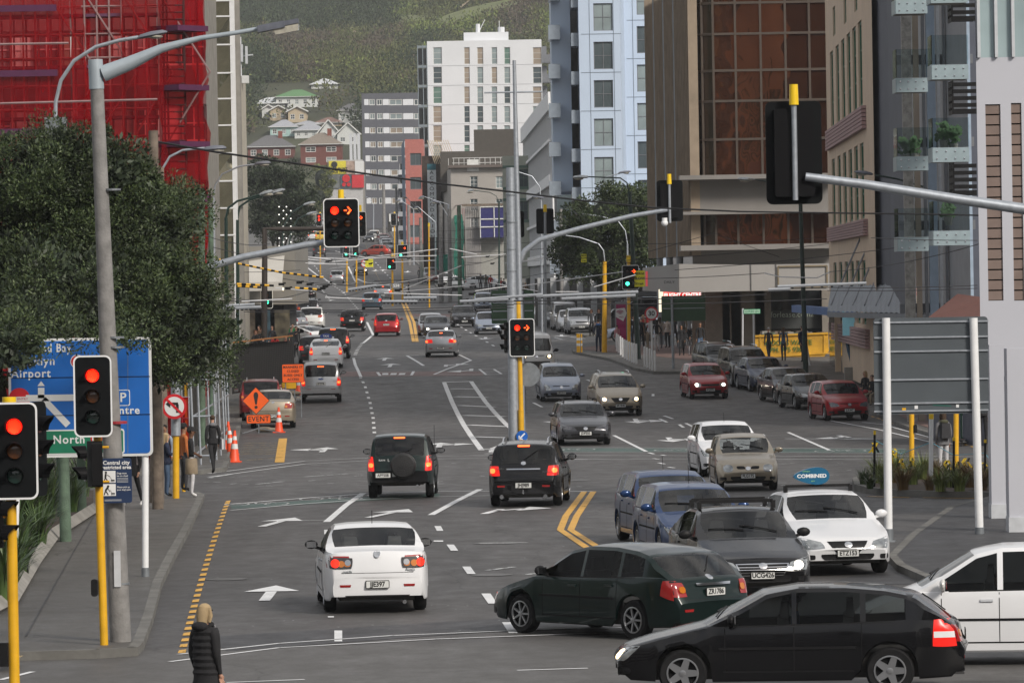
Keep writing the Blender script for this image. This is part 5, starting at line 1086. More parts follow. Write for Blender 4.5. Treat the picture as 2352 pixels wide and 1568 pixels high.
SBLUE=mat('direction sign blue',(.006,.11,.42),.45,var=.05);SGREEN=mat('direction sign green',(.006,.15,.08),.45);SORANGE=mat('works sign orange',(.8,.11,.01),.5,var=.06);SRED=mat('sign red',(.5,.012,.02),.45);SWHITE=mat('sign white',(.62,.63,.63),.5,var=.05)
CONEO=mat('cone orange',(.75,.07,.015),.5,var=.12)
YB=gr(334,1340). y
pb=Vector(gr(334,1340));bs=thing('road_sign','large blue and green direction sign with Airport and City Centre on white posts','road sign',(pb. x,YB,pb. z))
def q_(x,y,o=bs):v=at(x,y,YB)-Vector(o. location);return v
tl_,br=q_(18,779),q_(352,1046);cw,chh=br. x-tl_. x,tl_. z-br. z;cx_,cz_=(tl_. x+br. x)/2,(tl_. z+br. z)/2
MB(). prism(rounded(cw,chh,.1,4,cx_,cz_),.03,YZ()). build('sign_border',[SWHITE],bs)
MB(). prism(rounded(cw-.1,chh-.1,.07,4,cx_,cz_),.006,YZ(0,-.03,0)). build('sign_panel',[SBLUE],bs)
for yy in(868,955):
 a,b_=q_(28,yy),q_(345,yy-4);MB(). bar((a. x,-.04,a. z),(b_. x,-.04,b_. z),.014,.006). build('panel_joint',[BLACKM],bs)
for xx in(244,):a,b_=q_(294,783),q_(294,1040);MB(). bar((a. x,-.039,a. z),(b_. x,-.039,b_. z),.008,.004). build('panel_joint',[GALVD],bs)
def bt(s,x,y,sz,**k):v=q_(x,y);return text(s,sz,SWHITE,bs,(v. x,-.038,v. z),ext=.003,bold=.004,space=1.15,**k)
bt('Island Bay',62,801,.22,align='LEFT',sx=.8);bt('Brooklyn',18,831,.22,align='LEFT',sx=.95);bt('Airport',26,859,.22,align='LEFT',sx=.95);bt('City Centre',252,943,.2,sx=1.0)
a,b_=q_(96,987),q_(287,1041);gx,gz_=(a. x+b_. x)/2,(a. z+b_. z)/2
MB(). prism(rounded(b_. x-a. x,a. z-b_. z,.05,3,gx,gz_),.004,YZ(0,-.036,0)). build('green_panel_border',[SWHITE],bs);MB(). prism(rounded(b_. x-a. x-.05,a. z-b_. z-.05,.04,3,gx,gz_),.004,YZ(0,-.04,0)). build('green_panel',[SGREEN],bs)
o=bt('North',122,1010,.22,align='LEFT',sx=.95);o. location. y=-.048
m=MB()
def mb_(x0,y0,x1,y1,w__):a,b_=q_(x0,y0),q_(x1,y1);m. bar((a. x,-.04,a. z),(b_. x,-.04,b_. z),w__,.006)
mb_(60,914,210,912,.12);mb_(95,914,95,890,.12);mb_(100,916,157,976,.12)
v=q_(95,886);m. prism([(-.07,0),(.07,0),(0,.09)],.004,YZ(v. x,-.04,v. z));m. build('route_diagram',[SWHITE],bs)
m=MB();v=q_(283,913);m. prism(rounded(.26,.3,.03,2,v. x,v. z),.003,YZ(0,-.036,0));m. prism(rounded(.23,.27,.03,2,v. x,v. z),.003,YZ(0,-.039,0),1);m. build('parking_symbol',[SWHITE,SBLUE],bs);o=bt('P',283,913,.24);o. location. y=-.046
def disc(r,y,x,z,n=28):return MB(). prism([(x+r*math. cos(2*math. pi*i/n),z+r*math. sin(2*math. pi*i/n))for i in range(n)],.004,YZ(0,y,0))
v=q_(178,830);disc(.13,-.036,v. x,v. z). build('airport_symbol',[SWHITE],bs);disc(.115,-.04,v. x,v. z). build('airport_symbol',[SRED],bs);MB(). bar((v. x-.08,-.048,v. z-.03),(v. x+.08,-.048,v. z+.03),.03,.004). bar((v. x-.02,-.048,v. z-.07),(v. x+.02,-.048,v. z+.08),.03,.004). build('aeroplane_symbol',[SWHITE],bs)
v=q_(45,915);disc(.2,-.036,v. x,v. z). build('no_entry_symbol',[SRED],bs);o=MB(). box((v. x,-.043,v. z-.01),(.3,.004,.09)). build('no_entry_bar',[SWHITE],bs);text('NO ENTRY',.065,SRED,bs,(v. x,-.047,v. z-.01),ext=.001)
v=q_(222,1007);disc(.11,-.046,v. x,v. z). build('route_shield',[SRED],bs);disc(.08,-.051,v. x,v. z). build('route_shield',[SWHITE],bs)
for x,yb in((334,1340),(49,1335)):
 p0=gr(x,yb)-Vector(bs. location);p1=q_(x-1,800);MB(). tube([(p0. x,.06,.28),(p1. x,.06,p1. z)],.062,14). build('post',[WHITEP],bs,True);MB(). tube([(p0. x,.06,0),(p0. x,.06,.3)],.075,14). tube([(p0. x,.06,0),(p0. x,.06,.1)],.1,8). build('post_base',[GALVD],bs,True)
Y2=gr(2249,1240). y;pb=Vector(gr(2249,1240));ss=thing('road_sign','large grey direction sign seen from behind on two white posts','road sign',(pb. x,Y2,pb. z))
def q2(x,y):return at(x,y,Y2)-Vector(ss. location)
a,b_=q2(2006,731),q2(2273,948);MB(). prism(rounded(b_. x-a. x,a. z-b_. z,.08,4,(a. x+b_. x)/2,(a. z+b_. z)/2),.02,YZ(0,.09,0)). build('sign_panel',[mat('sign back grey',(.075,.088,.1),.55,.2,var=.12,scale=1.5)],ss)
for y in(741,776,808,873,927,945):a,b_=q2(2006,y),q2(2273,y-4);MB(). bar((a. x+.02,.05,a. z),(b_. x-.02,.05,b_. z),.035,.03). build('stiffener',[GALV],ss)
for x0,x1,yb in((2035,2041,1235),(2236,2250,1240)):
 p0=q2(x1,yb);p1=q2(x0,730);MB(). tube([(p0. x,0,.25),(p1. x,0,p1. z)],.085,14). build('post',[WHITEP],ss,True);MB(). tube([(p0. x,0,0),(p0. x,0,.27)],.1,14). tube([(p0. x,0,0),(p0. x,0,.03)],.16,8). build('post_base',[GALVD],ss,True)
for x,y,w__,c_ in[(2105,935,.07,WHITEP),(2200,932,.06,WHITEP),(2238,933,.07,WHITEG),(2077,941,.08,YELP)]:
 v=q2(x,y);MB(). box((v. x,.065,v. z),(w__,.004,w__)). build('sticker',[c_],ss)
MB(). bar((q2(2143,932). x,.065,q2(2143,930). z),(q2(2185,932). x,.065,q2(2185,932). z),.02,.004). build('paint_scrawl',[mat('green scrawl',(.01,.12,.09),.6)],ss)
GSB=mat('green sign back',(.025,.07,.03),.6,var=.15)
def signback(label,x0,y0,x1,y1,Y,posts,mt,bars=3):
 c=at((x0+x1)/2,y1,Y);t=thing('road_sign',label,'road sign',(c. x,Y,gz(Y)));O=Vector(t. location);a,b_=at(x0,y0,Y)-O,at(x1,y1,Y)-O
 MB(). prism(rounded(b_. x-a. x,a. z-b_. z,.06,3,(a. x+b_. x)/2,(a. z+b_. z)/2),.02,YZ(0,.06,0)). build('sign_panel',[mt],t)
 for k in range(bars):z=b_. z+(a. z-b_. z)*(k+.5)/bars;MB(). bar((a. x+.05,.03,z),(b_. x-.05,.03,z),.04,.03). build('stiffener',[GALV],t)
 for x,yb,r,m_ in posts:z0=at(x,yb,Y). z-O. z;v=at(x,y0,Y)-O;MB(). tube([(v. x+.02,0,min(0,z0)),(v. x,0,v. z)],r,10). build('post',[m_],t,True)
 return t
signback('green sign seen from behind on a grey post at the corner plaza',1519,680,1621,736,244,[(1543,852,.07,GALV)],GSB,1)
signback('green sign seen from behind just behind the big grey pole',1128,667,1227,742,205,[(1200,800,.06,GALV)],GSB,4)
YL=gr(600,945). y;c=at(607,940,YL);lb=thing('message_board','large dark unlit message board on a trailer above the left parked cars','message board',(c. x,YL+3,gz(YL+3)));O=Vector(lb. location)
A_,B_,C_,D_=[at(x,y,YL+3)-O for x,y in((533,792),(672,782),(679,876),(533,905))]
m=MB();vs=[A_,B_,C_,D_];m. add([(p. x,0,p. z)for p in vs]+[(p. x,.22,p. z)for p in vs],[(0,3,2,1),(4,5,6,7),(0,1,5,4),(1,2,6,5),(2,3,7,6),(3,0,4,7)]);m. build('screen_case',[mat('screen black',(.012,.012,.013),.6,var=.1)],lb)
m=MB()
for i in range(34):
 for j in range(22):
  u,v=(i+1)/35,(j+1)/23;p=(A_*(1-u)+B_*u)*(1-v)+(D_*(1-u)+C_*u)*v;m. add([(p. x-.022,-.006,p. z-.022),(p. x+.022,-.006,p. z-.022),(p. x+.022,-.006,p. z+.022),(p. x-.022,-.006,p. z+.022)],[(0,1,2,3)])
tag(m. build('screen_dots',[mat('screen dots',(.035,.034,.034),.5)],lb),kind='stuff')
a,b_=at(530,790,YL+3)-O,at(672,775,YL+3)-O;m=MB();m. bar((a. x,.1,a. z+.05),(b_. x,.1,b_. z+.08),.06,.9);m. build('solar_panel',[mat('aged orange steel',(.35,.15,.05),.6)],lb)
MB(). tube([(D_. x+1.3,.3,0),(D_. x+1.3,.3,1.9)],.08,8). box((D_. x+1.3,.3,.5),(1.6,1.4,.25)). build('trailer',[BLACKM],lb)
for s in(-1,1):MB(). lathe([(.1,-.08),(.3,-.09),(.32,0),(.3,.09),(.1,.08)],16,M=Matrix. Translation((D_. x+1.3+s*.85,.3,.32))@Matrix. Rotation(R(90),4,'Y')). build('wheel',[RUBBER],lb,True)
def worksign(name,label,x,y,Y,wd,ht,lines,sz,m=SORANGE,rz=0.0,border=True,legs=True,frame=PLBLK):
 p=at(x,y,Y);t=thing(name,label,'works sign',(p. x,Y,gz(Y)),rz);z=p. z-gz(Y)
 if border:MB(). prism(rounded(wd,ht,.05,3,0,z),.012,YZ()). build('sign_edge',[frame],t);MB(). prism(rounded(wd-.04,ht-.04,.04,3,0,z),.004,YZ(0,-.012,0)). build('sign_panel',[m],t)
 n=len(lines)
 for i,l in enumerate(lines):text(l,sz,PLBLK,t,(0,-.02,z+((n-1)/2-i)*sz*1.22),ext=.002,bold=.003,sx=.92,space=1.1)
 if legs:
  for s in(-1,1):MB(). bar((s*wd*.35,.05,0),(s*wd*.35,.05,z),.04). build('leg',[GALVD],t)
 return t,z
worksign('works_sign','orange MANNERS ST CLOSED BUSES ONLY ACCESS board behind the silver pickup',673,857,203,.9,.76,['MANNERS ST','CLOSED','BUSES ONLY','ACCESS'],.135)
worksign('works_sign','small amber board low below the orange street closure board',664,885,204,.62,.3,['DETOUR']if False else[],.2,m=YELP)
Ye=gr(605,995). y;tE,zE=worksign('event_sign','orange diamond warning sign with exclamation mark above an EVENT plate',594,962,Ye,.92,.34,['EVENT'],.27,legs=False)
v=at(588,920,Ye);zz_=v. z-gz(Ye);dx=v. x-tE. location. x;m=MB();m. prism([(0,-.52),(.52,0),(0,.52),(-.52,0)],.012,YZ(dx,0,zz_)). build('diamond_edge',[PLBLK],tE);m=MB();m. prism([(0,-.49),(.49,0),(0,.49),(-.49,0)],.004,YZ(dx,-.012,zz_)). build('diamond_panel',[SORANGE],tE)
m=MB();m. prism([(-.03,-.14),(.03,-.14),(.09,.2),(.06,.3),(0,.33),(-.06,.3),(-.09,.2)],.003,YZ(dx,-.017,zz_));m. prism([(.06*math. cos(a),-.24+.06*math. sin(a))for a in[i*math. pi/8 for i in range(16)]],.003,YZ(dx,-.017,zz_));m. build('exclamation_mark',[PLBLK],tE)
m=MB();m. bar((0,.03,0),(0,.03,zE),.04);m. bar((-.6,-.5,.03),(0,.1,.2),.03). bar((.8,-.2,.03),(0,.1,.2),.03). bar((0,.8,.03),(0,.1,.2),.03);m. build('stand',[GALVD],tE)
sb=MB();sb. ball((0,0,.1),.28,12,7,sc=(1.2,.7,.4)). ball((.25,.02,.09),.2,10,6,sc=(1.3,.6,.4));tag(sb. build('sand_bag',[mat('sacking',(.2,.17,.13),.95,var=.2,bump=.4)],None,True,loc=gr(607,992)),'grey sand bag holding down the EVENT sign stand','sand bag')
sb=MB();sb. ball((0,0,.1),.3,12,7,sc=(1.3,.8,.4));tag(sb. build('sand_bag',[mat('sacking',(.2,.17,.13),.95,var=.2,bump=.4)],None,True,loc=gr(672,908)),'grey sand bag left of the silver pickup rear wheel','sand bag')
def cone(label,x,y,h=.9,tilt=0.0,group='traffic cones'):
 t=thing('traffic_cone',label,'traffic cone',gr(x,y),0,group);t. rotation_euler=(0,tilt,0)
 me=cached(('cone',h),lambda:MB(). lathe([(.17*h/.9,.03),(.15*h/.9,.06),(.035,h),(.01,h)],16). mesh('cone_body',[CONEO],True));link('cone_body',me,t)
 link('base',cached('conebase',lambda:MB(). box((0,0,.018),(.46,.46,.035)). mesh('base',[CONEO])),t)
 r_=lambda z:.15*h/.9+(.035-.15*h/.9)*(z-.06)/(h-.06)+.004
 for z0,z1 in((.42*h,.58*h),(.7*h,.82*h)):link('white_band',cached(('cband',h,z0),lambda:MB(). tube([(0,0,z0),(0,0,z1)],[r_(z0),r_(z1)],16,cap=False). mesh('white_band',[SWHITE],True)),t)
cone('traffic cone standing behind the champagne sedan',641,993,.95);cone('traffic cone with its base by the kerb, front of the three',538,1061,1.0,.03);cone('traffic cone leaning behind the front kerb one',533,1046,1.0,-.1);cone('tall slim traffic cone left of the kerb pair',524,1040,1.05,.02)
cone('traffic cone between the sand bag and the silver pickup',686,906,1.0);cone('traffic cone at the far end of the row before the dark tree',1233,737,.95)
def roundsign(label,x,y,r,Y,yb,kind,pm,pr=.035,xb=None,post=True):
 b=Vector((at(xb or x,yb,Y). x,Y,gz(Y)));t=thing('round_sign',label,'road sign',b);v=at(x,y,Y)-b
 if post:MB(). tube([(0,0,0),(v. x,0,v. z)],pr,10). build('post',[pm],t,True)
 def dd_(rr,yy,mm,nm):MB(). prism([(rr*math. cos(2*math. pi*i/32),rr*math. sin(2*math. pi*i/32))for i in range(32)],.004,YZ(v. x,yy,v. z)). build(nm,[mm],t)
 dd_(r,-.12,SRED,'red_ring');dd_(r*.78,-.125,SWHITE,'sign_face')
 if kind=='30':text('30',r*1.0,PLBLK,t,(v. x,-.135,v. z),ext=.002,bold=.008)
 else:
  m=MB();m. bar((v. x+.08,-.132,v. z-.16),(v. x+.08,-.132,v. z+.06),.07,.004). bar((v. x+.1,-.132,v. z+.07),(v. x-.14,-.132,v. z+.07),.07,.004);m. prism([(0,-.1),(0,.1),(-.12,0)],.004,YZ(v. x-.1,-.132,v. z+.07));m. build('turn_arrow',[PLBLK],t)
  MB(). bar((v. x-.2,-.138,v. z+.2),(v. x+.2,-.138,v. z-.2),.06,.004). build('red_bar',[SRED],t)
roundsign('no left turn sign on the yellow foot of the signal arm',401,933,.32,127.8,1141,'nl',YELP,post=False)
roundsign('thirty speed limit sign on a slim white post by the bollards',1496,720,.33,243,850,'30',WHITEP,.05,xb=1499)
roundsign('small no turn sign high before the far oncoming small car',837,605,.42,560,640,'nl',YELP,.06)
Yn=258;b=Vector((at(1706,845,Yn). x,Yn,gz(Yn)));t=thing('street_name_sign','white and green LUKES LN street name sign on a pale post','street sign',b)
v=at(1706,708,Yn)-b;MB(). tube([(0,0,0),v],.045,8). build('post',[WHITEG],t,True)
v2=at(1727,715,Yn)-b;MB(). box((0,0,0),(.86,.03,.24)). build('name_plate',[mat('street sign green',(.06,.3,.16),.5)],t,loc=(v2. x,-.05,v2. z));MB(). box((0,-.016,0),(.8,.004,.18)). build('plate_face',[mat('pale sign green',(.35,.5,.4),.5)],t,loc=(v2. x,-.05,v2. z));text('LUKES LN',.16,mat('street sign green',(.06,.3,.16),.5),t,(v2. x,-.075,v2. z),ext=.001,bold=.003)
for x0,x1,y0,y1,lb in[(1731,1733,722,845,'slim pale post just right of the street name sign post'),(1938,1968,766,880,'leaning white pole before the dark shop window by the yellow bin')if False else(1848,1862,765,880,'leaning white pole before the yellow skip bin'),(2132-60,2087-0,760-0,890,'leaning white pole near the seated people at the right')if False else(2042-30,2042-18,762,880,'leaning white pole near the seated people at the right')]:
 pole('sign_post',lb,'post',x0,y0,y1,.05,WHITEP,lean=x1,Y=245 if x0<1900 else 212)
BOL=cached('bollard',lambda:MB(). tube([(0,0,0),(0,0,.95),(0,0,1.0)],[.052,.052,.04],12). mesh('bollard',[WHITEP],True))
for i,(x,y)in enumerate([(1417,807),(1421,810.5),(1425.5,815),(1430,819.5),(1435.3,823.5),(1440.6,826),(1446,829),(1451.5,831.5),(1456.5,833),(1462,835),(1481,841.5),(1487,844),(1493,847),(1498.5,849),(1504.5,851.5)]):
 tag(link('bollard',BOL,None,gr(x,y,.13)),'white round bollard, '+'first second third fourth fifth sixth seventh eighth ninth tenth eleventh twelfth thirteenth fourteenth fifteenth'. split()[i]+' from the left along the plaza kerb','bollard','white bollards in the curved row along the plaza kerb')
FX=lambda:MB(). tube([(0,0,0),(0,0,1.0)],.045,10)
for i,x in enumerate((1326.5,1330.5,1336)):
 t=thing('flexible_post',['left','middle','right'][i]+' yellow and white flexible post at the tip of the plaza kerb','post',gr(x,809,.13),0,'yellow and white flexible posts at the tip of the plaza kerb')
 MB(). tube([(0,0,0),(0,0,1.0)],.05,10). build('post_body',[YELP],t,True)
 for z in(.35,.65):MB(). tube([(0,0,z),(0,0,z+.14)],.054,10). build('white_band',[SWHITE],t,True)
Ys=257;b=Vector((at(1812,845,Ys). x,Ys,gz(Ys)+.13));t=thing('skip_bin','battered yellow skip bin full of rubbish with WOODS WASTE lettering','skip bin',b)
SKY_=mat('skip yellow',(.5,.27,.015),.6,var=.35,scale=1.6,bump=.4);RUST=mat('rust',(.12,.05,.02),.9,var=.4)
def sk(x,y):v=at(x,y,Ys)-b;return(v. x,v. z)
pf=[sk(1742,846),sk(1868,846),sk(1904,806),sk(1902,765),sk(1733,772),sk(1733,790)]
n=len(pf);m=MB();m. add([(x,0,z)for x,z in pf]+[(x,1.6,z)for x,z in pf],[tuple(range(n))]+[tuple(n+i for i in reversed(range(n)))]+[(i,n+i,n+(i+1)%n,(i+1)%n)for i in range(n)if i!=3]);m. build('bin_body',[SKY_],t)
m=MB();m. bar((pf[4][0],-.04,pf[4][1]),(pf[3][0],-.04,pf[3][1]),.1,.1);m. bar((pf[5][0],-.03,pf[5][1]-.7),(pf[2][0],-.03,pf[2][1]-.1),.07,.06)
for x in(1746,1800,1850,1893):a=sk(x,768);c=sk(x,812);m. bar((a[0],-.03,a[1]),(c[0],-.03,c[1]),.07,.05)
m. build('rib',[SKY_],t)
DGI=mat('faded green lettering',(.05,.12,.02),.7)
v=sk(1812,787);text('WOODS WASTE',.36,DGI,t,(v[0]-.05,-.06,v[1]),ext=.003,bold=.006,sx=.92);v=sk(1808,803);text('PH. 975 930',.36,DGI,t,(v[0]-.05,-.06,v[1]),ext=.003,bold=.006,sx=.92)
rb=MB();rr=random. Random(5)
for i in range(26):rb. box((pf[4][0]+.5+rr. random()*3.2,.3+rr. random(),pf[4][1]+.02+rr. random()*.12),(rr. uniform(.15,.6),.3,rr. uniform(.08,.25)),rr. random()*3,mi=i%3)
rb. build('rubbish',[WOODB,CONC,mat('old green cloth',(.1,.14,.1),.9)],t)
Ya=280;b=Vector((at(1426,770,Ya). x,Ya,gz(Ya)+.13));t=thing('poster_panel','tall advertising panel with a pink and white free wifi poster','advertising panel',b)
v0=at(1412,692,Ya)-b;v1=at(1441,752,Ya)-b;MB(). box(((v0. x+v1. x)/2,.1,(v0. z)/2),(v1. x-v0. x,.25,v0. z)). build('panel_case',[GALVD],t);PINKP=mat('poster pink',(.3,.01,.1),.4)
zc=v0. z*.55;w__=v1. x-v0. x;MB(). box(((v0. x+v1. x)/2,-.04,zc),(w__-.15,.02,v0. z*.8)). build('poster',[PINKP],t);MB(). prism([(-.3,.35),(.2,.4),(.32,.1),(.12,-.35),(-.3,-.1)],.004,YZ((v0. x+v1. x)/2,-.055,zc+.4)). build('poster_panel_white',[SWHITE],t)
for r_ in(.08,.16,.24):MB(). tube([((v0. x+v1. x)/2-.05+r_*math. cos(a),-.07,zc+.42+r_*math. sin(a))for a in[R(40+i*15)for i in range(8)]],.022,5). build('wifi_symbol',[PINKP],t)
text('FREE',.13,PINKP,t,((v0. x+v1. x)/2,-.062,zc+.28),ext=.001)
p=gr(2228,1008,.13);t=thing('sandwich_board','small green framed sandwich board behind the grey sign back','sandwich board',p);MB(). box((0,0,.5),(.62,.05,1.0)). build('frame',[mat('board green',(.01,.07,.04),.5)],t);MB(). box((0,-.03,.42),(.5,.01,.7)). build('board_face',[mat('chalk white',(.4,.43,.43),.7)],t);text('GREEN BOX',.07,SWHITE,t,(0,-.03,.86),ext=.002);text('FREE',.12,GALVD,t,(0,-.04,.62),ext=.001);text('WEST',.12,GALVD,t,(0,-.04,.45),ext=.001)
TAPE=mat('black and yellow tape',(.6,.42,.01),.5);rr=random. Random(8)
stk=[(2008,1118,990,.03,BLACKP),(2138,1122,952,.055,WHITEP),(2190,1120,1005,.03,BLACKP),(2262,1118,1010,.03,BLACKP)]
for i,(x,yb,yt,r_,m_)in enumerate(stk):
 b=gr(x,yb,.16);v=at(x+1,yt,b. y)-b;t=thing('stake',['black stake with yellow tip at the left of the planted island','white marker post in the middle of the planted island','black stake with yellow tip behind the planted island','black stake at the right of the planted island'][i],'stake',b);MB(). tube([(0,0,0),v],r_,8). build('stake_body',[m_],t,True);MB(). tube([v*.94,v*1.01],r_*1.1,8). build('tip',[YELB],t)
for i,(x,y)in enumerate([(2008,1025),(2052,1050),(2056,1038),(2070,1062),(2089,1058),(2115,1070),(2178,1065),(2205,1068),(2220,1060),(2245,1075),(2213,1100),(2262,1070),(2273,1110),(2215,1128)]):
 p=at(x,y,131+(i%3));m=MB()
 for k in range(3):
  x0=rr. uniform(-.08,.08);pts=[Vector((x0,0,.1)),Vector((x0+rr. uniform(-.08,.08),-.02,0)),Vector((x0+rr. uniform(-.12,.12),.02,-.16))]
  for j in range(2):a,c=pts[j],pts[j+1];m. add([(a. x-.03,a. y,a. z),(a. x+.03,a. y,a. z),(c. x+.03,c. y+.01,c. z),(c. x-.03,c. y+.01,c. z)],[(0,1,2,3)],(j+k)%2 if k else 0)
 tag(m. build('tape_ribbon',[TAPE,BLACKP],None,loc=p),'ribbon of yellow and black tape fluttering over the planted island','tape ribbon','tape ribbons around the planted island')
m=MB();m. tube([at(2008,1010,131),at(2070,1042,132),at(2138,1015,131),at(2190,1045,133),at(2262,1040,132),at(2300,1090,131)],.012,4);tag(m. build('barrier_string',[mat('blue string',(.1,.3,.4),.6)]),'thin blue string strung between the stakes of the planted island','string')
p=at(910,656,330);t=thing('number_tag','small dark tag with 534 hanging in the overhead wires','sign',p);MB(). box((0,0,0),(.52,.03,.3)). build('tag_plate',[GALVD],t);text('534',.27,SWHITE,t,(0,-.02,0),ext=.002,bold=.006)
p=at(848,604,540);t=thing('merge_slow_sign','yellow MERGE SLOW sign hanging over the far junction','sign',p);yellow_sign(t,(0,0,0),1.0);t. scale=(1.15,1,.75)
p=at(1341,593,290);t=thing('merge_slow_sign','small yellow SLOW sign before the dark green tree','sign',p);yellow_sign(t,(0,0,0),.42)
for x,y,Y,lb in[(612,672,300,'small blue parking sign on the left footpath')]:tag(MB(). box((0,0,0),(.3,.03,.5)). build('parking_sign',[SBLUE],None,loc=at(x,y,Y)),lb,'sign')
BG_={}
def wglass(name,col,rough=.06,wav=.0,spec=.6,metal=.0):
 if name in MATS:return MATS[name]
 m=mat(name,col,rough,metal,var=.35,scale=.35,spec=spec,coat=.3)
 if wav:
  n=m. node_tree;b=n. nodes['Principled BSDF'];t=n. nodes. new('ShaderNodeTexCoord');z=n. nodes. new('ShaderNodeTexNoise');z. inputs['Scale']. default_value=wav;z. inputs['Detail']. default_value=1
  bp=n. nodes. new('ShaderNodeBump');bp. inputs['Strength']. default_value=.12;bp. inputs['Distance']. default_value=.12;n. links. new(t. outputs['Object'],z. inputs['Vector']);n. links. new(z. outputs['Fac'],bp. inputs['Height']);n. links. new(bp. outputs[0],b. inputs['Normal'])
 return m
WG=wglass('window glass',(.075,.095,.105));WGL=wglass('curtained window',(.24,.29,.3),.12);WGG=wglass('green tinted window',(.12,.2,.17),.1);WGD=wglass('dark window',(.018,.02,.022))
WGS=wglass('warm curtained window',(.3,.25,.2),.2)
FRW=mat('white window frame',(.6,.61,.6),.5);FRG=mat('grey window frame',(.16,.17,.19),.5)
def uvp(O,U,u,v,off=0.0,N=None):return Vector(O)+Vector(U)*u+Vector((0,0,v))+(Vector(N)*off if N is not None else Vector((0,0,0)))
_win={}
def window(parent,O,U,N,u0,v0,w_,h_,gm,fm,mull=(2,2),depth=.12,fr=.06,name='window',kinds=None):
 """frame with pane child, set back into the wall"""
 me_k=(round(w_,2),round(h_,2),fm. name,mull,fr);U=Vector(U);N=Vector(N);ang=math. atan2(U. y,U. x)
 if me_k not in _win:
  m=MB()
  for a,b in(((0,fr/2),(w_,fr/2)),((0,h_-fr/2),(w_,h_-fr/2)),((fr/2,0),(fr/2,h_)),((w_-fr/2,0),(w_-fr/2,h_))):m. bar((a[0],0,a[1]),(b[0],0,b[1]),fr,fr)
  for i in range(1,mull[0]):m. bar((w_*i/mull[0],0,fr),(w_*i/mull[0],0,h_-fr),fr*.7,fr*.7)
  for j in range(1,mull[1]):m. bar((fr,0,h_*j/mull[1]),(w_-fr,0,h_*j/mull[1]),fr*.68,fr*.68)
  p=MB();p. add([(.01,.02,.01),(w_-.01,.02,.01),(w_-.01,.02,h_-.01),(.01,.02,h_-.01)],[(0,1,2,3)])
  _win[me_k]=(m. mesh('window',[fm]),p. mesh('pane',[WG]))
 fm_,pm_=_win[me_k]
 o=link(name,fm_,parent);o. location=Vector(O)+U*u0+Vector((0,0,v0))-N*depth;o. rotation_euler=(0,0,ang)
 p=link('pane',pm_,o);p. material_slots[0]. link='OBJECT';p. material_slots[0]. material=gm
 return o
def facade(parent,O,U,W_,H_,rects,wm_,depth=.14,name='wall',thick=.0,reveal=None):
 """wall face with real openings. N faces U x up reversed (outward to the viewer's side)"""
 U=Vector(U). normalized();N=Vector((U. y,-U. x,0));O=Vector(O)
 us=sorted({0,W_}|{round(r[0],3)for r in rects}|{round(r[0]+r[2],3)for r in rects});vs=sorted({0,H_}|{round(r[1],3)for r in rects}|{round(r[1]+r[3],3)for r in rects})
 m=MB()
 for i in range(len(us)-1):
  run=None
  for j in range(len(vs)-1):
   uc,vc=(us[i]+us[i+1])/2,(vs[j]+vs[j+1])/2
   inside=any(r[0]<uc<r[0]+r[2]and r[1]<vc<r[1]+r[3]for r in rects)
   if not inside and run is None:run=vs[j]
   if(inside or j==len(vs)-2)and run is not None:
    top=vs[j]if inside else vs[j+1]
    m. add([O+U*us[i]+Vector((0,0,run)),O+U*us[i+1]+Vector((0,0,run)),O+U*us[i+1]+Vector((0,0,top)),O+U*us[i]+Vector((0,0,top))],[(0,1,2,3)]);run=None
 for r in rects:
  c=[O+U*(r[0]+a*r[2])+Vector((0,0,r[1]+b*r[3]))for a,b in((0,0),(1,0),(1,1),(0,1))];d=[p-N*depth for p in c]
  for k in range(4):m. add([c[k],d[k],d[(k+1)%4],c[(k+1)%4]],[(0,1,2,3)])
 return m. build(name,[wm_],parent),N
def building(name,label,O3,cat='building'):return thing(name,label,cat,O3)
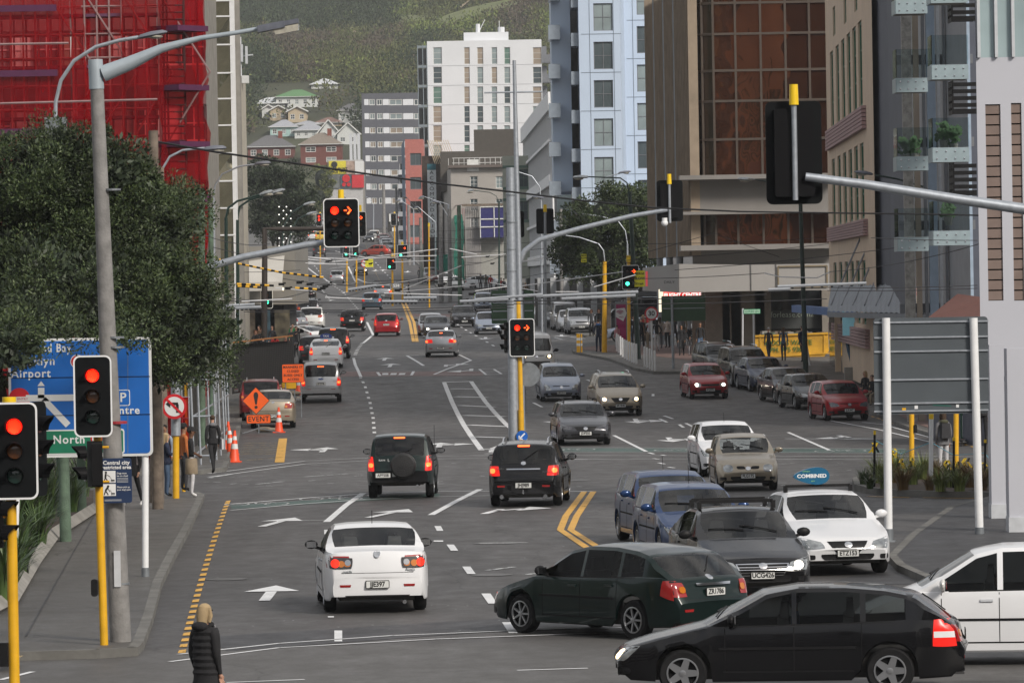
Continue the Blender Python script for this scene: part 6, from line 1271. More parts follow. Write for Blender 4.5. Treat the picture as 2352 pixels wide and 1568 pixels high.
def frontal(t,Y,x0,x1,ytop,ybot,wins,wm_,gms,fm,mull=(2,2),depth_b=12,seed=1,dep=.14,side=True,roof=None,parapet=.0,frw=.06):
 """camera-facing facade measured on the photograph, true size at distance Y; wins in the 2352 grid. returns helpers"""
 T=Vector(t. location);a=at(x0,(ytop+ybot)/2,Y);b=at(x1,(ytop+ybot)/2,Y);xm=(x0+x1)/2
 z1=at(xm,ytop,Y). z;z0=min(at(xm,ybot,Y). z,gz(Y))if ybot is None else at(xm,ybot,Y). z
 O=Vector((a. x,Y,z0))-T;W_=b. x-a. x;H_=z1-z0;s=sp(Y);rects=[]
 for(wx0,wy0,wx1,wy1)in wins:
  cx_=(wx0+wx1)/2;cy_=(wy0+wy1)/2;c=at(cx_,cy_,Y)
  rects. append((round(c. x-(wx1-wx0)/2/s-a. x,3),round(c. z-(wy1-wy0)/2/s-z0,3),round((wx1-wx0)/s,3),round((wy1-wy0)/s,3)))
 facade(t,O,(1,0,0),W_,H_,rects,wm_,dep)
 rr=random. Random(seed)
 for r in rects:window(t,O,(1,0,0),(0,-1,0),r[0],r[1],r[2],r[3],rr. choice(gms),fm,mull,dep,frw)
 if side:
  m=MB();x0_,x1_,zt=O. x,O. x+W_,O. z+H_
  m. add([(x0_,O. y,O. z),(x0_,O. y+depth_b,O. z),(x0_,O. y+depth_b,zt),(x0_,O. y,zt)],[(0,3,2,1)]);m. add([(x1_,O. y,O. z),(x1_,O. y+depth_b,O. z),(x1_,O. y+depth_b,zt),(x1_,O. y,zt)],[(0,1,2,3)])
  m. add([(x0_,O. y+depth_b,O. z),(x1_,O. y+depth_b,O. z),(x1_,O. y+depth_b,zt),(x0_,O. y+depth_b,zt)],[(0,3,2,1)])
  m. add([(x0_,O. y,zt-parapet),(x1_,O. y,zt-parapet),(x1_,O. y+depth_b,zt-parapet),(x0_,O. y+depth_b,zt-parapet)],[(0,1,2,3)])
  m. build('wall',[wm_],t)
 return O,W_,H_
def loc_at(x,y,Y):p=at(x,y,Y);return(p. x,Y,gz(Y))
HW=mat('white render',(.63,.65,.68),.7,var=.05,scale=.3)
t=building('hotel_building','tall white apartment block with columns of narrow windows below the hill',loc_at(1110,600,700));w_=[]
rows=[(109,148),(154,192),(199,238),(244,282),(288,327),(333,359)]
for r0,r1 in rows:
 for a,b in((995,1015),(1066,1079),(1096,1110),(1129,1142),(1158,1172),(1224,1244)):w_. append((a,r0,b,r1))
O,W_,H_=frontal(t,700,985,1248,93,600,w_,HW,[WGL,WGL,WGG,WG,WGS],FRW,(1,3),16,seed=3)
m=MB()
for r0,r1 in rows[1:]+[(378,0)]:
 v=at(1115,r0-4,700). z-t. location. z;m. box((O. x+W_/2,O. y-.004,v),(W_-.02,.03,.05))
m. build('floor_joint',[mat('joint grey',(.3,.31,.33),.8)],t)
m=MB()
for k in range(8):
 z1=O. z+H_-.9-k*2.76;m. box((O. x-.72,O. y+.9,z1-1.25),(1.2,1.6,2.2))
m. build('corner_glazing',[WGD],t)
m=MB()
for k in range(9):
 z1=O. z+H_-.8-k*2.76;m. box((O. x-.68,O. y+.9,z1+.05),(1.35,1.8,.32))
for x in(-1.33,-.62,-.04):m. box((O. x+x,O. y-.02,O. z+H_-12.5),(.1,.12,24))
m. build('corner_frame',[mat('grey corner panels',(.2,.24,.27),.6)],t)
m=MB()
for k in range(4):z=O. z+H_-3.2-k*2.76*1.0;m. box((O. x+W_+.7,O. y+1,z),(1.5,1.8,.15)). box((O. x+W_+.7,O. y+.12,z+.6),(1.5,.05,1.0)). box((O. x+W_+.35,O. y+1.6,z+1.2),(.7,.2,2.2))
m. build('balcony',[FRG],t)
m=MB();v0=at(1065,93,700)-Vector(t. location);v1=at(1168,93,700)-Vector(t. location);m. box(((v0. x+v1. x)/2,4,v0. z+.5),(v1. x-v0. x,5,1.3));m. tube([(v0. x+2,3,v0. z+1),(v0. x+3,3,v0. z+3)],.05,5). tube([(v0. x+2,3,v0. z+1.2),(v0. x+2,3,v0. z+2.4)],.3,8). tube([(v0. x+5,3,v0. z+1),(v0. x+5,3,v0. z+2.8)],.05,5). tube([(v1. x-1,3,v0. z+1),(v1. x-1,3,v0. z+1.9)],.5,10);m. build('roof_plant',[HW],t)
GC=mat('grey cladding',(.1,.105,.125),.7,var=.08,scale=2);n=GC. node_tree;wv=n. nodes. new('ShaderNodeTexWave');wv. bands_direction='Z';wv. inputs['Scale']. default_value=2.2;bp=n. nodes. new('ShaderNodeBump');bp. inputs['Strength']. default_value=.6;bp. inputs['Distance']. default_value=.05;tcc=n. nodes. new('ShaderNodeTexCoord');n. links. new(tcc. outputs['Object'],wv. inputs[0]);n. links. new(wv. outputs['Fac'],bp. inputs['Height']);n. links. new(bp. outputs[0],n. nodes['Principled BSDF']. inputs['Normal'])
t=building('apartment_building','grey horizontally clad apartment block left of the white hotel',loc_at(900,560,905));w_=[]
for k in range(9):
 y0=228+k*32.3
 if k>7:continue
 for a,b in((848+k*.8,861+k*.8),(865+k*.8,878+k*.8),(894+k*.8,924+k*.8),(951,967)):w_. append((a,y0,b,y0+14))
O,W_,H_=frontal(t,905,833,972,214,540,w_,GC,[WGS,WG,WGL],FRW,(2,1),14,seed=5,frw=.14)
for k in range(8):
 y0=228+k*32.3
 for x0,x1 in((836,847),(878.5,893.5),(925,950)):
  a=at(x0+k*.8,y0,905)-Vector(t. location);b=at(x1+(0 if x1==950 else k*.8),y0+14,905)-Vector(t. location);MB(). box(((a. x+b. x)/2,O. y-.02,(a. z+b. z)/2),(b. x-a. x-.05,.08,a. z-b. z-.04)). build('white_panel',[HW],t)
SAL=mat('salmon render',(.38,.13,.11),.7);BLU=mat('blue column paint',(.09,.14,.22),.6)
t=building('office_building','salmon banded narrow office building with blue columns',loc_at(948,600,690));T=Vector(t. location)
w_=[(942+k*0,352+k*55,968,380+k*55)for k in range(4)]
O,W_,H_=frontal(t,690,932,974,320,560,w_,SAL,[WG,WGD],FRG,(2,1),10)
a=at(932,500,690);O2=Vector((a. x,690,O. z+T. z))-T;L2=26;U=Vector((at(925,500,716). x-a. x,26,0));Ln=U. length
m=MB();U. normalize()
m. add([O2,O2+U*Ln,O2+U*Ln+Vector((0,0,H_)),O2+Vector((0,0,H_))],[(0,3,2,1)]);m. build('side_wall',[BLU],t)
t=building('apartment_building','small pale flats with dark balconies between the grey block and the salmon building',loc_at(928,560,740))
w_=[(918,375+k*32,930,392+k*32)for k in range(6)]
O,W_,H_=frontal(t,740,915,934,362,560,w_,GC,[WGD],FRW,(1,1),8);m=MB()
for k in range(6):v=at(926,396+k*32,740)-Vector(t. location);MB(). box((v. x,O. y-.5,v. z),(1.4,1.0,.7)). build('balcony',[HW],t)
BRK=mat('dark brown brick',(.055,.04,.034),.9,var=.4,scale=3);CRM=mat('cream grey render',(.33,.31,.29),.8,var=.08,scale=.5);CRM2=mat('pale green cream render',(.38,.4,.34),.8,var=.08)
t=building('corner_building','cream art deco block with railing on the roof below the white hotel',loc_at(1090,640,560));T=Vector(t. location)
w_=[]
for a,b in((1080,1097),(1139,1155)):
 for y0 in(405,457,500):w_. append((a,y0,b,y0+27))
O,W_,H_=frontal(t,560,1037,1173,385,640,w_,CRM,[WG,WGL],FRW,(2,3),18,seed=2)
a=at(1037,500,560);U=Vector((at(1010,500,600). x-a. x,40,0));Ln=U. length;U. normalize();m=MB();P0=Vector((a. x,560,O. z+T. z))-T
m. add([P0,P0+U*Ln,P0+U*Ln+Vector((0,0,H_)),P0+Vector((0,0,H_))],[(0,3,2,1)])
m. build('side_wall',[CRM],t)
MB(). box((O. x+W_/2,O. y+2,O. z+H_+.15),(W_+.5,5.4,.3)). build('cornice',[mat('brown cornice',(.12,.1,.09),.8)],t)
v=at(1012,365,575)-T;v2=at(1173,365,575)-T;MB(). box(((v. x+v2. x)/2,18,v. z-1.5),(v2. x-v. x,12,4.5)). build('roof_storey',[mat('brown roof storey',(.075,.068,.06),.9)],t)
v=at(1080,355,575)-T;MB(). box((at(1135,350,580). x-T. x,20,v. z+1.2),(4.6,6,3.4)). build('lift_tower',[mat('brown roof storey',(.075,.068,.06),.9)],t)
m=MB();z0=v. z-.8
for k in range(12):x=at(1030+k*12,380,560). x-T. x;m. tube([(x,.3,O. z+H_),(x,.3,O. z+H_+1.1)],.03,5)
for dz in(.55,1.1):m. tube([(O. x+.2,.3,O. z+H_+dz),(O. x+W_,.3,O. z+H_+dz)],.035,5)
m. build('roof_railing',[FRW],t)
v=at(1125,372,558)-T;MB(). box((v. x-1.9,-.1,v. z-.3),(1.3,.1,1.3)). build('white_panel',[FRW],t)
t=building('brick_tower','dark brown brick wall carrying the vertical ACCOMMODATION sign',loc_at(990,640,585));T=Vector(t. location)
O,W_,H_=frontal(t,585,971,1014,358,640,[],BRK,[WG],FRW,(1,1),12)
a=at(981,378,583)-T;b=at(1004,545,583)-T;MB(). box(((a. x+b. x)/2,-2.2,(a. z+b. z)/2),(b. x-a. x,.25,a. z-b. z)). build('vertical_sign',[mat('sign pale grey',(.65,.69,.72),.5)],t);MB(). box(((a. x+b. x)/2,-2.22,a. z-.3),(b. x-a. x,.28,.7)). build('sign_header',[mat('teal header',(.02,.12,.16),.5)],t)
for i,ch in enumerate('ACCOMMODATION'):text(ch,.6,PLBLK,t,((a. x+b. x)/2,-2.35,a. z-.98-i*.62),ext=.01,sx=1.15)
m=MB();
for i in range(6):x=at(974+i*4,0,580). x-T. x;m. bar((x+.9,-.5,H_-1+O. z),(x,-.5,O. z+H_+1.8),.07);x=at(996+i*5,0,580). x-T. x;m. bar((x+1.2,-.5,H_-1.5+O. z),(x,-.5,O. z+H_+1.8),.07)
m. build('timber_fin',[mat('pale timber',(.5,.42,.3),.8)],t)
t=building('office_building','cream building with green trimmed windows right of the art deco block',loc_at(1190,640,500))
w_=[(1183+0,388,1213,430),(1183,462,1213,505)]
O,W_,H_=frontal(t,500,1156,1220,358,640,w_,CRM2,[WG],mat('green trim',(.09,.16,.13),.6),(3,2),14);T=Vector(t. location);m=MB()
for y in(383,432,458,508):v=at(1190,y,500)-T;m. box((O. x+W_/2,O. y-.02,v. z),(W_,.1,.25))
m. build('green_band',[mat('green trim',(.09,.16,.13),.6)],t)
LOU=mat('louvre white',(.78,.79,.8),.7,var=.06)
def obliq(t,xn,xf,Yn,Yf,ytop_n,zb,rects_uv,wm_,**k):
 """receding facade from near pixel x at Yn to far pixel x at Yf"""
 T=Vector(t. location);a=at(xn,640,Yn);b=at(xf,640,Yf);z1=at(xn,ytop_n,Yn). z
 return a,b,z1
t=building('office_building','white office block with close vertical louvres left of the pale blue tower',loc_at(1250,640,440));T=Vector(t. location)
a=Vector((at(1280,500,420). x,420,0));b=Vector((at(1212,500,520). x,520,0));U=(a-b);Ln=U. length;U. normalize();zt=at(1280,212,420). z;z0=gz(450);N=Vector((U. y,-U. x,0))
m=MB();O=Vector((b. x,b. y,z0))-T;H_=zt-z0;m. add([O,O+U*Ln,O+U*Ln+Vector((0,0,H_)),O+Vector((0,0,H_))],[(0,1,2,3)]);q0=O+U*Ln;m. add([q0,q0+Vector((8,0,0)),q0+Vector((8,0,H_)),q0+Vector((0,0,H_))],[(0,1,2,3)])
m. add([O+Vector((0,0,H_)),O+U*Ln+Vector((0,0,H_)),O+U*Ln+Vector((8,0,H_)),O+Vector((8,0,H_))],[(0,1,2,3)]);m. build('wall',[WG],t)
m=MB();nf=44
for i in range(nf+1):p=O+U*(Ln*i/nf)+N*.3;m. bar(p,p+Vector((0,0,H_-1.2)),.13,.6)
m. build('louvre',[LOU],t)
m=MB()
for k in range(8):z=H_-.7-k*3.3*1.0-(0 if k else 0);p=O+Vector((0,0,z));m. bar(p+N*.5,p+U*Ln+N*.5,.2,1.5 if k==0 else(.9 if k%2==0 else .25))
m. build('floor_band',[LOU],t)
PB=mat('pale blue panel',(.46,.55,.68),.45,var=.04,scale=.4);PBJ=mat('panel joint',(.12,.15,.19),.7)
t=building('apartment_tower','tall pale blue panelled apartment tower with grey windows',loc_at(1390,640,380));T=Vector(t. location)
w_=[]
for k in range(8):
 y0=8-88.5*0+k*88.2
 w_. append((1363+.6*k,y0,1407+.6*k,y0+63));
w2=[(1462+.7*k,-28+k*88.2,1512+.7*k,34+k*88.2)for k in range(8)]
O,W_,H_=frontal(t,380,1333,1428,-60,660,[q for q in w_ if q[3]<600],PB,[WG,WGL,WG,WGL],FRG,(2,2),20,seed=4)
frontal(t,386,1438,1530,-60,660,[q for q in w2 if q[3]<600],PB,[WG,WGL,WGL],FRG,(1,2),14,seed=6,side=False)
frontal(t,384,1268,1312,-60,440,[],PB,[WG],FRG,(1,1),14,side=True)
m=MB();a=at(1428,300,380)-T;b=at(1438,300,386)-T
m. add([(a. x,0,O. z),(b. x,6,O. z),(b. x,6,O. z+H_),(a. x,0,O. z+H_)],[(0,1,2,3)])
c=at(1312,300,384)-T;d=at(1333,300,380)-T;m. build('wall',[PB],t)
m=MB();m. add([(c. x,9,O. z),(d. x,9,O. z),(d. x,9,O. z+H_),(c. x,9,O. z+H_)],[(0,1,2,3)]);m. build('recess_wall',[mat('recess render',(.24,.22,.2),.8)],t)
m=MB()
for k in range(9):
 y0=-25+k*88.2
 if y0<640:
  v=at(1322+.5*k,y0+30,382)-T;m. box((v. x,3,v. z),(.75,5,1.0));v=at(1262+.6*k,y0+20,388)-T;m. box((v. x+.3,4,v. z),(.9,4,1.1))
m. build('balcony',[mat('balcony glass',(.25,.29,.34),.2)],t)
m=MB()
for k in range(8):
 for xa,xb,Y_ in((1333,1428,380),(1438,1530,386)):
  y0=(79 if xa==1333 else 47)+k*88.2-88
  if y0<620:a=at(xa,y0,Y_)-T;b=at(xb,y0-2,Y_)-T;m. box(((a. x+b. x)/2,(Y_-380)-.012,a. z),(b. x-a. x-.1,.02,.035))
for xx,Y_ in((1358,380),(1413,380),(1457,386)):a=at(xx,300,Y_)-T;m. box((a. x,Y_-380-.015,O. z+H_/2),(.03,.02,H_))
m. build('panel_joint',[PBJ],t)
BC=mat('brown ribbed concrete',(.27,.215,.16),.85,var=.18,scale=1.2,bump=.3);BGL=wglass('copper mirrored glass',(.22,.085,.045),.03,.9,metal=.9);BGD=wglass('dark brown glass',(.035,.02,.012),.08);BFR=mat('bronze mullion',(.08,.062,.05),.5,.3);FAS=mat('grey beige fascia',(.2,.19,.18),.8,var=.1,scale=.5)
t=building('glass_tower','brown office tower with copper mirrored glass and ribbed concrete side on the corner',loc_at(1700,800,268));T=Vector(t. location)
Yt=268;xl,xr=at(1600,300,Yt). x-T. x,at(1915,300,Yt). x-T. x;ztop=at(1700,-60,Yt). z-T. z
def tz(y):return at(1700,y,Yt). z-T. z
a=Vector((xl,0,0));b=Vector((at(1503,500,292). x-T. x,24,0));U=(b-a);Ln=U. length;U. normalize();N=Vector((-U. y,U. x,0))*-1
if N. y>0:N=-N
zA,zB=tz(585),ztop
m=MB();m. add([a+Vector((0,0,zA)),a+Vector((0,0,zB)),b+Vector((0,0,zB)),b+Vector((0,0,zA))],[(0,1,2,3)]);m. build('flank_wall',[BC],t)
m=MB();nr=30
for i in range(nr+1):
 if i in(10,17,24):continue
 p=a+U*(Ln*(i+.2)/nr)+N*.12;m. bar(p+Vector((0,0,zA)),p+Vector((0,0,zB)),.5,.34)
m. build('concrete_rib',[BC],t)
m=MB()
for i in(10,17,24):p=a+U*(Ln*i/nr)+N*.2;m. tube([p+Vector((0,0,-0)),p+Vector((0,0,zB))],.2,10)
m. build('downpipe',[mat('pipe grey',(.2,.21,.22),.6)],t)
xcol=[1600,1616,1641,1692,1750,1807,1862,1915];yrow=[-60,7,78,162,232,320,402]
def glassrow(y0,y1,nm,rows_):
 m=MB()
 for j in range(len(xcol)-1):
  for i in range(len(rows_)-1):
   xa,xb=at(xcol[j],300,Yt). x-T. x,at(xcol[j+1],300,Yt). x-T. x;za,zb=tz(rows_[i+1]),tz(rows_[i])
   yo=1.2 if j==0 else(.4 if j==1 else 0);y1o=.4 if j==0 else 0
   p=MB();p. add([(xa,yo,za),(xb,y1o,za),(xb,y1o,zb),(xa,yo,zb)],[(0,1,2,3)]);p. build('pane',[BGD if j<2 else BGL],t)
   m. bar((xa,yo-.05,za),(xa,yo-.05,zb),.12,.12);m. bar((xa,yo-.05,zb),(xb,y1o-.05,zb),.13,.13)
 m. build('mullion',[BFR],t)
glassrow(0,0,'a',yrow);glassrow(0,0,'b',[490,562])
m=MB()
for y0,y1,pj in((402,412,.9),(485,492,.6),(562,574,.9)):m. box(((xl+xr)/2-.4,-.2,(tz(y0)+tz(y1))/2),(xr-xl+1.2,1.4+pj,tz(y0)-tz(y1)))
m. build('ledge',[FAS],t)
m=MB();m. box(((xl+xr)/2,.5,(tz(412)+tz(485))/2),(xr-xl+.6,1.0,tz(412)-tz(485)-.02));m. box(((xl+xr)/2,.6,(tz(574)+tz(612))/2),(xr-xl+.6,1.0,tz(574)-tz(612)-.02));m. box(((xl+xr)/2+3,9,tz(600)/2),(xr-xl-7,10,tz(600)));m. box(((xl+xr)/2,9,(tz(612)+ztop)/2),(xr-xl-1,16,ztop-tz(612)))
m. build('spandrel_wall',[FAS],t)
z_=tz(668);m=MB()
for x,wd in((1648,1.3),(1690,.5),(1715,2.6),(1745,.5),(1905,.8)):v=at(x,700,Yt). x-T. x;MB(). box((v,.4,z_/2),(wd,.8,z_)). build('street_pier',[mat('stone pier',(.2,.18,.155),.7,var=.12)],t)
a_,b_=at(1752,700,Yt). x-T. x,at(1900,700,Yt). x-T. x;MB(). box(((a_+b_)/2,.9,z_/2),(b_-a_,.3,z_)). build('shop_window',[WGD],t);MB(). box(((a_+b_)/2,.7,1.2+.6),(b_-a_,.1,1.0)). build('lease_banner',[mat('banner grey',(.04,.045,.045),.6)],t);text('spaceforlease.co.nz',.42,mat('pale lettering',(.3,.35,.3),.6),t,((a_+b_)/2-.6,.62,2.05),ext=.003)
MB(). box((at(1660,700,Yt). x-T. x,1.5,z_/2),(3.2,.2,z_)). build('entrance_glazing',[WGS],t)
t=building('shop_canopy','pale grey street canopy wrapping round the corner of the brown tower',loc_at(1700,800,262),'canopy');T=Vector(t. location);Yc=262
def cp(x,y,Y=Yc):v=at(x,y,Y)-T;return Vector((v. x,Y-Yc,v. z))
m=MB();A0,A1,A2,A3=cp(1482,615,268),cp(1560,606),cp(1725,608),cp(1905,605);B0,B1,B2,B3=cp(1482,668,268),cp(1560,672),cp(1725,668),cp(1905,666)
for(p,q,r_,s_)in((A0,A1,B1,B0),(A1,A2,B2,B1),(A2,A3,B3,B2)):m. add([p,q,r_,s_]+[v+Vector((0,5.5,0))for v in(p,q,r_,s_)],[(0,3,2,1),(0,1,5,4),(3,7,6,2),(0,4,7,3),(1,2,6,5)])
m. build('fascia',[mat('pale canopy',(.3,.29,.28),.7,var=.06,scale=.6)],t)
m=MB();
for x in(1558,1724,1782,1845):p,q=cp(x,606),cp(x,669);m. box((p. x,-.02,(p. z+q. z)/2),(.05,.05,p. z-q. z))
m. build('panel_joint',[mat('joint dark',(.1,.1,.1),.8)],t)
p,q=cp(1787,612),cp(1900,658);m=MB()
for a_,b_ in(((p. x,p. z),(q. x,p. z)),((q. x,p. z),(q. x,q. z)),((q. x,q. z),(p. x,q. z)),((p. x,q. z),(p. x,p. z))):m. bar((a_[0],-.06,a_[1]),(b_[0],-.06,b_[1]),.07,.05)
m. build('gold_frame',[mat('dull gold frame',(.2,.16,.1),.6)],t)
v=cp(1546,648,263);text('DAILY BAR',.2,BLACKP,t,(v. x,.8,v. z),ext=.01)
MB(). box((cp(1566,680,266). x,3.5,cp(1600,677,266). z),(2.0,.2,.42)). build('shop_sign',[mat('lit red shop sign',(.5,.01,.01),.4,emit=.35,emitcol=(1,.02,.015))],t);text('FLIGHT CENTRE',.27,mat('lit white letters',(.8,.8,.8),.5,emit=.9,emitcol=(1,.95,.9)),t,(cp(1567,684,266). x,3.35,cp(1600,677,266). z),ext=.005,bold=.01)
v=cp(1532,690,266);MB(). box((v. x,3.5,v. z),(.9,.2,1.2)). build('shop_sign',[mat('lit cream sign',(.7,.65,.5),.4,emit=.8,emitcol=(1,.9,.7))],t)
v=cp(1493,640,268);MB(). box((v. x,5.6,v. z),(.5,.1,.8)). build('neon_sign',[mat('pink neon panel',(.4,.1,.12),.5,emit=.25,emitcol=(1,.1,.1))],t)
CD=mat('cream deco render',(.6,.47,.35),.75,var=.08,scale=.8);PKB=mat('pink band',(.36,.24,.24),.8)
t=building('art_deco_building','cream art deco facade with pink bands and close narrow windows',loc_at(1955,800,235));T=Vector(t. location)
a=Vector((at(1903,500,250). x,250,0));b=Vector((at(2010,500,205). x,205,0));U=(b-a);Ln=U. length;U. normalize();N=Vector((U. y,-U. x,0));zt=32;z0=gz(235)
def uofx(x):
 best=min(range(0,201),key=lambda i:abs(((a+U*Ln*i/200). x)*FPX/(a+U*Ln*i/200). y+CX-x));return Ln*best/200
rects=[];O=Vector((a. x,a. y,z0))-T
for(y0,y1)in((80,265),(345,510),(600,740)):
 za,zb=at(1950,y1,227). z-z0,at(1950,y0,227). z-z0
 for x in(1917,1930,1943,1956,1969,1982):u=uofx(x);rects. append((round(u,2),round(za,2),3.3,round(zb-za,2)))
for y0,y1 in((-20,50),):
 za,zb=at(1950,y1,227). z-z0,at(1950,y0,227). z-z0
 for x in(1925,1950,1975):u=uofx(x);rects. append((round(u,2),round(za,2),2.6,round(zb-za,2)))
facade(t,O,U,Ln,zt,rects,CD,.16)
for r in rects:window(t,O,U,N,r[0],r[1],r[2],r[3],random. choice([WGL,WG,WGG]),mat('green window frame',(.04,.14,.08),.6),(2,3),.14,.12)
m=MB()
for(y0,y1)in((270,320),(512,548),(748,790)):
 za,zb=at(1950,y1,227). z-z0,at(1950,y0,227). z-z0;u0,u1=uofx(1912),uofx(1998);nb=6
 for k in range(nb):p=O+U*u0+N*.1+Vector((0,0,za+(zb-za)*(k+.5)/nb));m. bar(p,p+U*(u1-u0),.2,(zb-za)/nb*.8)
m. build('pink_band',[PKB],t)
SLT=mat('slate blue panel',(.075,.085,.115),.6,var=.12,scale=.8);LBP=mat('light blue column',(.3,.38,.48),.55)
t=building('apartment_building','dark slate apartment building with rows of glass balconies on the right',loc_at(2120,900,190));T=Vector(t. location);z0=0
pts=[(2003,208),(2058,200),(2245,175)];cs=[Vector((at(x,500,Y). x,Y,0))-Vector((T. x,T. y,0))for x,Y in pts];zt=28
m=MB();m. add([cs[0],cs[1],cs[1]+Vector((0,0,zt)),cs[0]+Vector((0,0,zt))],[(0,1,2,3)]);m. build('slate_wall',[SLT],t)
m=MB();m. add([cs[1],cs[2]+Vector((0,3,0)),cs[2]+Vector((0,3,zt)),cs[1]+Vector((0,0,zt))],[(0,1,2,3)]);m. build('recess_wall',[mat('recess grey',(.3,.31,.33),.7,var=.1,scale=1.5)],t)
def q3(x,Y):return Vector((at(x,500,Y). x,Y,0))-Vector((T. x,T. y,0))
for i,(x,wp,mm,nm)in enumerate(((2087,22,mat('hatched screen',(.3,.29,.27),.8,var=.4,scale=6),'screen'),(2108,13,WGS,'window_strip'),(2125,7,FRG,'downpipe'),(2142,20,LBP,'column'),(2159,7,WHITEG,'column'),(2172,5,FRG,'downpipe'),(2187,15,WGS,'window_strip'),(2207,12,WGD,'window_strip'),(2227,10,LBP,'column'))):
 p=q3(x,184);MB(). box((p. x,p. y-.1-.01*i,zt/2),(wp/62.5,.3,zt)). build(nm,[mm],t)
m=MB()
for k in range(9):p,q=q3(2064,184.6),q3(2240,184.6);m. box(((p. x+q. x)/2,p. y+.1,1.2+k*3.05),(q. x-p. x,.3,.35))
m. build('floor_edge',[FRG],t)
BGC=glass('balcony clear glass',(.8,.86,.87),.9);PLQ=mat('frosted balcony panel',(.27,.34,.37),.35)
balc=[(2070,2128,30,22,1),(2160-30,2222,125,178,0)]
def balcony(x0,x1,yb,Y,dark=False):
 p,q=at(x0,yb,Y)-T,at(x1,yb,Y)-T;wd=q. x-p. x;e=bpy. data. objects. new('balcony',None);COL. objects. link(e);e. parent=t;e. location=(p. x,Y-T. y,p. z)
 if dark:
  MB(). box((wd/2,.8,.2),(wd,1.6,.12)). build('deck',[BLACKM],e);m=MB()
  for k in range(5):m. bar((0,0,.15+k*.24),(wd,0,.15+k*.24),.14,.05)
  for k in range(3):m. bar((0,k*.7,.1),(0,k*.7,1.25),.06)
  for k in range(5):m. bar((0,0,.15+k*.24),(0,1.5,.15+k*.24),.05,.14)
  m. build('railing',[BLACKP],e);return
 MB(). box((wd/2,.8,-.2),(wd-.05,1.55,.12)). build('deck',[CONC],e)
 m=MB();m. box((wd/2,0,-.02),(wd,.05,.5));m. box((0,.8,-.02),(.05,1.6,.5));m. build('lower_panel',[PLQ],e)
 m=MB();m. box((wd/2,.01,.75),(wd,.02,1.0));m. box((.01,.8,.75),(.02,1.58,1.0));m. build('glass_panel',[BGC],e)
 m=MB()
 for k in range(4):m. ball((wd*(.12+.25*k),-.03,-.15),.035,6,4). ball((wd*(.12+.25*k),-.03,.1),.035,6,4)
 m. build('fixing',[CHROME],e)
for k,yb in enumerate((15,195,375,560)):balcony(2059-2+2*k,2130+k,yb,177)
for k,yb in enumerate((-10,165,355,546)):balcony(2138+2*k,2222+2*k,yb,172)
for k,yb in enumerate((55,268,455)):balcony(2187+2*k,2244,yb,174,True)
PLM=mat('pot plant leaves',(.04,.09,.03),.7,var=.4,scale=12)
for x,y,Y in[(2080,355,177.6),(2100,352,177.6),(2168,322,172.6),(2190,330,172.6),(2178,498,172.6)]:
 m=MB();rr=random. Random(int(x))
 for i in range(70):a_=rr. random()*6.28;r_=rr. random()*.28;z=rr. random()*.6;c=(r_*math. cos(a_),r_*math. sin(a_)*.6,z);d_=rr. uniform(.04,.1);m. add([(c[0]-d_,c[1],c[2]),(c[0],c[1]-d_*.5,c[2]-d_),(c[0]+d_,c[1],c[2]),(c[0],c[1]+.5*d_,c[2]+d_)],[(0,1,2,3)])
 m. tube([(0,0,-.3),(0,0,0)],[.12,.16],8,1);v=at(x,y,Y);tag(m. build('potted_plant',[PLM,CONC],None,loc=v),'green potted plant behind the balcony glass','plant','potted plants on the glass balconies')
MB(). box((cs[2]. x+6,12,zt/2),(14,14,zt)). build('rear_block',[SLT],t)
t=building('awning','corrugated grey awning hung on slanting rods below the balcony building',loc_at(2010,900,200),'awning');T=Vector(t. location)
a,b=at(1900,716,215)-T,at(2128,722,190)-T;m=MB();nseg=40
vs=[];
for i in range(nseg+1):
 p=a. lerp(b,i/nseg);off=.05*(i%2);vs+=[p+Vector((0,0,off)),p+Vector((.4,3.2,1.1+off))]
m. add(vs,[(2*i,2*i+2,2*i+3,2*i+1)for i in range(nseg)]);m. add([a,b,b+Vector((0,.05,-.22)),a+Vector((0,.05,-.22))],[(0,3,2,1)]);m. build('corrugated_sheet',[mat('corrugated iron grey',(.22,.24,.27),.6,.3)],t)
m=MB()
for k in range(8):p=a. lerp(b,(k+.3)/8.3)+Vector((.1,.8,.3));m. tube([p,p+Vector((1.9,4,3.6))],.045,6)
m. build('tie_rod',[FRG],t)
t=building('awning','flat bright blue awning between the canopy and the corrugated awning',loc_at(1890,900,235),'awning');T=Vector(t. location)
a,b=at(1818,701,244)-T,at(1965,712,222)-T;m=MB();m. add([a,b,b+Vector((.5,3,0)),a+Vector((.5,3,0)),a-Vector((0,0,.34)),b-Vector((0,0,.34)),b+Vector((.5,3,-.34)),a+Vector((.5,3,-.34))],[(0,1,2,3),(0,4,5,1),(4,7,6,5),(0,3,7,4),(1,5,6,2)]);m. build('awning_box',[mat('awning blue',(.07,.15,.36),.6,var=.15)],t)
t=building('shop_building','dark shop front with blue wavy columns below the art deco building',loc_at(1960,900,222),'shop');T=Vector(t. location)
a,b=at(1905,800,246)-T,at(2060,800,206)-T;m=MB();m. add([Vector((a. x,a. y,0)),Vector((b. x,b. y,0)),Vector((b. x,b. y,3.6)),Vector((a. x,a. y,3.6))],[(0,1,2,3)]);m. build('shop_glass',[WGD],t)
for x,Y,c_ in((1923,238,0),(1950,230,1),(1962,228,0),(1985,220,1)):
 v=at(x,800,Y)-T;m=MB()
 if c_:m. tube([(v. x+.12*math. sin(k*.9),v. y-.6,k*.4)for k in range(9)],.08,8)
 else:m. box((v. x,v. y-.5,1.7),(.28,.3,3.4))
 m. build('column',[mat('column blue',(.04,.1,.18),.5)if c_ else CD],t)
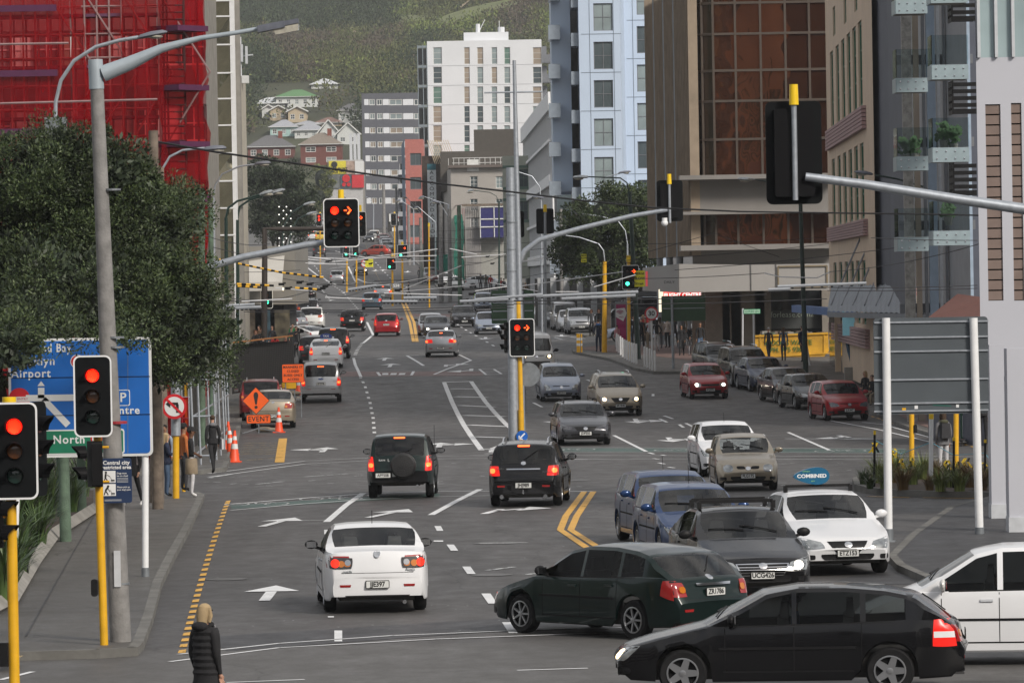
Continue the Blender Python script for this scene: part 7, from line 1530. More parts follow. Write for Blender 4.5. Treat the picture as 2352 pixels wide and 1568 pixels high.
v=at(1950,742,226)-T;MB(). box((v. x,v. y-.9,v. z),(.7,.2,1.1)). build('hanging_sign',[mat('teal orange sign',(.08,.2,.25),.5,emit=.15,emitcol=(.3,.6,.7))],t)
v=at(1958,765,228)-T;MB(). box((v. x,v. y-.9,.45),(.9,.7,.9)). build('plinth',[CONC],t)
t=building('tiled_roof','low red tiled roof between the grey building and the white building',loc_at(2200,900,165),'roof');T=Vector(t. location)
a,b,c=at(2128,732,168)-T,at(2262,735,160)-T,at(2262,683,166)-T;m=MB();m. add([a,b,c+Vector((0,0,0)),a+Vector((1.5,5,.8))],[(0,1,2,3)]);m. add([(a. x,a. y,0),(b. x,b. y,0),b,a],[(0,1,2,3)],1);m. build('roof_tiles',[mat('red brown tiles',(.15,.055,.04),.8,var=.3,scale=9),SLT],t)
WB=mat('white smooth panel',(.47,.48,.53),.6,var=.04,scale=.3);BS=mat('brown slat',(.19,.14,.12),.7)
t=building('white_building','white fronted building at the right edge with brown slatted windows on round columns',loc_at(2330,1225,112));T=Vector(t. location);Yw=112
def q4(x,y,Y=Yw):v=at(x,y,Y)-T;return v
zt=q4(2300,-40). z;X0=q4(2243,400). x;X1=q4(2243,400). x+9
R_=[]
def rr4(x0,y0,x1,y1):a,b=q4(x0,y0),q4(x1,y1);return(round(a. x-X0,3),round(b. z-zbase,3),round(b. x-a. x,3),round(a. z-b. z,3))
zbase=q4(2270,865). z
X0=q4(2246,400). x
rects=[rr4(2263,240,2305,690),rr4(2322,237,2353,690),rr4(2370,234,2420,690)]
facade(t,(X0,0,zbase),(1,0,0),8,q4(2300,132). z-zbase,rects,WB,.3)
for r in rects:
 m=MB();nsl=19
 for k in range(nsl):z=zbase+r[1]+r[3]*(k+.5)/nsl;m. bar((X0+r[0],.07,z),(X0+r[0]+r[2],.07,z),r[3]/nsl*.86,.06)
 m. build('slatted_screen',[BS],t)
 MB(). box((X0+r[0]+r[2]/2,.33,zbase+r[1]+r[3]/2),(r[2],.05,r[3])). build('pane',[BLACKM],t)
zs=q4(2300,132). z
for x0,x1,m_,nm in((2243,2251,WHITEG,'column_fin'),(2251,2283,WGG,'window'),(2283,2291,WHITEG,'column_fin'),(2291,2322,WGG,'window'),(2322,2330,WHITEG,'column_fin'),(2330,2420,WGG,'window')):
 a,b=q4(x0,60),q4(x1,60);MB(). box(((a. x+b. x)/2,.12 if m_ is WGG else .0,(zs+zt)/2),(b. x-a. x-.01,.2,zt-zs)). build(nm,[m_ if m_ is not WGG else wglass('pale upper glass',(.3,.38,.4),.15)],t)
MB(). box((X0+4.7,4,(zbase+zt)/2),(7.4,6.5,zt-zbase-.2)). build('rear_wall',[WB],t)
a=q4(2247,500);m=MB();m. add([(X0,.01,zbase),(X0+.95,7,zbase),(X0+.95,7,zt),(X0,.01,zt)],[(0,1,2,3)]);m. build('side_wall',[WB],t)
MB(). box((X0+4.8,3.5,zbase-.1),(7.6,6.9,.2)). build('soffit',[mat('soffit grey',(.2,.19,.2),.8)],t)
for x0,x1,Yp in((2279,2312,110),(2319,2368,104)):
 a,b=at(x0,1225,Yp)-T,at(x1,1225,Yp)-T;wd=b. x-a. x;zc=q4(2300,850). z+.6;c=MB(). box(((a. x+b. x)/2,Yp-Yw+.3,zc/2),(wd,.6,zc)). build('column',[WB],t);MB(). box(((a. x+b. x)/2,Yp-Yw+.28,.22),(wd+.03,.65,.44)). build('column_base',[WHITEG],t)
def leafmat(name,c1,c2,rough=.5,nsc=.9):
 m=bpy. data. materials. new(name);m. use_nodes=True;MATS[name]=m;n=m. node_tree;b=n. nodes['Principled BSDF'];g_=n. nodes. new('ShaderNodeNewGeometry');r=n. nodes. new('ShaderNodeValToRGB');l=n. links. new
 r. color_ramp. elements[0]. color=(*c1,1);r. color_ramp. elements[1]. color=(*c2,1);l(g_. outputs['Random Per Island'],r. inputs[0])
 t=n. nodes. new('ShaderNodeTexCoord');z=n. nodes. new('ShaderNodeTexNoise');z. inputs['Scale']. default_value=nsc;z. inputs['Detail']. default_value=3;l(t. outputs['Object'],z. inputs['Vector'])
 mr=n. nodes. new('ShaderNodeMapRange');mr. inputs[1]. default_value=.3;mr. inputs[2]. default_value=.7;mr. inputs[3]. default_value=.45;mr. inputs[4]. default_value=1.6;l(z. outputs['Fac'],mr. inputs[0])
 v=n. nodes. new('ShaderNodeVectorMath');v. operation='SCALE';l(r. outputs[0],v. inputs[0]);l(mr. outputs[0],v. inputs['Scale']);l(v. outputs[0],b. inputs['Base Color'])
 b. inputs['Roughness']. default_value=rough;b. inputs['Specular IOR Level']. default_value=.3;return m
POH=leafmat('dark glossy leaves',(.010,.022,.008),(.07,.095,.036),.5)
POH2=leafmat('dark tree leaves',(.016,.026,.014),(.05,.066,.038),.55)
BARK=mat('tree bark',(.055,.045,.038),.9,var=.4,scale=5,bump=.6)
def np_mesh(name,verts,faces,m,parent=None,loc=None):
 me=bpy. data. meshes. new(name);nv,nf=len(verts),len(faces);me. vertices. add(nv);me. vertices. foreach_set('co',np. asarray(verts,np. float32). ravel())
 k=faces. shape[1];me. loops. add(nf*k);me. loops. foreach_set('vertex_index',faces. astype(np. int32). ravel());me. polygons. add(nf);me. polygons. foreach_set('loop_start',np. arange(0,nf*k,k,dtype=np. int32));me. polygons. foreach_set('loop_total',np. full(nf,k,np. int32))
 me. materials. append(m);me. update(calc_edges=True);me. validate();return link(name,me,parent,loc)
def leaves(rng,cen,rad,n,size,flat=1.0,shell_=.55,up=.35):
 """n leaf quads round clump centres; leaves point outward"""
 k=len(cen);idx=rng. integers(0,k,n);d=rng. normal(size=(n,3));d/=np. linalg. norm(d,axis=1)[:,None];r=rad[idx]*(shell_+(1-shell_)*rng. random(n))
 c=cen[idx]+d*r[:,None]*np. array([1,1,flat]);ax=d+rng. normal(size=(n,3))*.55+np. array([0,0,up]);ax/=np. linalg. norm(ax,axis=1)[:,None]
 s=np. cross(ax,rng. normal(size=(n,3)));s/=np. linalg. norm(s,axis=1)[:,None]+1e-9;L_=size*(.6+.8*rng. random(n))[:,None];W_=L_*.42
 q=np. stack([c-ax*L_*.5,c+s*W_*.5,c+ax*L_*.5,c-s*W_*.5],1). reshape(-1,3);return q,np. arange(4*n). reshape(-1,4)
def crown(name,parent,ells,nclump,nleaf,crad,lsize,m,seed,T):
 """ells: list of (centre, radii) ellipsoids; clumps sit on their outer shell"""
 rng=np. random. default_rng(seed);cs=[];vol=np. array([e[1][0]*e[1][1]*e[1][2]for e in ells])**.67;vol=vol/vol. sum()
 for e,f in zip(ells,vol):
  k=max(4,int(nclump*f));d=rng. normal(size=(k,3));d/=np. linalg. norm(d,axis=1)[:,None];rr=(.5+.6*rng. random(k)**.7)[:,None];cs. append(np. array(e[0])+d*rr*np. array(e[1]))
 cs=np. concatenate(cs)-np. array(T);rad=crad*(.55+.9*rng. random(len(cs)));v,f=leaves(rng,cs,rad,nleaf,lsize,.75)
 return np_mesh(name,v,f,m,parent)
def limbs(t,base,top,spread,n,r,seed,m=BARK):
 rr=random. Random(seed);mb=MB();base=Vector(base);top=Vector(top)
 mid=base. lerp(top,.35)+Vector((rr. uniform(-.2,.2),0,0));mb. tube([base-Vector((0,0,.1)),base. lerp(mid,.5),mid],[r*1.3,r,r*.85],10);mb. build('trunk',[m],t,True)
 mb=MB()
 for i in range(n):
  a=2*math. pi*i/n+rr. random();e=top+Vector((math. cos(a)*spread*rr. uniform(.5,1),math. sin(a)*spread*rr. uniform(.5,1),rr. uniform(-.3,.35)*spread));q=mid. lerp(e,.5)+Vector((0,0,spread*.12));mb. tube([mid,q,e],[r*.6,r*.35,r*.1],7)
  for j in range(3):e2=q+Vector((rr. uniform(-1,1),rr. uniform(-1,1),rr. uniform(.1,.9)))*spread*.5;mb. tube([q,e2],[r*.25,r*.06],5)
 mb. build('limb',[m],t,True)
def ell(x,y,Y,rx,ry,rz):
 p=at(x,y,Y);s=sp(Y);return((p. x,Y,p. z),(rx/s,ry,rz/s))
Yt1=112
t=thing('pohutukawa_tree','huge dark evergreen tree filling the left side above the blue direction sign','tree',G(wx(60,Yt1,1200)-.5,Yt1));T=Vector(t. location)
E1=[ell(40,420,Yt1,150,2.2,110),ell(150,400,Yt1,120,2.0,110),ell(245,420,Yt1,120,1.8,120),ell(60,560,Yt1,190,2.5,170),ell(300,560,Yt1,130,2.0,150),ell(355,520,Yt1+3,90,1.6,110),ell(150,660,Yt1-3,200,2.4,120),ell(370,690,Yt1,120,2.0,130),ell(420,760,Yt1+4,115,1.8,110),ell(330,800,Yt1+6,130,1.8,90),ell(60,740,Yt1-8,110,1.6,60),ell(20,800,YB-1.2,60,.6,50),ell(-60,620,Yt1,160,2.5,260),ell(470,800,Yt1+8,62,1.5,85),ell(245,770,YB-1.4,170,.5,20),ell(210,700,Yt1,200,2.4,90),ell(420,490,Yt1+10,50,1.3,70)]
crown('foliage',t,E1,760,270000,.45,.08,POH,3,T)
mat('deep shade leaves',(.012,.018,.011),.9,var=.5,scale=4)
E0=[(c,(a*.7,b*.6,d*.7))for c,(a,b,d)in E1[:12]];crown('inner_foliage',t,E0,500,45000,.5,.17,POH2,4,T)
limbs(t,(0,0,0),(.5,0,4.5),2.6,9,.3,5)
def simple_tree(name,label,ells,base,nclump,nleaf,crad,ls,m,seed,cat='tree',group=None,tr=.25,core_=True,spread=2):
 t=thing(name,label,cat,base,0,group);T=Vector(base);crown('crown',t,ells,nclump,nleaf,crad,ls,m,seed,T);c=ells[0][0]
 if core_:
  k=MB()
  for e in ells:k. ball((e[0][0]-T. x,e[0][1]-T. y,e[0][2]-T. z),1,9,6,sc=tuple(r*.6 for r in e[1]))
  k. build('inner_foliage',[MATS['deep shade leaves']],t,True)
 limbs(t,(0,0,0),(c[0]-T. x,c[1]-T. y,(c[2]-T. z)*.8),spread,6,tr,seed);return t
simple_tree('pohutukawa_tree','rounded dark tree in the middle distance on the left of the street',[ell(640,440,480,70,2.4,75),ell(605,410,480,50,2,45),ell(680,460,480,42,2,60),ell(630,500,480,70,2,55),ell(690,520,480,25,1.5,40)],G(wx(635,480),482),260,26000,.75,.26,POH2,11)
simple_tree('pohutukawa_tree','wide dark green tree in front of the pale blue tower on the right',[ell(1400,500,305,85,2.2,70),ell(1330,530,300,55,2,55),ell(1465,495,310,55,2,60),ell(1400,590,305,95,2.2,60),ell(1460,560,305,50,2,60),ell(1310,590,300,45,1.8,45),ell(1440,450,312,40,2,30)],G(wx(1390,305),306),380,42000,.55,.2,POH,12,tr=.3)
GRNL=leafmat('light green leaves',(.05,.07,.018),(.14,.15,.05),.6);OLV=leafmat('olive leaves',(.035,.045,.02),(.1,.1,.05),.7);BRNL=leafmat('brown bare twigs',(.09,.07,.06),(.16,.125,.11),.9)
simple_tree('street_tree','small yellow green tree left of the billboards',[ell(738,410,860,26,2,35),ell(735,450,860,22,2,30)],G(wx(738,860),862),40,3000,.8,.45,GRNL,13,tr=.15)
AGA=leafmat('strap leaves',(.02,.045,.012),(.09,.14,.045),.4)
def tussock(name,label,cat,base,r,h,n,m,seed,lean=.9,wd=.03,group=None):
 rr=np. random. default_rng(seed);V=[];Fc=[]
 for i in range(n):
  a=rr. random()*6.283;r0=r*.35*rr. random();l=h*(.7+.6*rr. random());ln=lean*(.3+.9*rr. random());w__=wd*(.6+.8*rr. random());d=np. array([math. cos(a),math. sin(a),0]);s=np. array([-math. sin(a),math. cos(a),0])*w__;b0=len(V)
  for k in range(5):u=k/4;c=d*(r0+l*ln*u*u)+np. array([0,0,l*(u*1.15-.5*ln*u*u*u)]);wq=s*(1-u*.85);V+=[c-wq,c+wq]
  Fc+=[(b0+2*k,b0+2*k+1,b0+2*k+3,b0+2*k+2)for k in range(4)]
 o=np_mesh(name,np. array(V),np. array(Fc),m,None,base);return tag(o,label,cat,group)
for i,(x,y,s_)in enumerate([(60,1210,1),(105,1190,1.1),(30,1290,1.1),(10,1380,1),(85,1255,.9),(140,1160,1.1),(185,1140,1),(60,1150,1.2),(205,1120,.9),(20,1200,1.2),(100,1130,1.2),(45,1320,.8),(165,1175,.8)]):
 tussock('agapanthus','strap leaved green plant '+['nearest the first green post','left of the green posts, farther row','low at the left of the bed','at the very left edge of the bed','in front of the first green post','right behind the first green post','at the far end of the bed','high behind the left signal head','farthest right in the bed','half hidden by the left signal head','between the signal head and the green post','small one low by the stone edging','beside the farther green post'][i],'plant',gr(x,y,.25),.6*s_,.95*s_,130,AGA,40+i,.75,.03,'strap leaved plants in the left flower bed')
tag(MB(). tube([gr(-60,1420,.2),gr(20,1380,.2),gr(75,1290,.2),(gr(120,1230,.2)),gr(215,1170,.2)],.17,4). build('garden_edging',[CONC]),'low stone edging along the left flower bed','edging')
bed=MB();sheet(bed,P2([(-200,1420),(15,1385),(75,1295),(120,1235),(215,1172),(215,1140),(-200,1140)]),.17);tag(bed. build('planting_bed',[mat('garden soil',(.05,.035,.025),.95)]),kind='structure')
GR1=leafmat('tussock grass',(.07,.10,.02),(.2,.24,.07),.6);GR2=leafmat('brown tussock',(.1,.055,.02),(.2,.13,.05),.7)
for i,(x,y,s_,c_)in enumerate([(1985,1112,.6,2),(2015,1108,1,0),(2035,1122,.9,0),(2060,1100,1.1,0),(2075,1125,.9,1),(2095,1112,.9,0),(2120,1100,1,0),(2135,1126,.6,1),(2150,1100,.8,1),(2182,1118,1,0),(2160,1128,.8,0),(2205,1105,.8,1),(2228,1118,.9,1),(2255,1125,.8,1),(2205,1128,.8,0),(2050,1108,.8,1),(2280,1115,.9,0),(1998,1122,.5,2)]):
 tussock('tussock_grass',['bright green grass tuft on the planted island','rusty brown grass tuft on the planted island','small dark green shrub tip on the planted island'][c_],'plant',gr(x,y,.16),.5*s_,.62*s_,170,[GR1,GR2,AGA][c_],70+i,.8,.012,['green grass tufts on the planted island','brown grass tufts on the planted island','dark shrubs on the planted island'][c_])
def hill_z(X,Y):
 base=gz(min(Y,1100));
 if Y<1000:return base
 s=(Y-1000);z=20+s*.165-max(0,s-200)*.035
 z+=(7*math. sin(X*.011+1.2+Y*.003)+4*math. sin(X*.03+Y*.008)+(X+60)*.05)*min(1,s/400)
 k=min(1,.5+s/100);return z*k+(1-k)*base
m=MB();V=[];nx,ny=90,100
for j in range(ny+1):
 Y=960+j*16
 for i in range(nx+1):X=-420+i*9.0;V. append((X,Y,hill_z(X,Y)-(.4 if Y<1000 else 0)))
HG=mat('hillside scrub',(.045,.05,.022),.95,var=.55,scale=.035,det=8);n=HG. node_tree;tcn=n. nodes. new('ShaderNodeTexCoord')
ho=np_mesh('hillside',np. array(V),np. array([(j*(nx+1)+i,j*(nx+1)+i+1,(j+1)*(nx+1)+i+1,(j+1)*(nx+1)+i)for j in range(ny)for i in range(nx)]),HG);tag(ho,kind='structure');ho. data. polygons. foreach_set('use_smooth',[True]*len(ho. data. polygons))
def hill_hit(x,y):
 r=ray(x,y);Y=1000
 while Y<2500:
  p=CAM+r*(Y/r. y)
  if p. z<hill_z(p. x,p. y):return Vector((p. x,p. y,hill_z(p. x,p. y)))
  Y+=4
 return None
GRS=mat('pale hill grass',(.13,.15,.055),.9,var=.3,scale=.15);PTH=mat('bare earth path',(.3,.24,.17),.9,var=.2)
def hillpatch(name,poly,mt,up=.5):
 mb=MB();pts=[hill_hit(x,y)for x,y in poly];pts=[p for p in pts if p]
 c=sum(pts,Vector())/len(pts)
 for i in range(len(pts)):a,b=pts[i],pts[(i+1)%len(pts)];mb. add([(p. x,p. y,hill_z(p. x,p. y)+up)for p in(a,b,c)],[(0,1,2)])
 tag(mb. build(name,[mt]),kind='structure')
clear=[[(990,80),(1030,62),(1100,40),(1210,20),(1190,40),(1130,55),(1060,80),(1000,88)],[(918,62),(985,66),(975,78),(920,80)],[(795,91),(850,90),(845,96),(800,97)]]
for c_ in clear:hillpatch('hill_grass',c_,GRS,3.5)
hillpatch('hill_path',[(1055,48),(1075,35),(1080,34),(1060,50)],PTH,4);hillpatch('hill_path',[(805,97),(812,97),(822,112),(815,112)],PTH,4)
rng=np. random. default_rng(21);quads={0:[],1:[],2:[],3:[]}
HM=[leafmat('far dark wood',(.016,.026,.012),(.05,.07,.03),.9),leafmat('far olive scrub',(.045,.055,.02),(.13,.14,.05),.9),leafmat('far green bush',(.08,.12,.025),(.2,.24,.07),.9),leafmat('far brown scrub',(.07,.055,.04),(.12,.1,.07),.9)]
def inpoly(x,y,P_):
 c=False;j=len(P_)-1
 for i in range(len(P_)):
  if(P_[i][1]>y)!=(P_[j][1]>y)and x<(P_[j][0]-P_[i][0])*(y-P_[i][1])/(P_[j][1]-P_[i][1])+P_[i][0]:c=not c
  j=i
 return c
cnt=0
for _ in range(11500):
 x=400+rng. random()*960;y=rng. random()*330-15;hp_=hill_hit(x,y)
 if hp_ is None:continue
 if any(inpoly(x,y,c_)for c_ in clear):continue
 if(y>190 and rng. random()<.3)or(565<x<845 and 192<y<400 and rng. random()<.99):continue
 nv=noise. noise(Vector((x*.008,y*.012,0)));k=1
 if y<95 and x<900+nv*60:k=0
 elif x>880 and y<110:k=2 if nv>-.05 else 1
 if k==1:k=0 if nv>.22 else(3 if nv<-.28 else 1)
 if rng. random()<.12:k=int(rng. integers(0,4))
 R_=(2.6+3.2*rng. random())*(1.25 if k==0 else .9);nl=85;cen=np. array([[hp_. x,hp_. y,hp_. z+R_*.5]])
 d=rng. normal(size=(5,3))*R_*.45;cen=cen+d*np. array([1,1,.5]);v,f=leaves(rng,cen,np. full(5,R_*.55),nl,.85,.8,.7,.5);quads[k]. append(v);cnt+=1
for k in quads:
 if quads[k]:
  v=np. concatenate(quads[k]);o=np_mesh(['hill_wood','hill_scrub','hill_bush','hill_brown_scrub'][k],v,np. arange(len(v)). reshape(-1,4),HM[k]);tag(o,['dark wood covering the upper left of the far hill','olive scrub covering the middle of the far hill','lighter green bushes on the upper right of the far hill','brown scrub scattered over the far hill'][k],'woodland',None,'stuff')
m=MB();NR=48
for i in range(NR+1):
 a=2*math. pi*i/NR;
V=[];Fq=[]
for j,(r_,z_)in enumerate([(330,-2),(420,35),(560,95),(800,150),(1200,170)]):
 for i in range(NR+1):a=R(-60)-R(240)*i/NR;V. append((r_*math. cos(a+R(90)*0),r_*math. sin(a)*1.0+20,z_*(1+.22*math. sin(a*5)+.12*math. sin(a*11))if j else z_))
ang0=None
V=[]
for j,(r_,z_)in enumerate([(330,-2),(420,35),(560,95),(800,150),(1200,170)]):
 for i in range(NR+1):a=R(160)+R(220)*i/NR;V. append((r_*math. cos(a),r_*math. sin(a),z_*(1+.22*math. sin(a*5)+.12*math. sin(a*11))if j else z_))
Fq=np. array([(j*(NR+1)+i,(j+1)*(NR+1)+i,(j+1)*(NR+1)+i+1,j*(NR+1)+i+1)for j in range(4)for i in range(NR)])
tag(np_mesh('unseen_hill_ring',np. array(V),Fq,HG),kind='structure')  # unseen hill ring, added behind the camera to darken low reflections in car paint
def house(label,x,y,wpx,hpx,wallc,roofc,Y=None,gable=False,nwin=3,rot=0.0,hip=True,roofh=None,bands=None,deep=9,name='house',chim=False):
 """x,y: base centre pixel of the front wall; sizes in pixels"""
 p=hill_hit(x,y)if Y is None else Vector((at(x,y,Y). x,Y,at(x,y,Y). z));s=sp(p. y);W_,H_=wpx/s,hpx/s;rh=(roofh or hpx*.55)/s
 t=thing(name,label,'house',p,rot);x0,x1=-W_/2,W_/2
 nst=2 if hpx>38 else 1;rects=[];fm=FRW;ww=W_/nwin*.5;wh=H_/nst*.5
 for r_ in range(nst):
  for k in range(nwin):rects. append((round(W_*(k+.5)/nwin-ww/2,2),round(H_*r_/nst+H_/nst*.28,2),round(ww,2),round(wh,2)))
 facade(t,(x0,0,0),(1,0,0),W_,H_,rects,wallc,.12)
 for r_ in rects:window(t,(x0,0,0),(1,0,0),(0,-1,0),r_[0],r_[1],r_[2],r_[3],random. choice([WG,WGD,WGL]),fm,(2,2),.08,.13)
 m=MB();
 for sx in(x0,x1):m. add([(sx,0,-4),(sx,deep,-4),(sx,deep,H_),(sx,0,H_)],[(0,1,2,3)])
 m. add([(x0,deep,-4),(x1,deep,-4),(x1,deep,H_),(x0,deep,H_)],[(0,1,2,3)]);m. add([(x0,-.01,-4),(x1,-.01,-4),(x1,-.01,.0),(x0,-.01,.0)],[(0,1,2,3)]);m. build('wall',[wallc],t)
 e=.5;m=MB();a,b,c,d=(x0-e,-e,H_),(x1+e,-e,H_),(x1+e,deep+e,H_),(x0-e,deep+e,H_)
 if gable:
  p_,q_2=(0,-e,H_+rh),(0,deep+e,H_+rh);m. add([a,b,c,d,p_,q_2],[(0,4,5,3),(1,2,5,4)]);m. build('roof',[roofc],t);m2=MB();m2. add([(x0,0,H_),(x1,0,H_),(0,0,H_+rh*.93)],[(0,1,2)]);m2. build('gable_wall',[wallc],t)
  m3=MB();m3. bar(a,p_,.25,.12). bar(b,p_,.25,.12);m3. build('barge_board',[FRW],t)
 else:
  k=min(W_,deep)*.42;p_,q_2=(x0+k,deep/2,H_+rh),(x1-k,deep/2,H_+rh);m. add([a,b,c,d,p_,q_2],[(0,1,5,4),(1,2,5),(2,3,4,5),(3,0,4)]);rf=m. build('roof',[roofc],t)
  m3=MB();m3. bar(a,b,.12,.2);m3. build('gutter',[FRW],t)
  if chim:MB(). box((x1*.4,deep*.4,H_+rh*.9),(.9,.9,2.2)). build('chimney',[mat('brick red',(.19,.055,.035),.9)],rf)
 return t
WW=mat('white weatherboard',(.55,.57,.56),.7,var=.06);CW=mat('cream stucco',(.45,.37,.26),.8);RB=mat('red brick wall',(.14,.045,.035),.9,var=.2,scale=1.5);GRR=mat('green iron roof',(.1,.22,.09),.6);GYR=mat('grey iron roof',(.33,.34,.37),.6,var=.12);DGR=mat('dark grey roof tiles',(.12,.12,.125),.8,var=.2);RDR=mat('red iron roof',(.2,.04,.04),.6);WTR=mat('white iron roof',(.52,.54,.56),.6);AQW=mat('pale aqua wall',(.33,.48,.46),.7);LBR=mat('light brown roof',(.2,.17,.14),.8);CRR=mat('cream roof',(.5,.5,.38),.6)
Yh=1060
house('white weatherboard house with a green iron roof on the hillside',682,247,95,24,WW,GRR,None,nwin=5,roofh=18)
house('low white roofed house left of the green roofed house',620,250,80,10,WW,WTR,None,nwin=4,roofh=16)
house('pale house high behind the green roofed house',745,206,60,10,WW,WTR,None,nwin=3,roofh=15)
house('cream cottage with a pale pyramid roof above the grey flats',897,214,62,18,CW,CRR,None,nwin=3,roofh=15)
house('cream terrace with red gabled roofs, left half',640,280,40,22,CW,RDR,None,nwin=2,gable=True,roofh=13);house('cream terrace with red gabled roofs, right half',683,282,42,24,CW,RDR,None,nwin=2,gable=True,roofh=13)
house('white gabled house at the left of the cream terrace',617,275,30,20,WW,DGR,None,nwin=1,gable=True,roofh=12)
house('white house with a dark grey roof left of the grey flats',807,285,58,30,WW,DGR,None,nwin=3,roofh=18)
house('pale aqua villa with a pale blue roof',652,318,62,22,AQW,GYR,None,nwin=3,roofh=18);house('long grey roofed house right of the aqua villa',712,320,70,18,WW,GYR,None,nwin=4,roofh=18)
house('white house with steep twin gables, left gable',755,330,45,20,WW,WTR,None,nwin=1,gable=True,roofh=32);house('white house with steep twin gables, right gable',800,332,50,22,WW,WTR,None,nwin=2,gable=True,roofh=28)
house('rusty roofed shed behind the steep gables',755,292,60,8,CW,mat('rusty roof',(.2,.12,.1),.9,var=.3,scale=1),None,nwin=2,roofh=14);house('flat roofed grey house beside the white gables',705,300,60,10,WW,GYR,None,nwin=3,roofh=10)
house('red brick house with a dark tiled hip roof at the left',622,368,105,28,RB,DGR,None,nwin=4,roofh=28,chim=True)
house('red brick house with a brown hip roof beside it',738,385,94,48,RB,LBR,None,nwin=2,roofh=28,chim=True)
house('white house almost at the top edge of the hill',953,22,62,14,WW,GYR,None,nwin=4,roofh=10)
Yb=880;t=building('billboard_building','white wall with a yellow and a red billboard at the end of the street',loc_at(795,560,Yb));T=Vector(t. location)
def qb(x,y):v=at(x,y,Yb)-T;return v
def bpanel(nm,x0,y0,x1,y1,m_,off):a,b=qb(x0,y0),qb(x1,y1);return MB(). box(((a. x+b. x)/2,off,(a. z+b. z)/2),(b. x-a. x,.2,a. z-b. z)). build(nm,[m_],t)
bpanel('wall',753,368,836,560,mat('white block wall',(.42,.42,.42),.8),.6);MB(). box((qb(794,450). x,6,qb(794,370). z/2),(6.3,10,qb(794,370). z)). build('building_body',[CONC],t)
bpanel('yellow_billboard',755,370,795,399,mat('billboard yellow',(.6,.52,.03),.6),.3);bpanel('photo_billboard',795,370,815,400,mat('poster photo tones',(.3,.22,.18),.6,var=.8,scale=.9),.3);bpanel('white_billboard',815,370,836,400,SWHITE,.3)
bpanel('grey_billboard',755,401,780,432,mat('poster grey',(.12,.13,.13),.6,var=.5,scale=.6),.3);bpanel('teal_billboard',782,402,836,431,mat('poster slate',(.04,.09,.11),.6),.3);bpanel('red_billboard_panel',808,402,836,431,mat('poster red',(.5,.02,.03),.6),.15)
v=qb(775,388);text('MADE IN NZ',.62,PLBLK,t,(v. x,.1,v. z),ext=.01,bold=.02);v=qb(775,394.5);text('SINCE 1992',.62,PLBLK,t,(v. x,.1,v. z),ext=.01,bold=.02)
for x in(790,801):v=qb(x,424 if x<800 else 424);MB(). prism([(.35*math. cos(a),.35*math. sin(a))for a in[i*math. pi/8 for i in range(16)]],.05,YZ(v. x,.1,v. z)). build('red_roundel',[SRED],t)
v=qb(795,410);MB(). prism([(.7*math. cos(a),.7*math. sin(a))for a in[i*math. pi/8 for i in range(16)]],.05,YZ(v. x,.1,v. z)). build('red_roundel',[SRED],t);v=qb(764,378);MB(). prism([(.55*math. cos(a),.55*math. sin(a))for a in[i*math. pi/8 for i in range(16)]],.05,YZ(v. x+.3,.1,v. z)). build('black_roundel',[PLBLK],t)
m=MB();
for k in range(3):v=qb(806+k*9,365);m. box((v. x,1.5,v. z+2),(.5,.5,5))
m. build('antenna_panel',[WHITEG],t)
def netmat(name,c,a,dens=40):
 m=bpy. data. materials. new(name);m. use_nodes=True;MATS[name]=m;n=m. node_tree;n. nodes. clear();l=n. links. new;o=n. nodes. new('ShaderNodeOutputMaterial');tr=n. nodes. new('ShaderNodeBsdfTransparent');tr. inputs[0]. default_value=(.95,.3,.3,1)if c[0]>c[1]else(.5,.9,.8,1)
 d=n. nodes. new('ShaderNodeBsdfDiffuse');d. inputs[0]. default_value=(*c,1);tl=n. nodes. new('ShaderNodeBsdfTranslucent');tl. inputs[0]. default_value=(*c,1);ad=n. nodes. new('ShaderNodeMixShader');l(d. outputs[0],ad. inputs[1]);l(tl. outputs[0],ad. inputs[2])
 t=n. nodes. new('ShaderNodeTexCoord');z=n. nodes. new('ShaderNodeTexNoise');z. inputs['Scale']. default_value=.7;z. inputs['Detail']. default_value=5;mp=n. nodes. new('ShaderNodeMapping');mp. inputs['Scale']. default_value=(1.5,1.5,.4);l(t. outputs['Object'],mp. inputs[0]);l(mp. outputs[0],z. inputs['Vector'])
 r=n. nodes. new('ShaderNodeMapRange');r. inputs[1]. default_value=.3;r. inputs[2]. default_value=.7;r. inputs[3]. default_value=a-.22;r. inputs[4]. default_value=a+.2;l(z. outputs['Fac'],r. inputs[0]);mx=n. nodes. new('ShaderNodeMixShader');l(r. outputs[0],mx. inputs[0]);l(tr. outputs[0],mx. inputs[1]);l(ad. outputs[0],mx. inputs[2]);l(mx. outputs[0],o. inputs[0]);return m
NET=netmat('red scaffold netting',(.46,.005,.016),.36);NETG=netmat('green scaffold netting',(.02,.28,.2),.75)
TUBE=mat('scaffold tube',(.3,.2,.2),.5,.4,var=.2);DECKM=mat('scaffold board',(.09,.03,.07),.8)
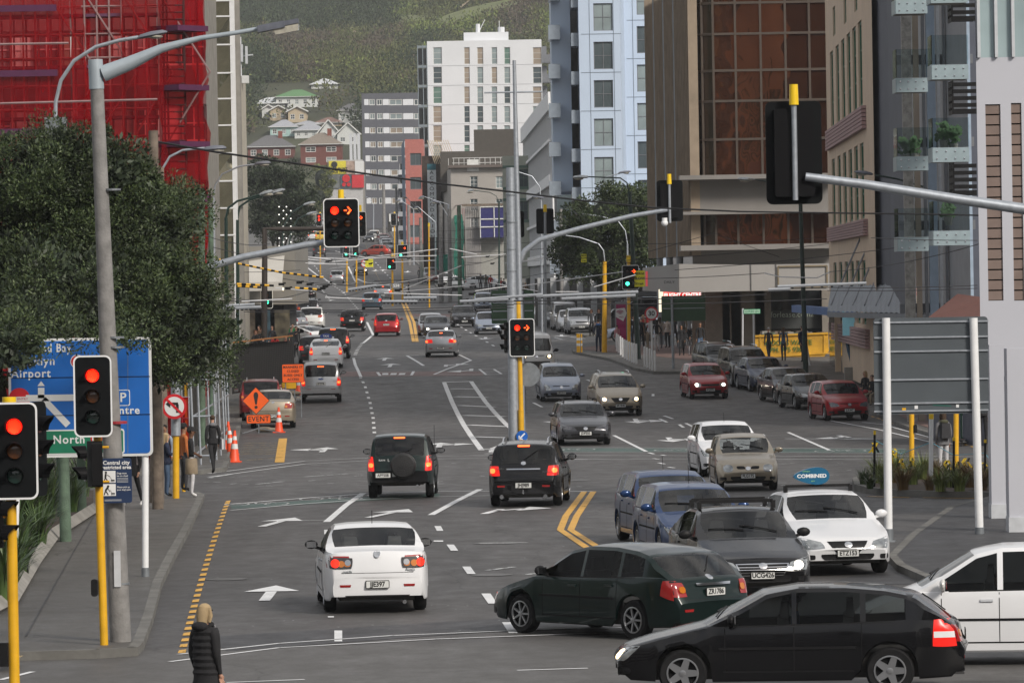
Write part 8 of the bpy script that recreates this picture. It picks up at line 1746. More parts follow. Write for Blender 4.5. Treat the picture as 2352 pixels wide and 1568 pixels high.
def netsheet(t,a,b,z0,z1,seed,nm='netting',m=NET,amp=.18):
 """billowing net from plan point a to b"""
 a=Vector(a);b=Vector(b);rr=random. Random(seed);nx=max(6,int((b-a). length/.5));nz_=max(4,int((z1-z0)/.7));U=(b-a). normalized();N=Vector((U. y,-U. x,0));vs=[]
 for i in range(nx+1):
  for j in range(nz_+1):
   p=a. lerp(b,i/nx);z=z0+(z1-z0)*j/nz_;w__=amp*(noise. noise(Vector((p. x*1.1+seed,p. y*.7,z*.45)))+.5*noise. noise(Vector((p. x*3,seed,z*1.4))))+amp*.9*math. sin(math. pi*((z%2.1)/2.1));q=p+N*w__;vs. append((q. x,q. y,z))
 m_=MB();m_. add(vs,[(i*(nz_+1)+j,(i+1)*(nz_+1)+j,(i+1)*(nz_+1)+j+1,i*(nz_+1)+j+1)for i in range(nx)for j in range(nz_)]);return m_. build(nm,[m],t,True)
Yr=200;t=building('scaffolding','red netted scaffolding wrapped round the tall building at the upper left',loc_at(200,900,Yr),'scaffolding');T=Vector(t. location)
def rx(x):return at(x,300,Yr). x-T. x
def rz_(y):return at(250,y,Yr). z-T. z
ztop=rz_(-60);zg=0
x0,x1,x2=rx(-60),rx(366),rx(460)
m=MB();nl=0
for k in range(16):
 x=x0+(x1-x0)*k/15
 for yy in(0,1.3):m. tube([(x,yy+.6,zg),(x,yy+.6,ztop)],.045,5)
z=.3
while z<ztop:
 for yy in(0,1.3):
  m. tube([(x0,yy+.6,z),(x1,yy+.6,z)],.04,5)
  if int(z*2)%2:m. tube([(x0,yy+.6,z+.95),(x1,yy+.6,z+.95)],.035,5)
 z+=2.05
for k in range(0,10,3):xa=x0+(x1-x0)*k/15;m. tube([(xa,.55,6),(xa+5,.55,14)],.04,5);m. tube([(xa+5,.55,14),(xa,.55,22)],.04,5)
m. tube([(x0,-.8,rz_(100)),(rx(165),-.8,rz_(100))],.05,6). tube([(x0,-.8,rz_(236)),(x1,-.8,rz_(232))],.05,6)
m. build('scaffold_tubes',[TUBE],t)
m=MB();z=2.0
while z<ztop:m. box(((x0+x1)/2,1.2,z),(x1-x0,1.2,.12));z+=2.05
m. build('decking',[DECKM],t)
for y in(17,166,300):MB(). box(((x0+x1)/2-2,-.25,rz_(y)),(x1-x0-4,.12,.26)). build('toe_board',[mat('purple band',(.07,.01,.05),.8)],t)
netsheet(t,(x0,0,0),(rx(165),0,0),1,ztop,1,amp=.1);netsheet(t,(rx(165),0,0),(rx(200),.9,0),1,ztop,2);netsheet(t,(rx(200),.9,0),(rx(285),.6,0),rz_(160),ztop,3,amp=.1);netsheet(t,(rx(285),.3,0),(x1,.0,0),1,ztop,4,amp=.3);netsheet(t,(rx(200),.2,0),(rx(290),.2,0),1,rz_(170),5,amp=.12)
netsheet(t,(x1,-.3,0),(x2,1.8,0),1,ztop,6,amp=.16);netsheet(t,(x2,1.8,0),(x2-1.5,8,0),1,ztop,7,amp=.3)
m=MB()
for x,y in((x1+.2,.5),(x1+1.0,.8),(x2-.2,2.2),(x1+.2,2.5)):m. tube([(x,y,0),(x,y,ztop)],.05,5)
z=.5;k=0
while z<ztop:
 m. tube([(x1+.1,.2,z),(x2-.1,2.0,z)],.035,5)
 for j in range(5):m. tube([(x1+.15,.15,z+j*.28),(x1+1.0,.55,z+j*.28)],.028,4)
 z+=1.42;k+=1
m. build('ladder_frame',[mat('dark scaffold tube',(.06,.02,.02),.5,.4)],t)
m=MB()
for y in(68,204,334,460):m. box(((x1+x2)/2,.6,rz_(y)),(x2-x1+.2,1.5,.22),rz=math. atan2(2.1,x2-x1))
m. build('toe_board',[MATS['purple band']],t)
t=building('office_building','dark building standing behind the red netted scaffolding',loc_at(200,900,204.5));O,W_,H_=None,None,None;T=Vector(t. location);rects=[]
xa,xb=at(-60,300,204.5). x,at(455,300,204.5). x;Wd=xb-xa
for k in range(8):
 for j in range(9):rects. append((round(.5+j*Wd/9.2,2),round(2+k*3.1,2),1.05,1.5))
facade(t,(xa-T. x,0,0),(1,0,0),round(Wd,3),27,rects,mat('pinkish render',(.16,.1,.1),.8),.2)
for r in rects:window(t,(xa-T. x,0,0),(1,0,0),(0,-1,0),*r,random. choice([WGL,WGS,WG,FRW]),FRW,(2,2),.15,.08)
MB(). box((xa-T. x+Wd/2,7.3,13.5),(Wd,14,27)). build('building_body',[CONC],t)
t=building('mirrored_tower','mirror glass office tower with white grid lines beside the red netting',loc_at(510,700,232));T=Vector(t. location);Ym=232
MIR=wglass('mirror glass',(.82,.77,.56),.02,.55,metal=.95)
def mx_(x):return at(x,300,Ym). x-T. x
def mz_(y):return at(510,y,Ym). z-T. z
rows=[-60,2,38,103,168,227,288,352,416,478,540,600,650];cols=[440,468,487,533]
fr_=MB()
for i in range(len(rows)-1):
 for j in range(3):
  xa,xb,za,zb=mx_(cols[j]),mx_(cols[j+1]),mz_(rows[i+1]),mz_(rows[i]);k=.015*((i*7+j*3)%5-2);p=MB();p. add([(xa,k,za),(xb,-k,za),(xb,k*.5,zb),(xa,-k,zb)],[(0,1,2,3)]);p. build('pane',[MIR],t)
 fr_. box(((mx_(440)+mx_(536))/2,-.03,mz_(rows[i])),(mx_(536)-mx_(440),.08,.07))
for c_ in(468,487):fr_. box((mx_(c_),-.03,12),(.07,.08,27))
fr_. build('glazing_bar',[WHITEP],t);MB(). box((mx_(537.5),.1,12.5),(.22,.3,28)). build('corner_post',[WHITEP],t);MB(). box((mx_(546),.6,12.5),(.3,.6,28)). build('edge_wall',[CONC],t);MB(). box(((mx_(440)+mx_(533))/2-.3,7,12.5),(mx_(533)-mx_(440)-.2,13,26)). build('building_body',[CONC],t)
t=building('beige_building','narrow beige wall with antennas and a camera right of the mirrored tower',loc_at(555,700,260));T=Vector(t. location)
def bz_(x,y):v=at(x,y,260)-T;return v
a,b=bz_(547,175),bz_(563,640);MB(). box(((a. x+b. x)/2,2,a. z/2),(b. x-a. x,4,a. z)). build('wall',[mat('beige render',(.4,.37,.31),.8)],t)
a,b=bz_(549,174),bz_(571,191);MB(). box(((a. x+b. x)/2,.3,(a. z+b. z)/2),(b. x-a. x,.6,a. z-b. z)). build('air_unit',[FRW],t);a,b=bz_(547,102),bz_(559,142);MB(). box(((a. x+b. x)/2,.3,(a. z+b. z)/2),(.2,.3,a. z-b. z)). box(((a. x+b. x)/2+.28,.3,(a. z+b. z)/2-.1),(.12,.3,a. z-b. z)). tube([(b. x,.3,a. z-.6),(b. x+.5,.3,a. z-.55)],.04,5). tube([(a. x+.1,.4,a. z+.4),(a. x+.1,.4,bz_(547,175). z)],.05,6). build('antenna_panel',[WHITEG],t)
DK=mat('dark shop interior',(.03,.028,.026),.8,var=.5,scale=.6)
t=building('shop_building','low cream shop building with a white sloping awning behind the green poles',loc_at(560,780,285));T=Vector(t. location)
def sb_(x,y,Y=285):v=at(x,y,Y)-T;return v
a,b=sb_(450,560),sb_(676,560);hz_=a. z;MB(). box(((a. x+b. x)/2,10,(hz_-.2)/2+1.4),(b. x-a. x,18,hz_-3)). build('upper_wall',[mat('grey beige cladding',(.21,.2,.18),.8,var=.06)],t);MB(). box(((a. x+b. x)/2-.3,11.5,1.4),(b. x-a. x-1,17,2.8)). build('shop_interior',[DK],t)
p,q=sb_(566,600),sb_(653,655);m=MB();m. add([(p. x,1,p. z),(q. x,1,p. z+.3),(q. x,-2.4,q. z+.2),(p. x,-2.4,q. z+.2),(p. x,-2.4,q. z-.3),(q. x,-2.4,q. z-.3)],[(0,3,2,1),(3,4,5,2)]);m. build('white_awning',[mat('awning cloth',(.5,.48,.44),.7,var=.08,scale=.6)],t)
v=sb_(625,660);MB(). box((v. x,-1.2,v. z-.1),(1.4,.2,.16)). build('lit_tube',[mat('warm tube light',(.9,.8,.5),.4,emit=3,emitcol=(1,.85,.5))],t)
for x,c_ in((575,(.09,.07,.05)),(605,(.03,.06,.08)),(640,(.07,.06,.04)),(520,(.14,.13,.1)),(490,(.12,.1,.09))):v=sb_(x,730,283);MB(). box((v. x,-.3,1.4),(1.1,.1,2.2)). build('shop_window',[mat('shop display %d'%x,c_,.4,var=.9,scale=2.2)],t)
v=sb_(507,688);text('AL',.8,WHITEG,t,(v. x,-1.3,v. z),ext=.02);v=sb_(548,688);text('S',.8,WHITEG,t,(v. x,-1.3,v. z),ext=.02)
m=MB();
for i in range(4):x=sb_(513+i*9,560,262). x;m. bar((x,-23,sb_(513,600,262). z),(x,-23,sb_(513,528,262). z),.07)
for j in range(5):z=sb_(513,528+j*17,262). z;m. bar((sb_(513,560,262). x,-23,z),(sb_(540,560,262). x,-23,z),.07)
m. build('white_lattice',[FRW],t)
t=building('shop_building','long low wall of shops receding up the left side under the dark tree',loc_at(660,640,400));T=Vector(t. location);a,b=at(676,600,300)-T,at(700,560,640)-T;a. z=0
m=MB();m. add([(a. x-2,a. y,-2),(b. x-4,b. y,0),(b. x-4,b. y,8),(a. x-2,a. y,3.2)],[(0,1,2,3)]);m. add([(a. x-2,a. y,-2),(a. x-14,a. y,-2),(a. x-14,a. y,3.2),(a. x-2,a. y,3.2)],[(0,3,2,1)]);m. build('wall',[CONC],t)
t=building('site_fence','red mesh site fence behind the no left turn sign post',loc_at(405,1065,gr(405,1062). y),'fence');T=Vector(t. location);Yf=T. y
def f_(x,y):return at(x,y,Yf)-T
netsheet(t,(f_(330,990). x,0,0),(f_(434,990). x,0,0),.1,f_(400,912). z,9,amp=.05)
netsheet(t,(f_(330,990). x,.35,0),(f_(434,990). x,.35,0),.1,f_(400,912). z,19,amp=.03)
m=MB()
for x in(376,400,418,434):m. tube([(f_(x,990). x,.1,0),(f_(x,990). x,.1,f_(x,880). z)],.03,6)
for y in(912,960,1010):m. tube([(f_(370,y). x,.1,f_(370,y). z),(f_(436,y). x,.1,f_(436,y). z)],.025,6)
m. build('fence_frame',[GALV],t);MB(). tube([(f_(428,990). x,.2,0),(f_(428,990). x,.2,f_(428,880). z)],.06,8). build('orange_post',[YELP],t)
t=building('scaffolding','grey tube scaffolding along the left footpath behind the traffic cones',loc_at(490,1080,152),'scaffolding');T=Vector(t. location);m=MB()
for i,(x,Y)in enumerate([(446,152),(462,152),(484,154),(498,156),(508,160),(517,166),(522,174),(528,182)]):p=at(x,1080,Y)-T;m. tube([(p. x,p. y,0),(p. x-.1,p. y,4.6)],.035,6)
for z in(.4,1.6,2.7,3.8,4.5):p,q=at(446,1080,152)-T,at(528,1080,182)-T;m. tube([(p. x,p. y,z),(q. x,q. y,z)],.03,6);m. tube([(p. x,p. y,z),(p. x+.7,p. y,z)],.03,6)
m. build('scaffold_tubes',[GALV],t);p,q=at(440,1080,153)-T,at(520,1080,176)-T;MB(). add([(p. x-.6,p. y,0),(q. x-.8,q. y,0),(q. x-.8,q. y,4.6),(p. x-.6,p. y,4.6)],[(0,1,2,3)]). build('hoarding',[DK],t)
t=building('scaffolding','green netted scaffolding around a low building right of the lettered sign',loc_at(1030,600,565),'scaffolding');T=Vector(t. location);p,q,r_=at(996,600,590)-T,at(1036,600,565)-T,at(1068,600,552)-T
netsheet(t,(p. x,p. y,0),(q. x,q. y,0),0,at(1000,585,570). z-T. z,11,m=NETG,amp=.15);netsheet(t,(q. x,q. y,0),(r_. x,r_. y,0),0,at(1040,495,560). z-T. z,12,m=NETG,amp=.2);m=MB()
for k in range(9):u=q. lerp(r_,k/8);m. tube([(u. x,u. y+.3,0),(u. x,u. y+.3,at(1040,480,560). z-T. z)],.06,5)
for k in range(5):z=1+k*1.9;m. tube([(q. x,q. y+.3,z),(r_. x,r_. y+.3,z)],.05,5)
m. build('scaffold_tubes',[TUBE],t)
t=building('half_built_building','half built block with blue wrap panels and a timber framed side',loc_at(1130,600,548));T=Vector(t. location)
def hb(x,y,Y=548):return at(x,y,Y)-T
p,q=hb(1103,475),hb(1166,545);MB(). box(((p. x+q. x)/2,2,(p. z+q. z)/2),(q. x-p. x,4,p. z-q. z)). build('blue_wrap',[mat('navy wrap',(.02,.02,.12),.5)],t)
m=MB();
for x in(1103,1135,1165):m. box((hb(x,500). x,-.05,(p. z+q. z)/2),(.1,.08,p. z-q. z))
for y in(475,503,521):m. box(((p. x+q. x)/2,-.05,hb(1130,y). z),(q. x-p. x,.08,.12))
m. build('batten',[FRW],t);m=MB()
for k in range(9):x=hb(1070+k*4,500). x;m. bar((x,1,0),(x,1,p. z),.12)
for k in range(7):z=p. z*(k+1)/7;m. bar((hb(1070,500). x,1,z),(hb(1103,500). x,1,z),.12)
m. build('timber_frame',[mat('timber grey',(.25,.24,.24),.8)],t);MB(). box(((hb(1068,500). x+hb(1172,500). x)/2,3.5,q. z/2+.6),(hb(1172,500). x-hb(1068,500). x,3,q. z+1.2)). build('ground_storey',[mat('pale board',(.3,.3,.28),.8,var=.1)],t);MB(). box(((p. x+q. x)/2-1,.1,p. z+.2),(q. x-p. x+2,.5,.25)). build('timber_edge',[WOODB],t)
t=building('shop_building','low shops with a red lettered white fascia at the foot of the salmon building',loc_at(940,560,860));T=Vector(t. location)
def fs_(x,y,Y=860):return at(x,y,Y)-T
p,q=fs_(890,490),fs_(1000,600);MB(). box(((p. x+q. x)/2,3,p. z/2-1),(q. x-p. x,4,p. z+2)). build('wall',[DK],t);a,b=fs_(893,491),fs_(948,508);MB(). box(((a. x+b. x)/2,.8,(a. z+b. z)/2),(b. x-a. x,.4,a. z-b. z)). build('white_fascia',[SWHITE],t);v=fs_(922,499);text('TOSH',.85,SRED,t,(v. x,.55,v. z),ext=.02,bold=.03);a,b=fs_(900,520),fs_(980,545);MB(). box(((a. x+b. x)/2,.8,(a. z+b. z)/2),(b. x-a. x,.4,(a. z-b. z)*.8)). build('white_fascia',[SWHITE],t);v=fs_(955,529);text('Fire Training Organisation',.42,GALVD,t,(v. x,.55,v. z),ext=.01);v=fs_(928,524);MB(). box((v. x,.3,v. z),(1.6,.3,.4)). build('lit_sign',[mat('lit warm sign',(.9,.85,.7),.4,emit=1.6,emitcol=(1,.9,.7))],t)
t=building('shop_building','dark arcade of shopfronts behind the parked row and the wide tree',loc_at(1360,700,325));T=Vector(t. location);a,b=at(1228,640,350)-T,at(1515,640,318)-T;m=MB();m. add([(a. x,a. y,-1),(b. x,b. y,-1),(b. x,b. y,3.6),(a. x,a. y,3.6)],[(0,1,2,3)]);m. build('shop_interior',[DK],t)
for k in range(9):p=a. lerp(b,(k+.5)/9);MB(). box((p. x,p. y-.4,1.8),(.5,.5,3.7)). build('column',[mat('pale pier',(.34,.35,.36),.7)],t)
WIRE=mat('dark wire',(.03,.03,.035),.5,.3);WT=mat('white insulator tube',(.55,.56,.58),.4);BARM=mat('grey insulator bar',(.28,.3,.33),.5)
def wire(x0,y0,x1,y1,Y0,Y1=None,r=.012,m=WIRE,sag=0.0,lab=0):
 a,b=at(x0,y0,Y0),at(x1,y1,Y1 or Y0);pts=arc(a,b,sag*(b-a). length,8)if sag else[a,b]
 nm,lb,ct,g_=[('overhead_wire','thin dark overhead wire','wire','thin overhead wires over the junction'),('insulator_tube','white insulating tube in the overhead wires','insulator','white insulating tubes in the overhead wires'),('insulator_bar','grey knobbly insulator bar','insulator','grey insulator bars in the overhead wires'),('wire_sleeve','black and yellow striped sleeve on an overhead wire','wire sleeve','black and yellow striped wire sleeves')][lab]
 mb=MB();mb. tube([p-a for p in pts],r,6);xm,ym=(x0+x1)/2,(y0+y1)/2;lb+=', '+('high ' if ym<560 else 'low ' if ym>672 else '')+('over the left footpath' if xm<640 else 'above the left lanes' if xm<800 else 'above the middle lanes' if xm<1000 else 'just left of the tall grey pole' if xm<1180 else 'just right of the tall grey pole' if xm<1320 else 'before the wide dark tree' if xm<1500 else 'before the brown tower' if xm<1800 else 'before the right hand facades')
 if lab==2:
  for k in range(9):p=(b-a)*((k+.5)/9);mb. box((p. x,p. y,p. z-.06),(.07,.05,.045),mi=1)
 tag(mb. build(nm,[m,BLACKM],None,True,loc=a),lb,ct,g_)
for q in[(640,605,800,607,330),(648,584,760,596,330),(650,590,770,602,325),(655,588,800,595,335),(660,597,760,607,330),(770,577,845,593,340),(838,592,1005,572,330),(760,601,895,590,320),(895,590,1003,587,330),(1033,571,1095,584,330),(1060,591,1178,583,320),(905,602,1000,598,300),(640,606,745,603,300),(925,665,1060,610,210),(880,655,1000,634,220),(905,671,1095,654,205),(882,673,1061,678,190),(747,683,855,687,180),(632,661,717,668,200),(488,686,506,687,150),(555,692,671,686,150),(1189,658,1431,624,200),(1364,659,1460,631,190),(1091,668,1170,657,190),(1126,649,1236,669,200),(1276,670,1330,670,180),(1755,627,1790,635,190),(1790,636,1880,638,190),(1880,636,1908,624,190),(1200,600,1290,586,300),(1160,604,1240,598,300)]:wire(*q[:4],q[4],r=.034 if q[4]>290 else .022,m=WT,lab=1)
for q in[(1232,680,1466,670,150),(1290,686,1460,678,150),(1091,688,1247,676,150),(1056,692,1168,687,150),(508,703,585,699,140),(512,708,600,705,140),(927,684,1003,683,160),(878,692,959,692,160),(1786,658,1990,650,150),(1765,665,1815,663,150),(800,665,865,655,180)]:wire(*q[:4],q[4],r=.05,m=BARM,lab=2)
for qi,q in enumerate([(547,605,648,626,190),(648,626,743,637,190),(544,652,629,656,170),(546,657,600,660,172),(678,661,738,665,170),(503,596,525,600,180)]):
 a,b=at(*q[:2],q[4]),at(*q[2:4],q[4]);n_=max(6,int((b-a). length/.14));mb=MB()
 for k in range(n_):mb. tube([(b-a)*(k/n_),(b-a)*((k+1)/n_)],.038,7,k%2,cap=False)
 tag(mb. build('wire_sleeve',[YELP,BLACKM],None,True,loc=a),['long upper','short thinner upper','thick lower left','doubled lower left','lower right','leftmost upper'][qi]+' black and yellow striped sleeve on an overhead wire','wire sleeve','black and yellow striped wire sleeves')
cab=MB();cab. tube([at(x,y,Y)for x,y,Y in[(356,325,122),(500,350,126),(680,376,130),(860,402,134),(1010,422,138),(1176,441,142),(1340,461,146),(1500,477,150),(1700,486,154),(1900,489,158),(2130,492,162),(2352,497,166),(2500,500,170)]],.028,6);tag(cab. build('overhead_cable',[BLACKP]),'thick black cable sagging across the whole street in front of the buildings','cable')
rr=random. Random(31)
for q in[(560,712,1180,700,150,150),(560,716,1180,706,150,150),(480,690,1460,684,150,150),(1180,690,1760,676,150,150),(1180,697,1900,686,150,150),(490,568,745,600,180,200),(470,540,620,560,180,200),(1400,600,1905,560,220,220),(1460,640,1760,627,190,190),(1905,624,2250,560,190,170),(1550,620,2230,545,200,190),(1900,660,2245,655,160,160),(1900,667,2245,662,160,160),(2000,546,2245,552,170,170),(1480,560,1900,545,230,230),(1640,535,1790,590,220,220),(1440,590,1640,535,220,220),(650,640,900,660,230,220),(500,680,720,664,150,180),(720,664,860,645,180,240),(560,625,690,620,260,260),(860,645,1180,628,230,230),(600,572,1180,578,330,330),(620,580,1200,590,320,320),(640,566,900,585,360,360),(900,560,1180,540,360,360),(980,545,1170,552,380,380),(1000,556,1172,560,380,380),(1200,575,1480,545,260,260),(1200,612,1500,600,250,250),(1060,610,1180,575,240,260),(615,450,900,585,262,330),(1175,560,1320,545,300,300),(700,655,1100,640,210,210),(760,560,820,650,330,220),(1178,640,1440,590,240,240),(990,532,1170,520,430,430)]:
 wire(*q[:4],q[4],q[5],r=.014,sag=.008)
for k in range(26):
 x=rr. uniform(640,1150);y=rr. uniform(578,606)if k%2 else rr. uniform(648,690);Y=320 if k%2 else 190;p=at(x,y,Y);tag(MB(). box((0,0,0),(.22,.08,.1)). box((.12,0,.04),(.1,.06,.06)). build('wire_clamp',[BLACKM],None,loc=p),'small dark clamp joining overhead wires','wire clamp','clamps in the overhead wires')
hz=MB();hz. box((0,700,149),(2800,4000,304));o=hz. build('haze',[]);tag(o,'thin daylight haze softening the far hill and houses','haze',None,'stuff');hm_=bpy. data. materials. new('haze air');hm_. use_nodes=True;n=hm_. node_tree;n. nodes. clear();oo=n. nodes. new('ShaderNodeOutputMaterial');pv=n. nodes. new('ShaderNodeVolumePrincipled');pv. inputs['Color']. default_value=(.86,.9,.95,1);pv. inputs['Density']. default_value=.00012;n. links. new(pv. outputs[0],oo. inputs['Volume']);o. data. materials. append(hm_)
for x,y,w__,d_,h_,lb in[(-62,-45,60,30,22,'unseen grey office block added on the left behind the camera to darken reflections'),(0,-75,50,30,30,'unseen brown office block added straight behind the camera to darken reflections'),(62,-40,60,34,26,'unseen stone office block added on the right behind the camera to darken reflections'),(62,48,44,60,20,'unseen stone office block added beyond the right edge of the view to darken reflections'),(-58,40,50,60,16,'unseen low grey block added beyond the left edge of the view to darken reflections')]:  # unseen blocks added as occluders, darkening what car paint and glass reflect
 t=building('office_building',lb,(x,y,0));MB(). box((0,0,h_/2),(w__,d_,h_)). build('wall',[FAS],t);m=MB()
 for k in range(int(h_/3.4)):m. box((0,0,2.2+k*3.4),(w__+.1,d_+.1,1.7))
 m. build('window_band',[WGD],t)
SK=[mat('skin light',(.48,.27,.19),.55,var=.06),mat('skin tan',(.3,.155,.09),.55,var=.06),mat('skin brown',(.13,.062,.036),.55,var=.06)]
def cl(name,c):return mat('cloth '+name,c,.9,var=.18,scale=7,bump=.3)
CLO=dict(black=cl('black',(.012,.012,.014)),dark=cl('dark',(.03,.03,.034)),navy=cl('navy',(.015,.022,.05)),blue=cl('blue',(.02,.10,.28)),denim=cl('denim',(.06,.10,.17)),white=cl('white',(.5,.5,.52)),pink=cl('pink',(.55,.25,.28)),beige=cl('beige',(.25,.2,.14)),grey=cl('grey',(.14,.14,.15)),red=cl('red',(.35,.02,.02)),green=cl('green',(.02,.14,.05)),brown=cl('brown',(.12,.07,.035)),orange=cl('orange',(.4,.12,.03)),cream=cl('cream',(.45,.38,.33)),lime=cl('lime',(.25,.6,.05)),olive=cl('olive',(.06,.06,.035)),palejean=cl('pale jeans',(.3,.36,.45)))
HAIR=dict(black=cl('black hair',(.01,.008,.007)),brown=cl('brown hair',(.05,.028,.015)),blond=cl('blond hair',(.34,.25,.14)),grey=cl('grey hair',(.25,.24,.23)),red=cl('auburn hair',(.14,.05,.02)))
_body={}
def body_mesh(legs,arms,coat,sleeve,hands=True):
 key=(legs,arms,coat,sleeve)
 if key in _body:return _body[key]
 k=.022 if coat else 0;w=1.0
 J={'pel':((0,0,.93),.135+k,.1+k),'spi':((0,.0,1.12),.118+k,.088+k),'che':((0,.0,1.3),.15+k,.1+k),'nb':((0,-.01,1.44),.085,.065),'nk':((0,.0,1.51),.05,.052),'h1':((0,.02,1.575),.062,.072),'h2':((0,.018,1.655),.072,.09),'h3':((0,.008,1.725),.055,.068)}
 E=[('pel','spi',0),('spi','che',0),('che','nb',0),('nb','nk',2),('nk','h1',2),('h1','h2',2),('h2','h3',2)]
 for s,n_ in((-1,'L'),(1,'R')):
  if arms=='down' or(arms=='one' and s<0):el,wr,pa=(s*.212,-.03,1.13),(s*.2,.04,.89),(s*.195,.06,.81)
  elif arms=='swing':el,wr,pa=(s*.23,s*.12,1.15),(s*.22,s*.26+.05,.95),(s*.21,s*.3+.07,.88)
  elif arms=='front':el,wr,pa=(s*.235,.0,1.14),(s*.1,.2,1.04),(s*.03,.22,1.02)
  elif arms=='fold':el,wr,pa=(s*.23,.05,1.16),(s*.02,.2,1.18),(s*-.08,.19,1.18)
  elif arms=='phone' or arms=='one':el,wr,pa=(s*.22,.06,1.16),(s*.12,.24,1.28),(s*.08,.26,1.33)
  else:el,wr,pa=(s*.26,-.04,1.14),(s*.19,.08,.97),(s*.15,.1,.92)
  J['s'+n_]=((s*.165,-.01,1.405),.062+k*.7,.06+k*.7);J['e'+n_]=(el,.042+k*.6,.042+k*.6);J['w'+n_]=(wr,.028,.026);J['p'+n_]=(pa,.022,.036)
  E+=[('nb','s'+n_,0),('s'+n_,'e'+n_,0),('e'+n_,'w'+n_,0 if sleeve else 2),('w'+n_,'p'+n_,2)]
  if legs=='walk':kn,an,to=(s*.09,s*.2+.04,.52),(s*.09,s*.33-.06,.13 if s<0 else .09),(s*.1,s*.33+.1,.04)
  elif legs=='sit':kn,an,to=(s*.13,.42,.52),(s*.13,.4,.09),(s*.13,.56,.04)
  else:kn,an,to=(s*.095,.02,.5),(s*.1,-.02,.09),(s*.115,.12,.035)
  hip=(s*.085,0,.88)if legs!='sit' else(s*.1,.02,.88)
  if legs=='sit':kn,an,to=(s*.13,.44,.86),(s*.13,.42,.43),(s*.13,.56,.39)
  J['h'+n_]=(hip,.092,.095);J['k'+n_]=(kn,.06,.062);J['a'+n_]=(an,.042,.045);J['t'+n_]=(to,.038,.03)
  E+=[('pel','h'+n_,1),('h'+n_,'k'+n_,1),('k'+n_,'a'+n_,1),('a'+n_,'t'+n_,3)]
 names=list(J);me=bpy. data. meshes. new('tmp');me. from_pydata([J[n_][0]for n_ in names],[(names. index(a),names. index(b))for a,b,_ in E],[]);o=bpy. data. objects. new('tmp',me);COL. objects. link(o)
 md=o. modifiers. new('skin','SKIN');md. use_smooth_shade=True;md. branch_smoothing=.6
 for i,n_ in enumerate(names):
  v=me. skin_vertices[0]. data[i];v. radius=(J[n_][1],J[n_][2]);v. use_root=(n_=='pel')
 sb=o. modifiers. new('sub','SUBSURF');sb. levels=1;sb. render_levels=1
 ev=o. evaluated_get(bpy. context. evaluated_depsgraph_get());m2=bpy. data. meshes. new_from_object(ev);bpy. data. objects. remove(o)
 segs=[(Vector(J[a][0]),Vector(J[b][0]),t_,(J[a][1]+J[b][1])/2)for a,b,t_ in E];mb=MB();mb. v=[tuple(v. co)for v in m2. vertices]
 for p in m2. polygons:
  c=p. center;best,bt=9,0
  for a,b,t_,r_ in segs:
   d=b-a;u=max(0,min(1,(c-a). dot(d)/d. length_squared));dist=(c-(a+d*u)). length/(r_+.02)
   if dist<best:best,bt=dist,t_
  if c. z>1.49 and legs!='x' and abs(c. x)<.12:bt=2
  mb. f. append(tuple(p. vertices));mb. m. append(bt)
 mb. ball((0,.105,1.635),.014,6,5,2,sc=(1,1.3,1.6))
 for s in(-1,1):mb. ball((s*.03,.098,1.665),.009,6,4,3);mb. ball((s*.078,.015,1.65),.02,6,5,2,sc=(.4,1,1.5))
 mb. ball((0,.1,1.6),.012,6,4,3,sc=(1.8,.4,.35))
 if hands:
  for n_ in 'LR':
   pa=Vector(J['p'+n_][0]);wr=Vector(J['w'+n_][0]);d=(pa-wr). normalized();sd=Vector((0,1,0))if abs(d. y)<.8 else Vector((1,0,0));sd=(sd-d*sd. dot(d)). normalized();nn=d. cross(sd)
   for i,l in enumerate((.062,.074,.07,.056)):b0=pa+sd*(-.027+i*.018);mb. tube([b0-d*.01,b0+d*l*.45+nn*.004,b0+d*l*.8+nn*.018,b0+d*l+nn*.034],[.0095,.009,.008,.006],6,2)
   b0=wr. lerp(pa,.55)+sd*.024;mb. tube([b0,b0+sd*.02+d*.022,b0+sd*.024+d*.05],[.011,.01,.007],6,2)
 _body[key]=mb. mesh('person',[BLACKM,BLACKM,BLACKM,BLACKM],True,70);return _body[key]
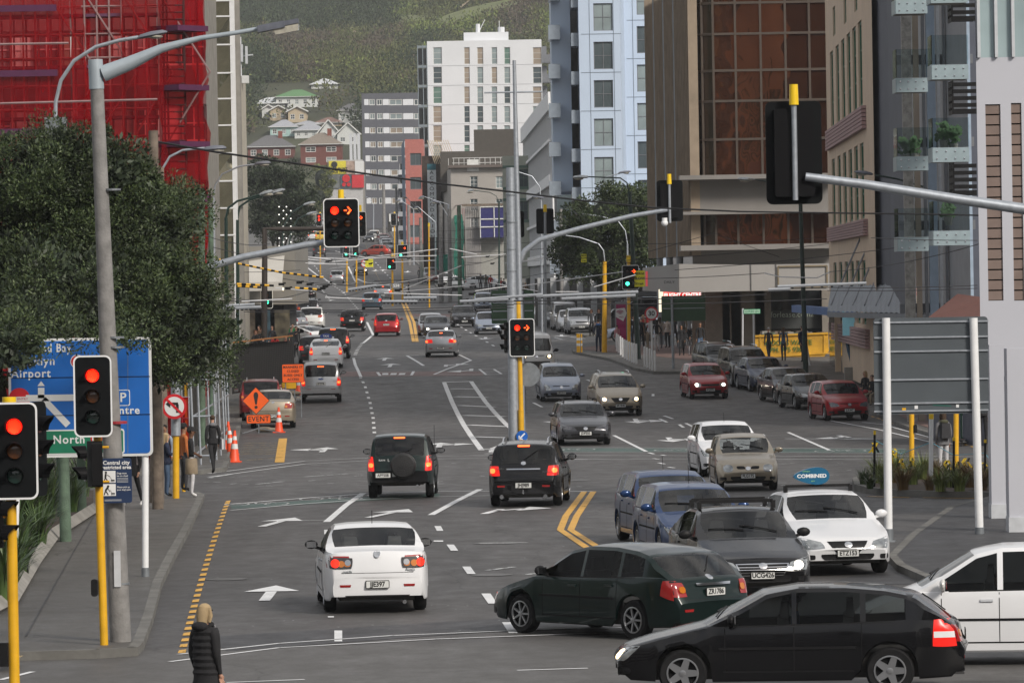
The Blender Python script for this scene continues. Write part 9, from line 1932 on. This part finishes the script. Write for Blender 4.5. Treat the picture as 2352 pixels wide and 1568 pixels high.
def person(label,x,y,face,top='black',legsc='dark',hair='brown',skin=0,pose='stand',arms='down',H=1.72,coat=False,sleeve=True,hairl=0,shoe=BLACKM,hat=None,bag=None,up=.13,group=None,loc=None,skirt=None,hood=None):
 p=Vector(loc)if loc else gr(x,y,up);me=body_mesh(pose,arms,coat,sleeve);o=link('person',me,None,p);s=H/1.77;o. scale=(s,s,s);o. rotation_euler=(0,0,R(face));tag(o,label,'person',group)
 if pose=='sit':o. location. z-=.42*s
 for i,m_ in enumerate([CLO[top],CLO[legsc],SK[skin],shoe]):o. material_slots[i]. link='OBJECT';o. material_slots[i]. material=m_
 hm=HAIR[hair]
 def fh():
  m=MB();m. ball((0,-.012,1.685),.09,12,8,sc=(.93,1.04,.84))
  if hairl>=1:m. tube([(0,-.03,1.7),(0,-.055,1.6),(0,-.06,1.5+(0 if hairl<2 else 0)),(0,-.065,1.5-.13*hairl)],[.082,.078,.066,.03],10)
  for s_ in((-1,1)if hairl>=1 else()):m. tube([(s_*.065,.0,1.7),(s_*.078,.01,1.6),(s_*.07,.0,1.52)],[.03,.035,.02],7)
  return m. mesh('hair',[hm],True)
 h=link('hair',cached(('hair',hair,hairl),fh),o)
 if hat:MB(). lathe([(.1,1.675),(.1,1.72),(.07,1.775),(.01,1.785)],14). box((0,.13,1.69),(.13,.12,.015)). build('cap',[CLO[hat]],o,True)
 if coat:link('coat_skirt',cached(('skirt',top,coat),lambda:MB(). lathe([(.165,1.05),(.175,.9),(.19,1.05-.27*float(coat)),(.17,1.05-.27*float(coat))],16). mesh('coat_skirt',[CLO[top]],True)),o,). scale=(1,.78,1)
 if hood:MB(). ball((0,-.1,1.47),.11,12,8,sc=(1.15,.8,.6)). tube([(-.1,0,1.5),(-.06,.07,1.45),(.06,.07,1.45),(.1,0,1.5)],.035,6). build('hood',[CLO[hood]],o,True)
 if bag=='back':MB(). box((0,-.19,1.22),(.28,.16,.42),taper=.85). build('backpack',[CLO['dark']],o)
 elif bag=='tote':MB(). box((.27,0,.88),(.06,.3,.32)). bar((.25,.05,1.03),(.17,.0,1.42),.012). bar((.25,-.05,1.03),(.17,-.02,1.42),.012). build('tote_bag',[CLO['white']],o)
 elif bag=='hand':MB(). box((-.25,.02,.82),(.1,.26,.24)). build('hand_bag',[CLO['dark']],o)
 return o
WS=cl('white shoes',(.6,.6,.6))
Pn=gr(473,1568+70);pw=person('blond woman in a black hooded puffer coat walking at the bottom left',0,0,-40,'black','black','blond',0,'walk','down',1.7,coat=1.2,hairl=1,hood='black',loc=(at(473,1500,60.5). x,60.5,0))
m=MB()
for k in range(7):m. lathe([(.172+.0*k,.0),(.195,.05),(.172,.1)],18,c=(0,0,.84+k*.085))
m. build('coat_quilting',[CLO['black']],pw,True). scale=(1,.76,1);MB(). tube([(-.07,.07,1.47),(0,.09,1.43),(.07,.07,1.47)],.03,6). build('scarf',[CLO['white']],pw,True)
pm=person('man in black cap and t-shirt, white trousers and a jacket tied round his waist',441,1141,-80,'black','white','black',2,'stand','front',1.8,sleeve=False,shoe=WS,hat='black');MB(). lathe([(.15,.98),(.17,.92),(.185,.6),(.17,.58)],14). build('tied_jacket',[CLO['beige']],pm,True). scale=(.9,.9,1)
person('person in an ochre jacket and dark cap hidden behind the man in white trousers',424,1128,-60,'orange','dark','black',1,'stand','down',1.8,hat='black')
person('blonde woman in a navy jacket and jeans with folded arms behind the yellow post',384,1140,-75,'navy','denim','blond',0,'stand','fold',1.66,hairl=1,coat=.3)
person('dark haired person in a pale blue hoodie behind the blonde woman',380,1120,180,'palejean','dark','black',1,'stand','down',1.72,bag='back')
person('person in a long black coat walking behind the blue direction sign',305,1164,160,'black','black','brown',0,'walk','down',1.75,coat=1.0,shoe=WS)
person('woman in black with a grey scarf and white tote bag by the scaffolding',490,1087,20,'black','black','brown',0,'walk','down',1.7,coat=.5,bag='tote',hood='grey',hairl=0)
person('woman with long brown hair and a backpack on the planted island',2168,1088,15,'grey','white','brown',0,'stand','down',1.7,coat=.8,bag='back',hairl=2,hood='olive')
person('dark figure half hidden beyond the right post of the grey sign back',2258,1020,170,'black','black','black',1,'stand','down',1.8,coat=.6)
for a in[('man in a navy jacket with a bright blue hood on the plaza kerb',1375,808,10,'navy','navy','brown',0,'stand','pocket',1.78,'blue'),('person in a dark puffer jacket beside the yellow lamp post',1387,806,20,'dark','dark','brown',0,'stand','down',1.62,None),('small child in a pink coat at the bollards',1418,800,30,'pink','white','brown',0,'stand','down',1.3,None),('woman in a white jumper looking up by the poster panel',1429,790,60,'white','dark','black',0,'stand','fold',1.72,None),('long haired woman in a beige jacket behind the bollards',1434,793,10,'beige','black','black',0,'stand','down',1.66,None),('young man in a patterned dark jacket and jeans',1448,793,0,'navy','denim','brown',0,'stand','down',1.72,None),('man in a long dark coat left of the green lamp post',1457,797,150,'dark','dark','black',0,'stand','down',1.78,None),('large bald man in a black jacket behind the green lamp post',1474,802,10,'black','black','grey',0,'stand','down',1.8,None),('man in a brown top between the lamp post and the speed sign',1483,801,160,'brown','beige','brown',0,'stand','down',1.75,None),('person in a white shirt and beige trousers by the speed sign',1493,801,0,'white','beige','brown',0,'stand','pocket',1.72,None),('woman in a black jacket white trousers and black boots',1509,806,5,'black','white','black',0,'stand','pocket',1.72,None),('person in a cream jacket behind the woman in white trousers',1516,800,20,'cream','grey','brown',0,'stand','down',1.75,None),('person in a beige top with a shoulder bag left of the green sign post',1534,799,150,'cream','black','brown',0,'stand','down',1.72,None),('person in dark clothes just right of the green sign post',1551,797,170,'dark','dark','brown',1,'walk','down',1.7,None),('dark haired woman in black walking beside a child',1566,817,175,'black','black','black',1,'walk','down',1.64,None),('small boy in a dark jacket between two adults',1585,817,180,'dark','grey','black',1,'walk','down',1.02,None),('man in a dark jacket and blue jeans walking on the right of the child',1609,817,178,'black','denim','black',1,'walk','down',1.78,None),('tall man in a beige coat beyond the green sign back',1570,795,160,'beige','grey','grey',0,'stand','down',1.8,None),('person with white shorts far beyond the green sign back',1584,793,10,'white','dark','brown',0,'walk','swing',1.75,None),('woman in a striped top standing under the wide tree',1359,772,180,'grey','dark','red',0,'stand','down',1.68,None),('woman in a black top and grey trousers under the wide tree',1376,773,180,'black','grey','red',0,'stand','down',1.72,None),('woman in red by the poster panel at the ramp',1478,785,160,'red','dark','blond',0,'stand','down',1.6,None),('second person in red near the ramp cars',1488,783,170,'red','dark','brown',0,'stand','down',1.7,None)]:
 person(a[0],a[1],a[2],a[3],a[4],a[5],a[6],a[7],a[8],a[9],a[10],hood=a[11],hairl=1 if 'woman' in a[0]else 0,coat=.5 if a[4]in('beige','pink','cream')else False)
Ysk=251
person('woman in a denim jacket with long fair hair in front of the yellow skip bin',0,0,0,'denim','dark','brown',0,'walk','down',1.72,hairl=2,loc=G(wx(1798,Ysk),Ysk,.13));person('man in a blue coat leaning forward by the green lamp post and skip bin',0,0,20,'navy','dark','brown',0,'walk','swing',1.85,coat=.8,loc=G(wx(1842,249),249,.13));person('grey haired person whose head shows over the parked black car',0,0,10,'dark','dark','grey',0,'walk','down',1.7,loc=G(wx(1764,252),252,.13))
person('blond woman in a black coat sitting outside the shop at the right',0,0,130,'black','dark','blond',0,'sit','front',1.7,hairl=2,loc=G(wx(1984,206),206,.13));person('person in black sitting beside the blond woman outside the shop',0,0,150,'black','beige','brown',0,'sit','front',1.6,loc=G(wx(2000,203),203,.13));tag(MB(). box((0,0,.22),(1.8,.5,.44)). build('bench',[WOODB],None,loc=G(wx(1993,205),205.3,.13)),'low bench under the two people sitting outside the shop','bench')
for i,(x,Y,f,tp,lg,hr,hl,ps,lb)in enumerate([(545,262,0,'orange','dark','brown',0,'walk','person in a rust orange jacket between the green poles'),(586,264,180,'dark','dark','red',1,'stand','auburn haired woman left of the brown pole'),(600,268,170,'black','dark','red',0,'stand','man facing the camera just left of the brown pole'),(594,275,150,'brown','dark','brown',1,'stand','brown haired woman at the back left of the brown pole'),(588,255,40,'black','black','black',1,'stand','dark haired person low in front at the left of the crowd'),(603,252,20,'black','black','black',0,'stand','man in black with his back turned before the brown pole'),(630,256,10,'red','brown','black',1,'stand','woman in a bright red patterned coat right of the brown pole'),(624,275,170,'dark','dark','brown',0,'stand','man in a dark jacket behind the woman in red'),(655,252,190,'red','dark','black',0,'stand','man in a dark red top and cap before the white liftback'),(671,280,190,'green','dark','black',0,'stand','man in a green top left of the white crossover'),(668,270,215,'dark','dark','brown',0,'stand','man in a dark suit looking left beside the parked crossover'),(679,272,200,'black','black','brown',0,'stand','man in a black suit touching his face beside the crossover')]):
 person(lb,0,0,f,tp,lg,hr,0,ps,'one' if 'touching' in lb or 'bright red' in lb else 'down',1.7,hairl=hl,coat=.6 if tp in('red','orange')else False,loc=G(wx(x,Y),Y,.13))
for x,Y,f,tp,lg,hr,ps,lb in[(939,460,90,'black','black','black','walk','man in black crossing beside the far yellow poles'),(965,560,0,'black','dark','black','walk','runner in black shorts on the far right footpath'),(1128,500,0,'red','dark','black','stand','person in red behind the crossing white liftback'),(1117,503,0,'olive','dark','black','stand','person in olive behind the crossing white liftback'),(1105,504,0,'dark','dark','brown','stand','person in dark clothes left behind the crossing liftback'),(1158,470,180,'dark','dark','black','stand','dark figure just left of the big grey pole'),(1152,476,180,'red','dark','black','stand','figure in dark red left of the big grey pole'),(1208,440,180,'brown','dark','blond','stand','person in brown at the yellow post right of the grey pole'),(870,760,0,'dark','dark','black','walk','tiny pedestrian far up the right footpath')]:
 person(lb,0,0,f,tp,lg,hr,0,ps,'down',1.75,loc=G(wx(x,Y),Y,.13))
def inside(c,lb,sx,yy,top,hair,hl=0,sk=0,arms='front'):
 o=person(lb,0,0,0,top,'dark',hair,sk,'sit',arms,1.4,hairl=hl,loc=(0,0,0));h=c. rotation_euler. z;p=Vector(c. location)+Matrix. Rotation(h,3,'Z')@Vector((sx,yy,0));o. location=(p. x,p. y,p. z-.14);o. rotation_euler=(0,0,h)
inside(c59,'driver in dark clothes behind the wheel of the gold hatchback',.36,-.05,'dark','brown');inside(c59,'passenger in a dark hood beside the driver of the gold hatchback',-.36,-.05,'black','black')
inside(c62,'driver in a lime green top inside the glossy black sedan',.36,.0,'lime','brown');inside(c63,'driver in a pale shirt inside the white taxi with the COMBINED sign',.36,.0,'grey','black',0,1)
inside(c61,'long haired driver inside the blue station wagon',.36,-.05,'dark','brown',1);inside(c5,'driver in a blue top inside the black wagon at the bottom',.36,-.05,'blue','grey');inside(c4,'driver inside the dark green station wagon',.36,-.05,'cream','brown');inside(c3,'driver inside the black wagon with silver roof rails',.36,-.05,'dark','black');inside(c1,'driver inside the white sedan nearest the camera',.36,-.05,'dark','brown');inside(c6,'driver in dark clothes inside the people mover at the right edge',.36,.2,'dark','black')
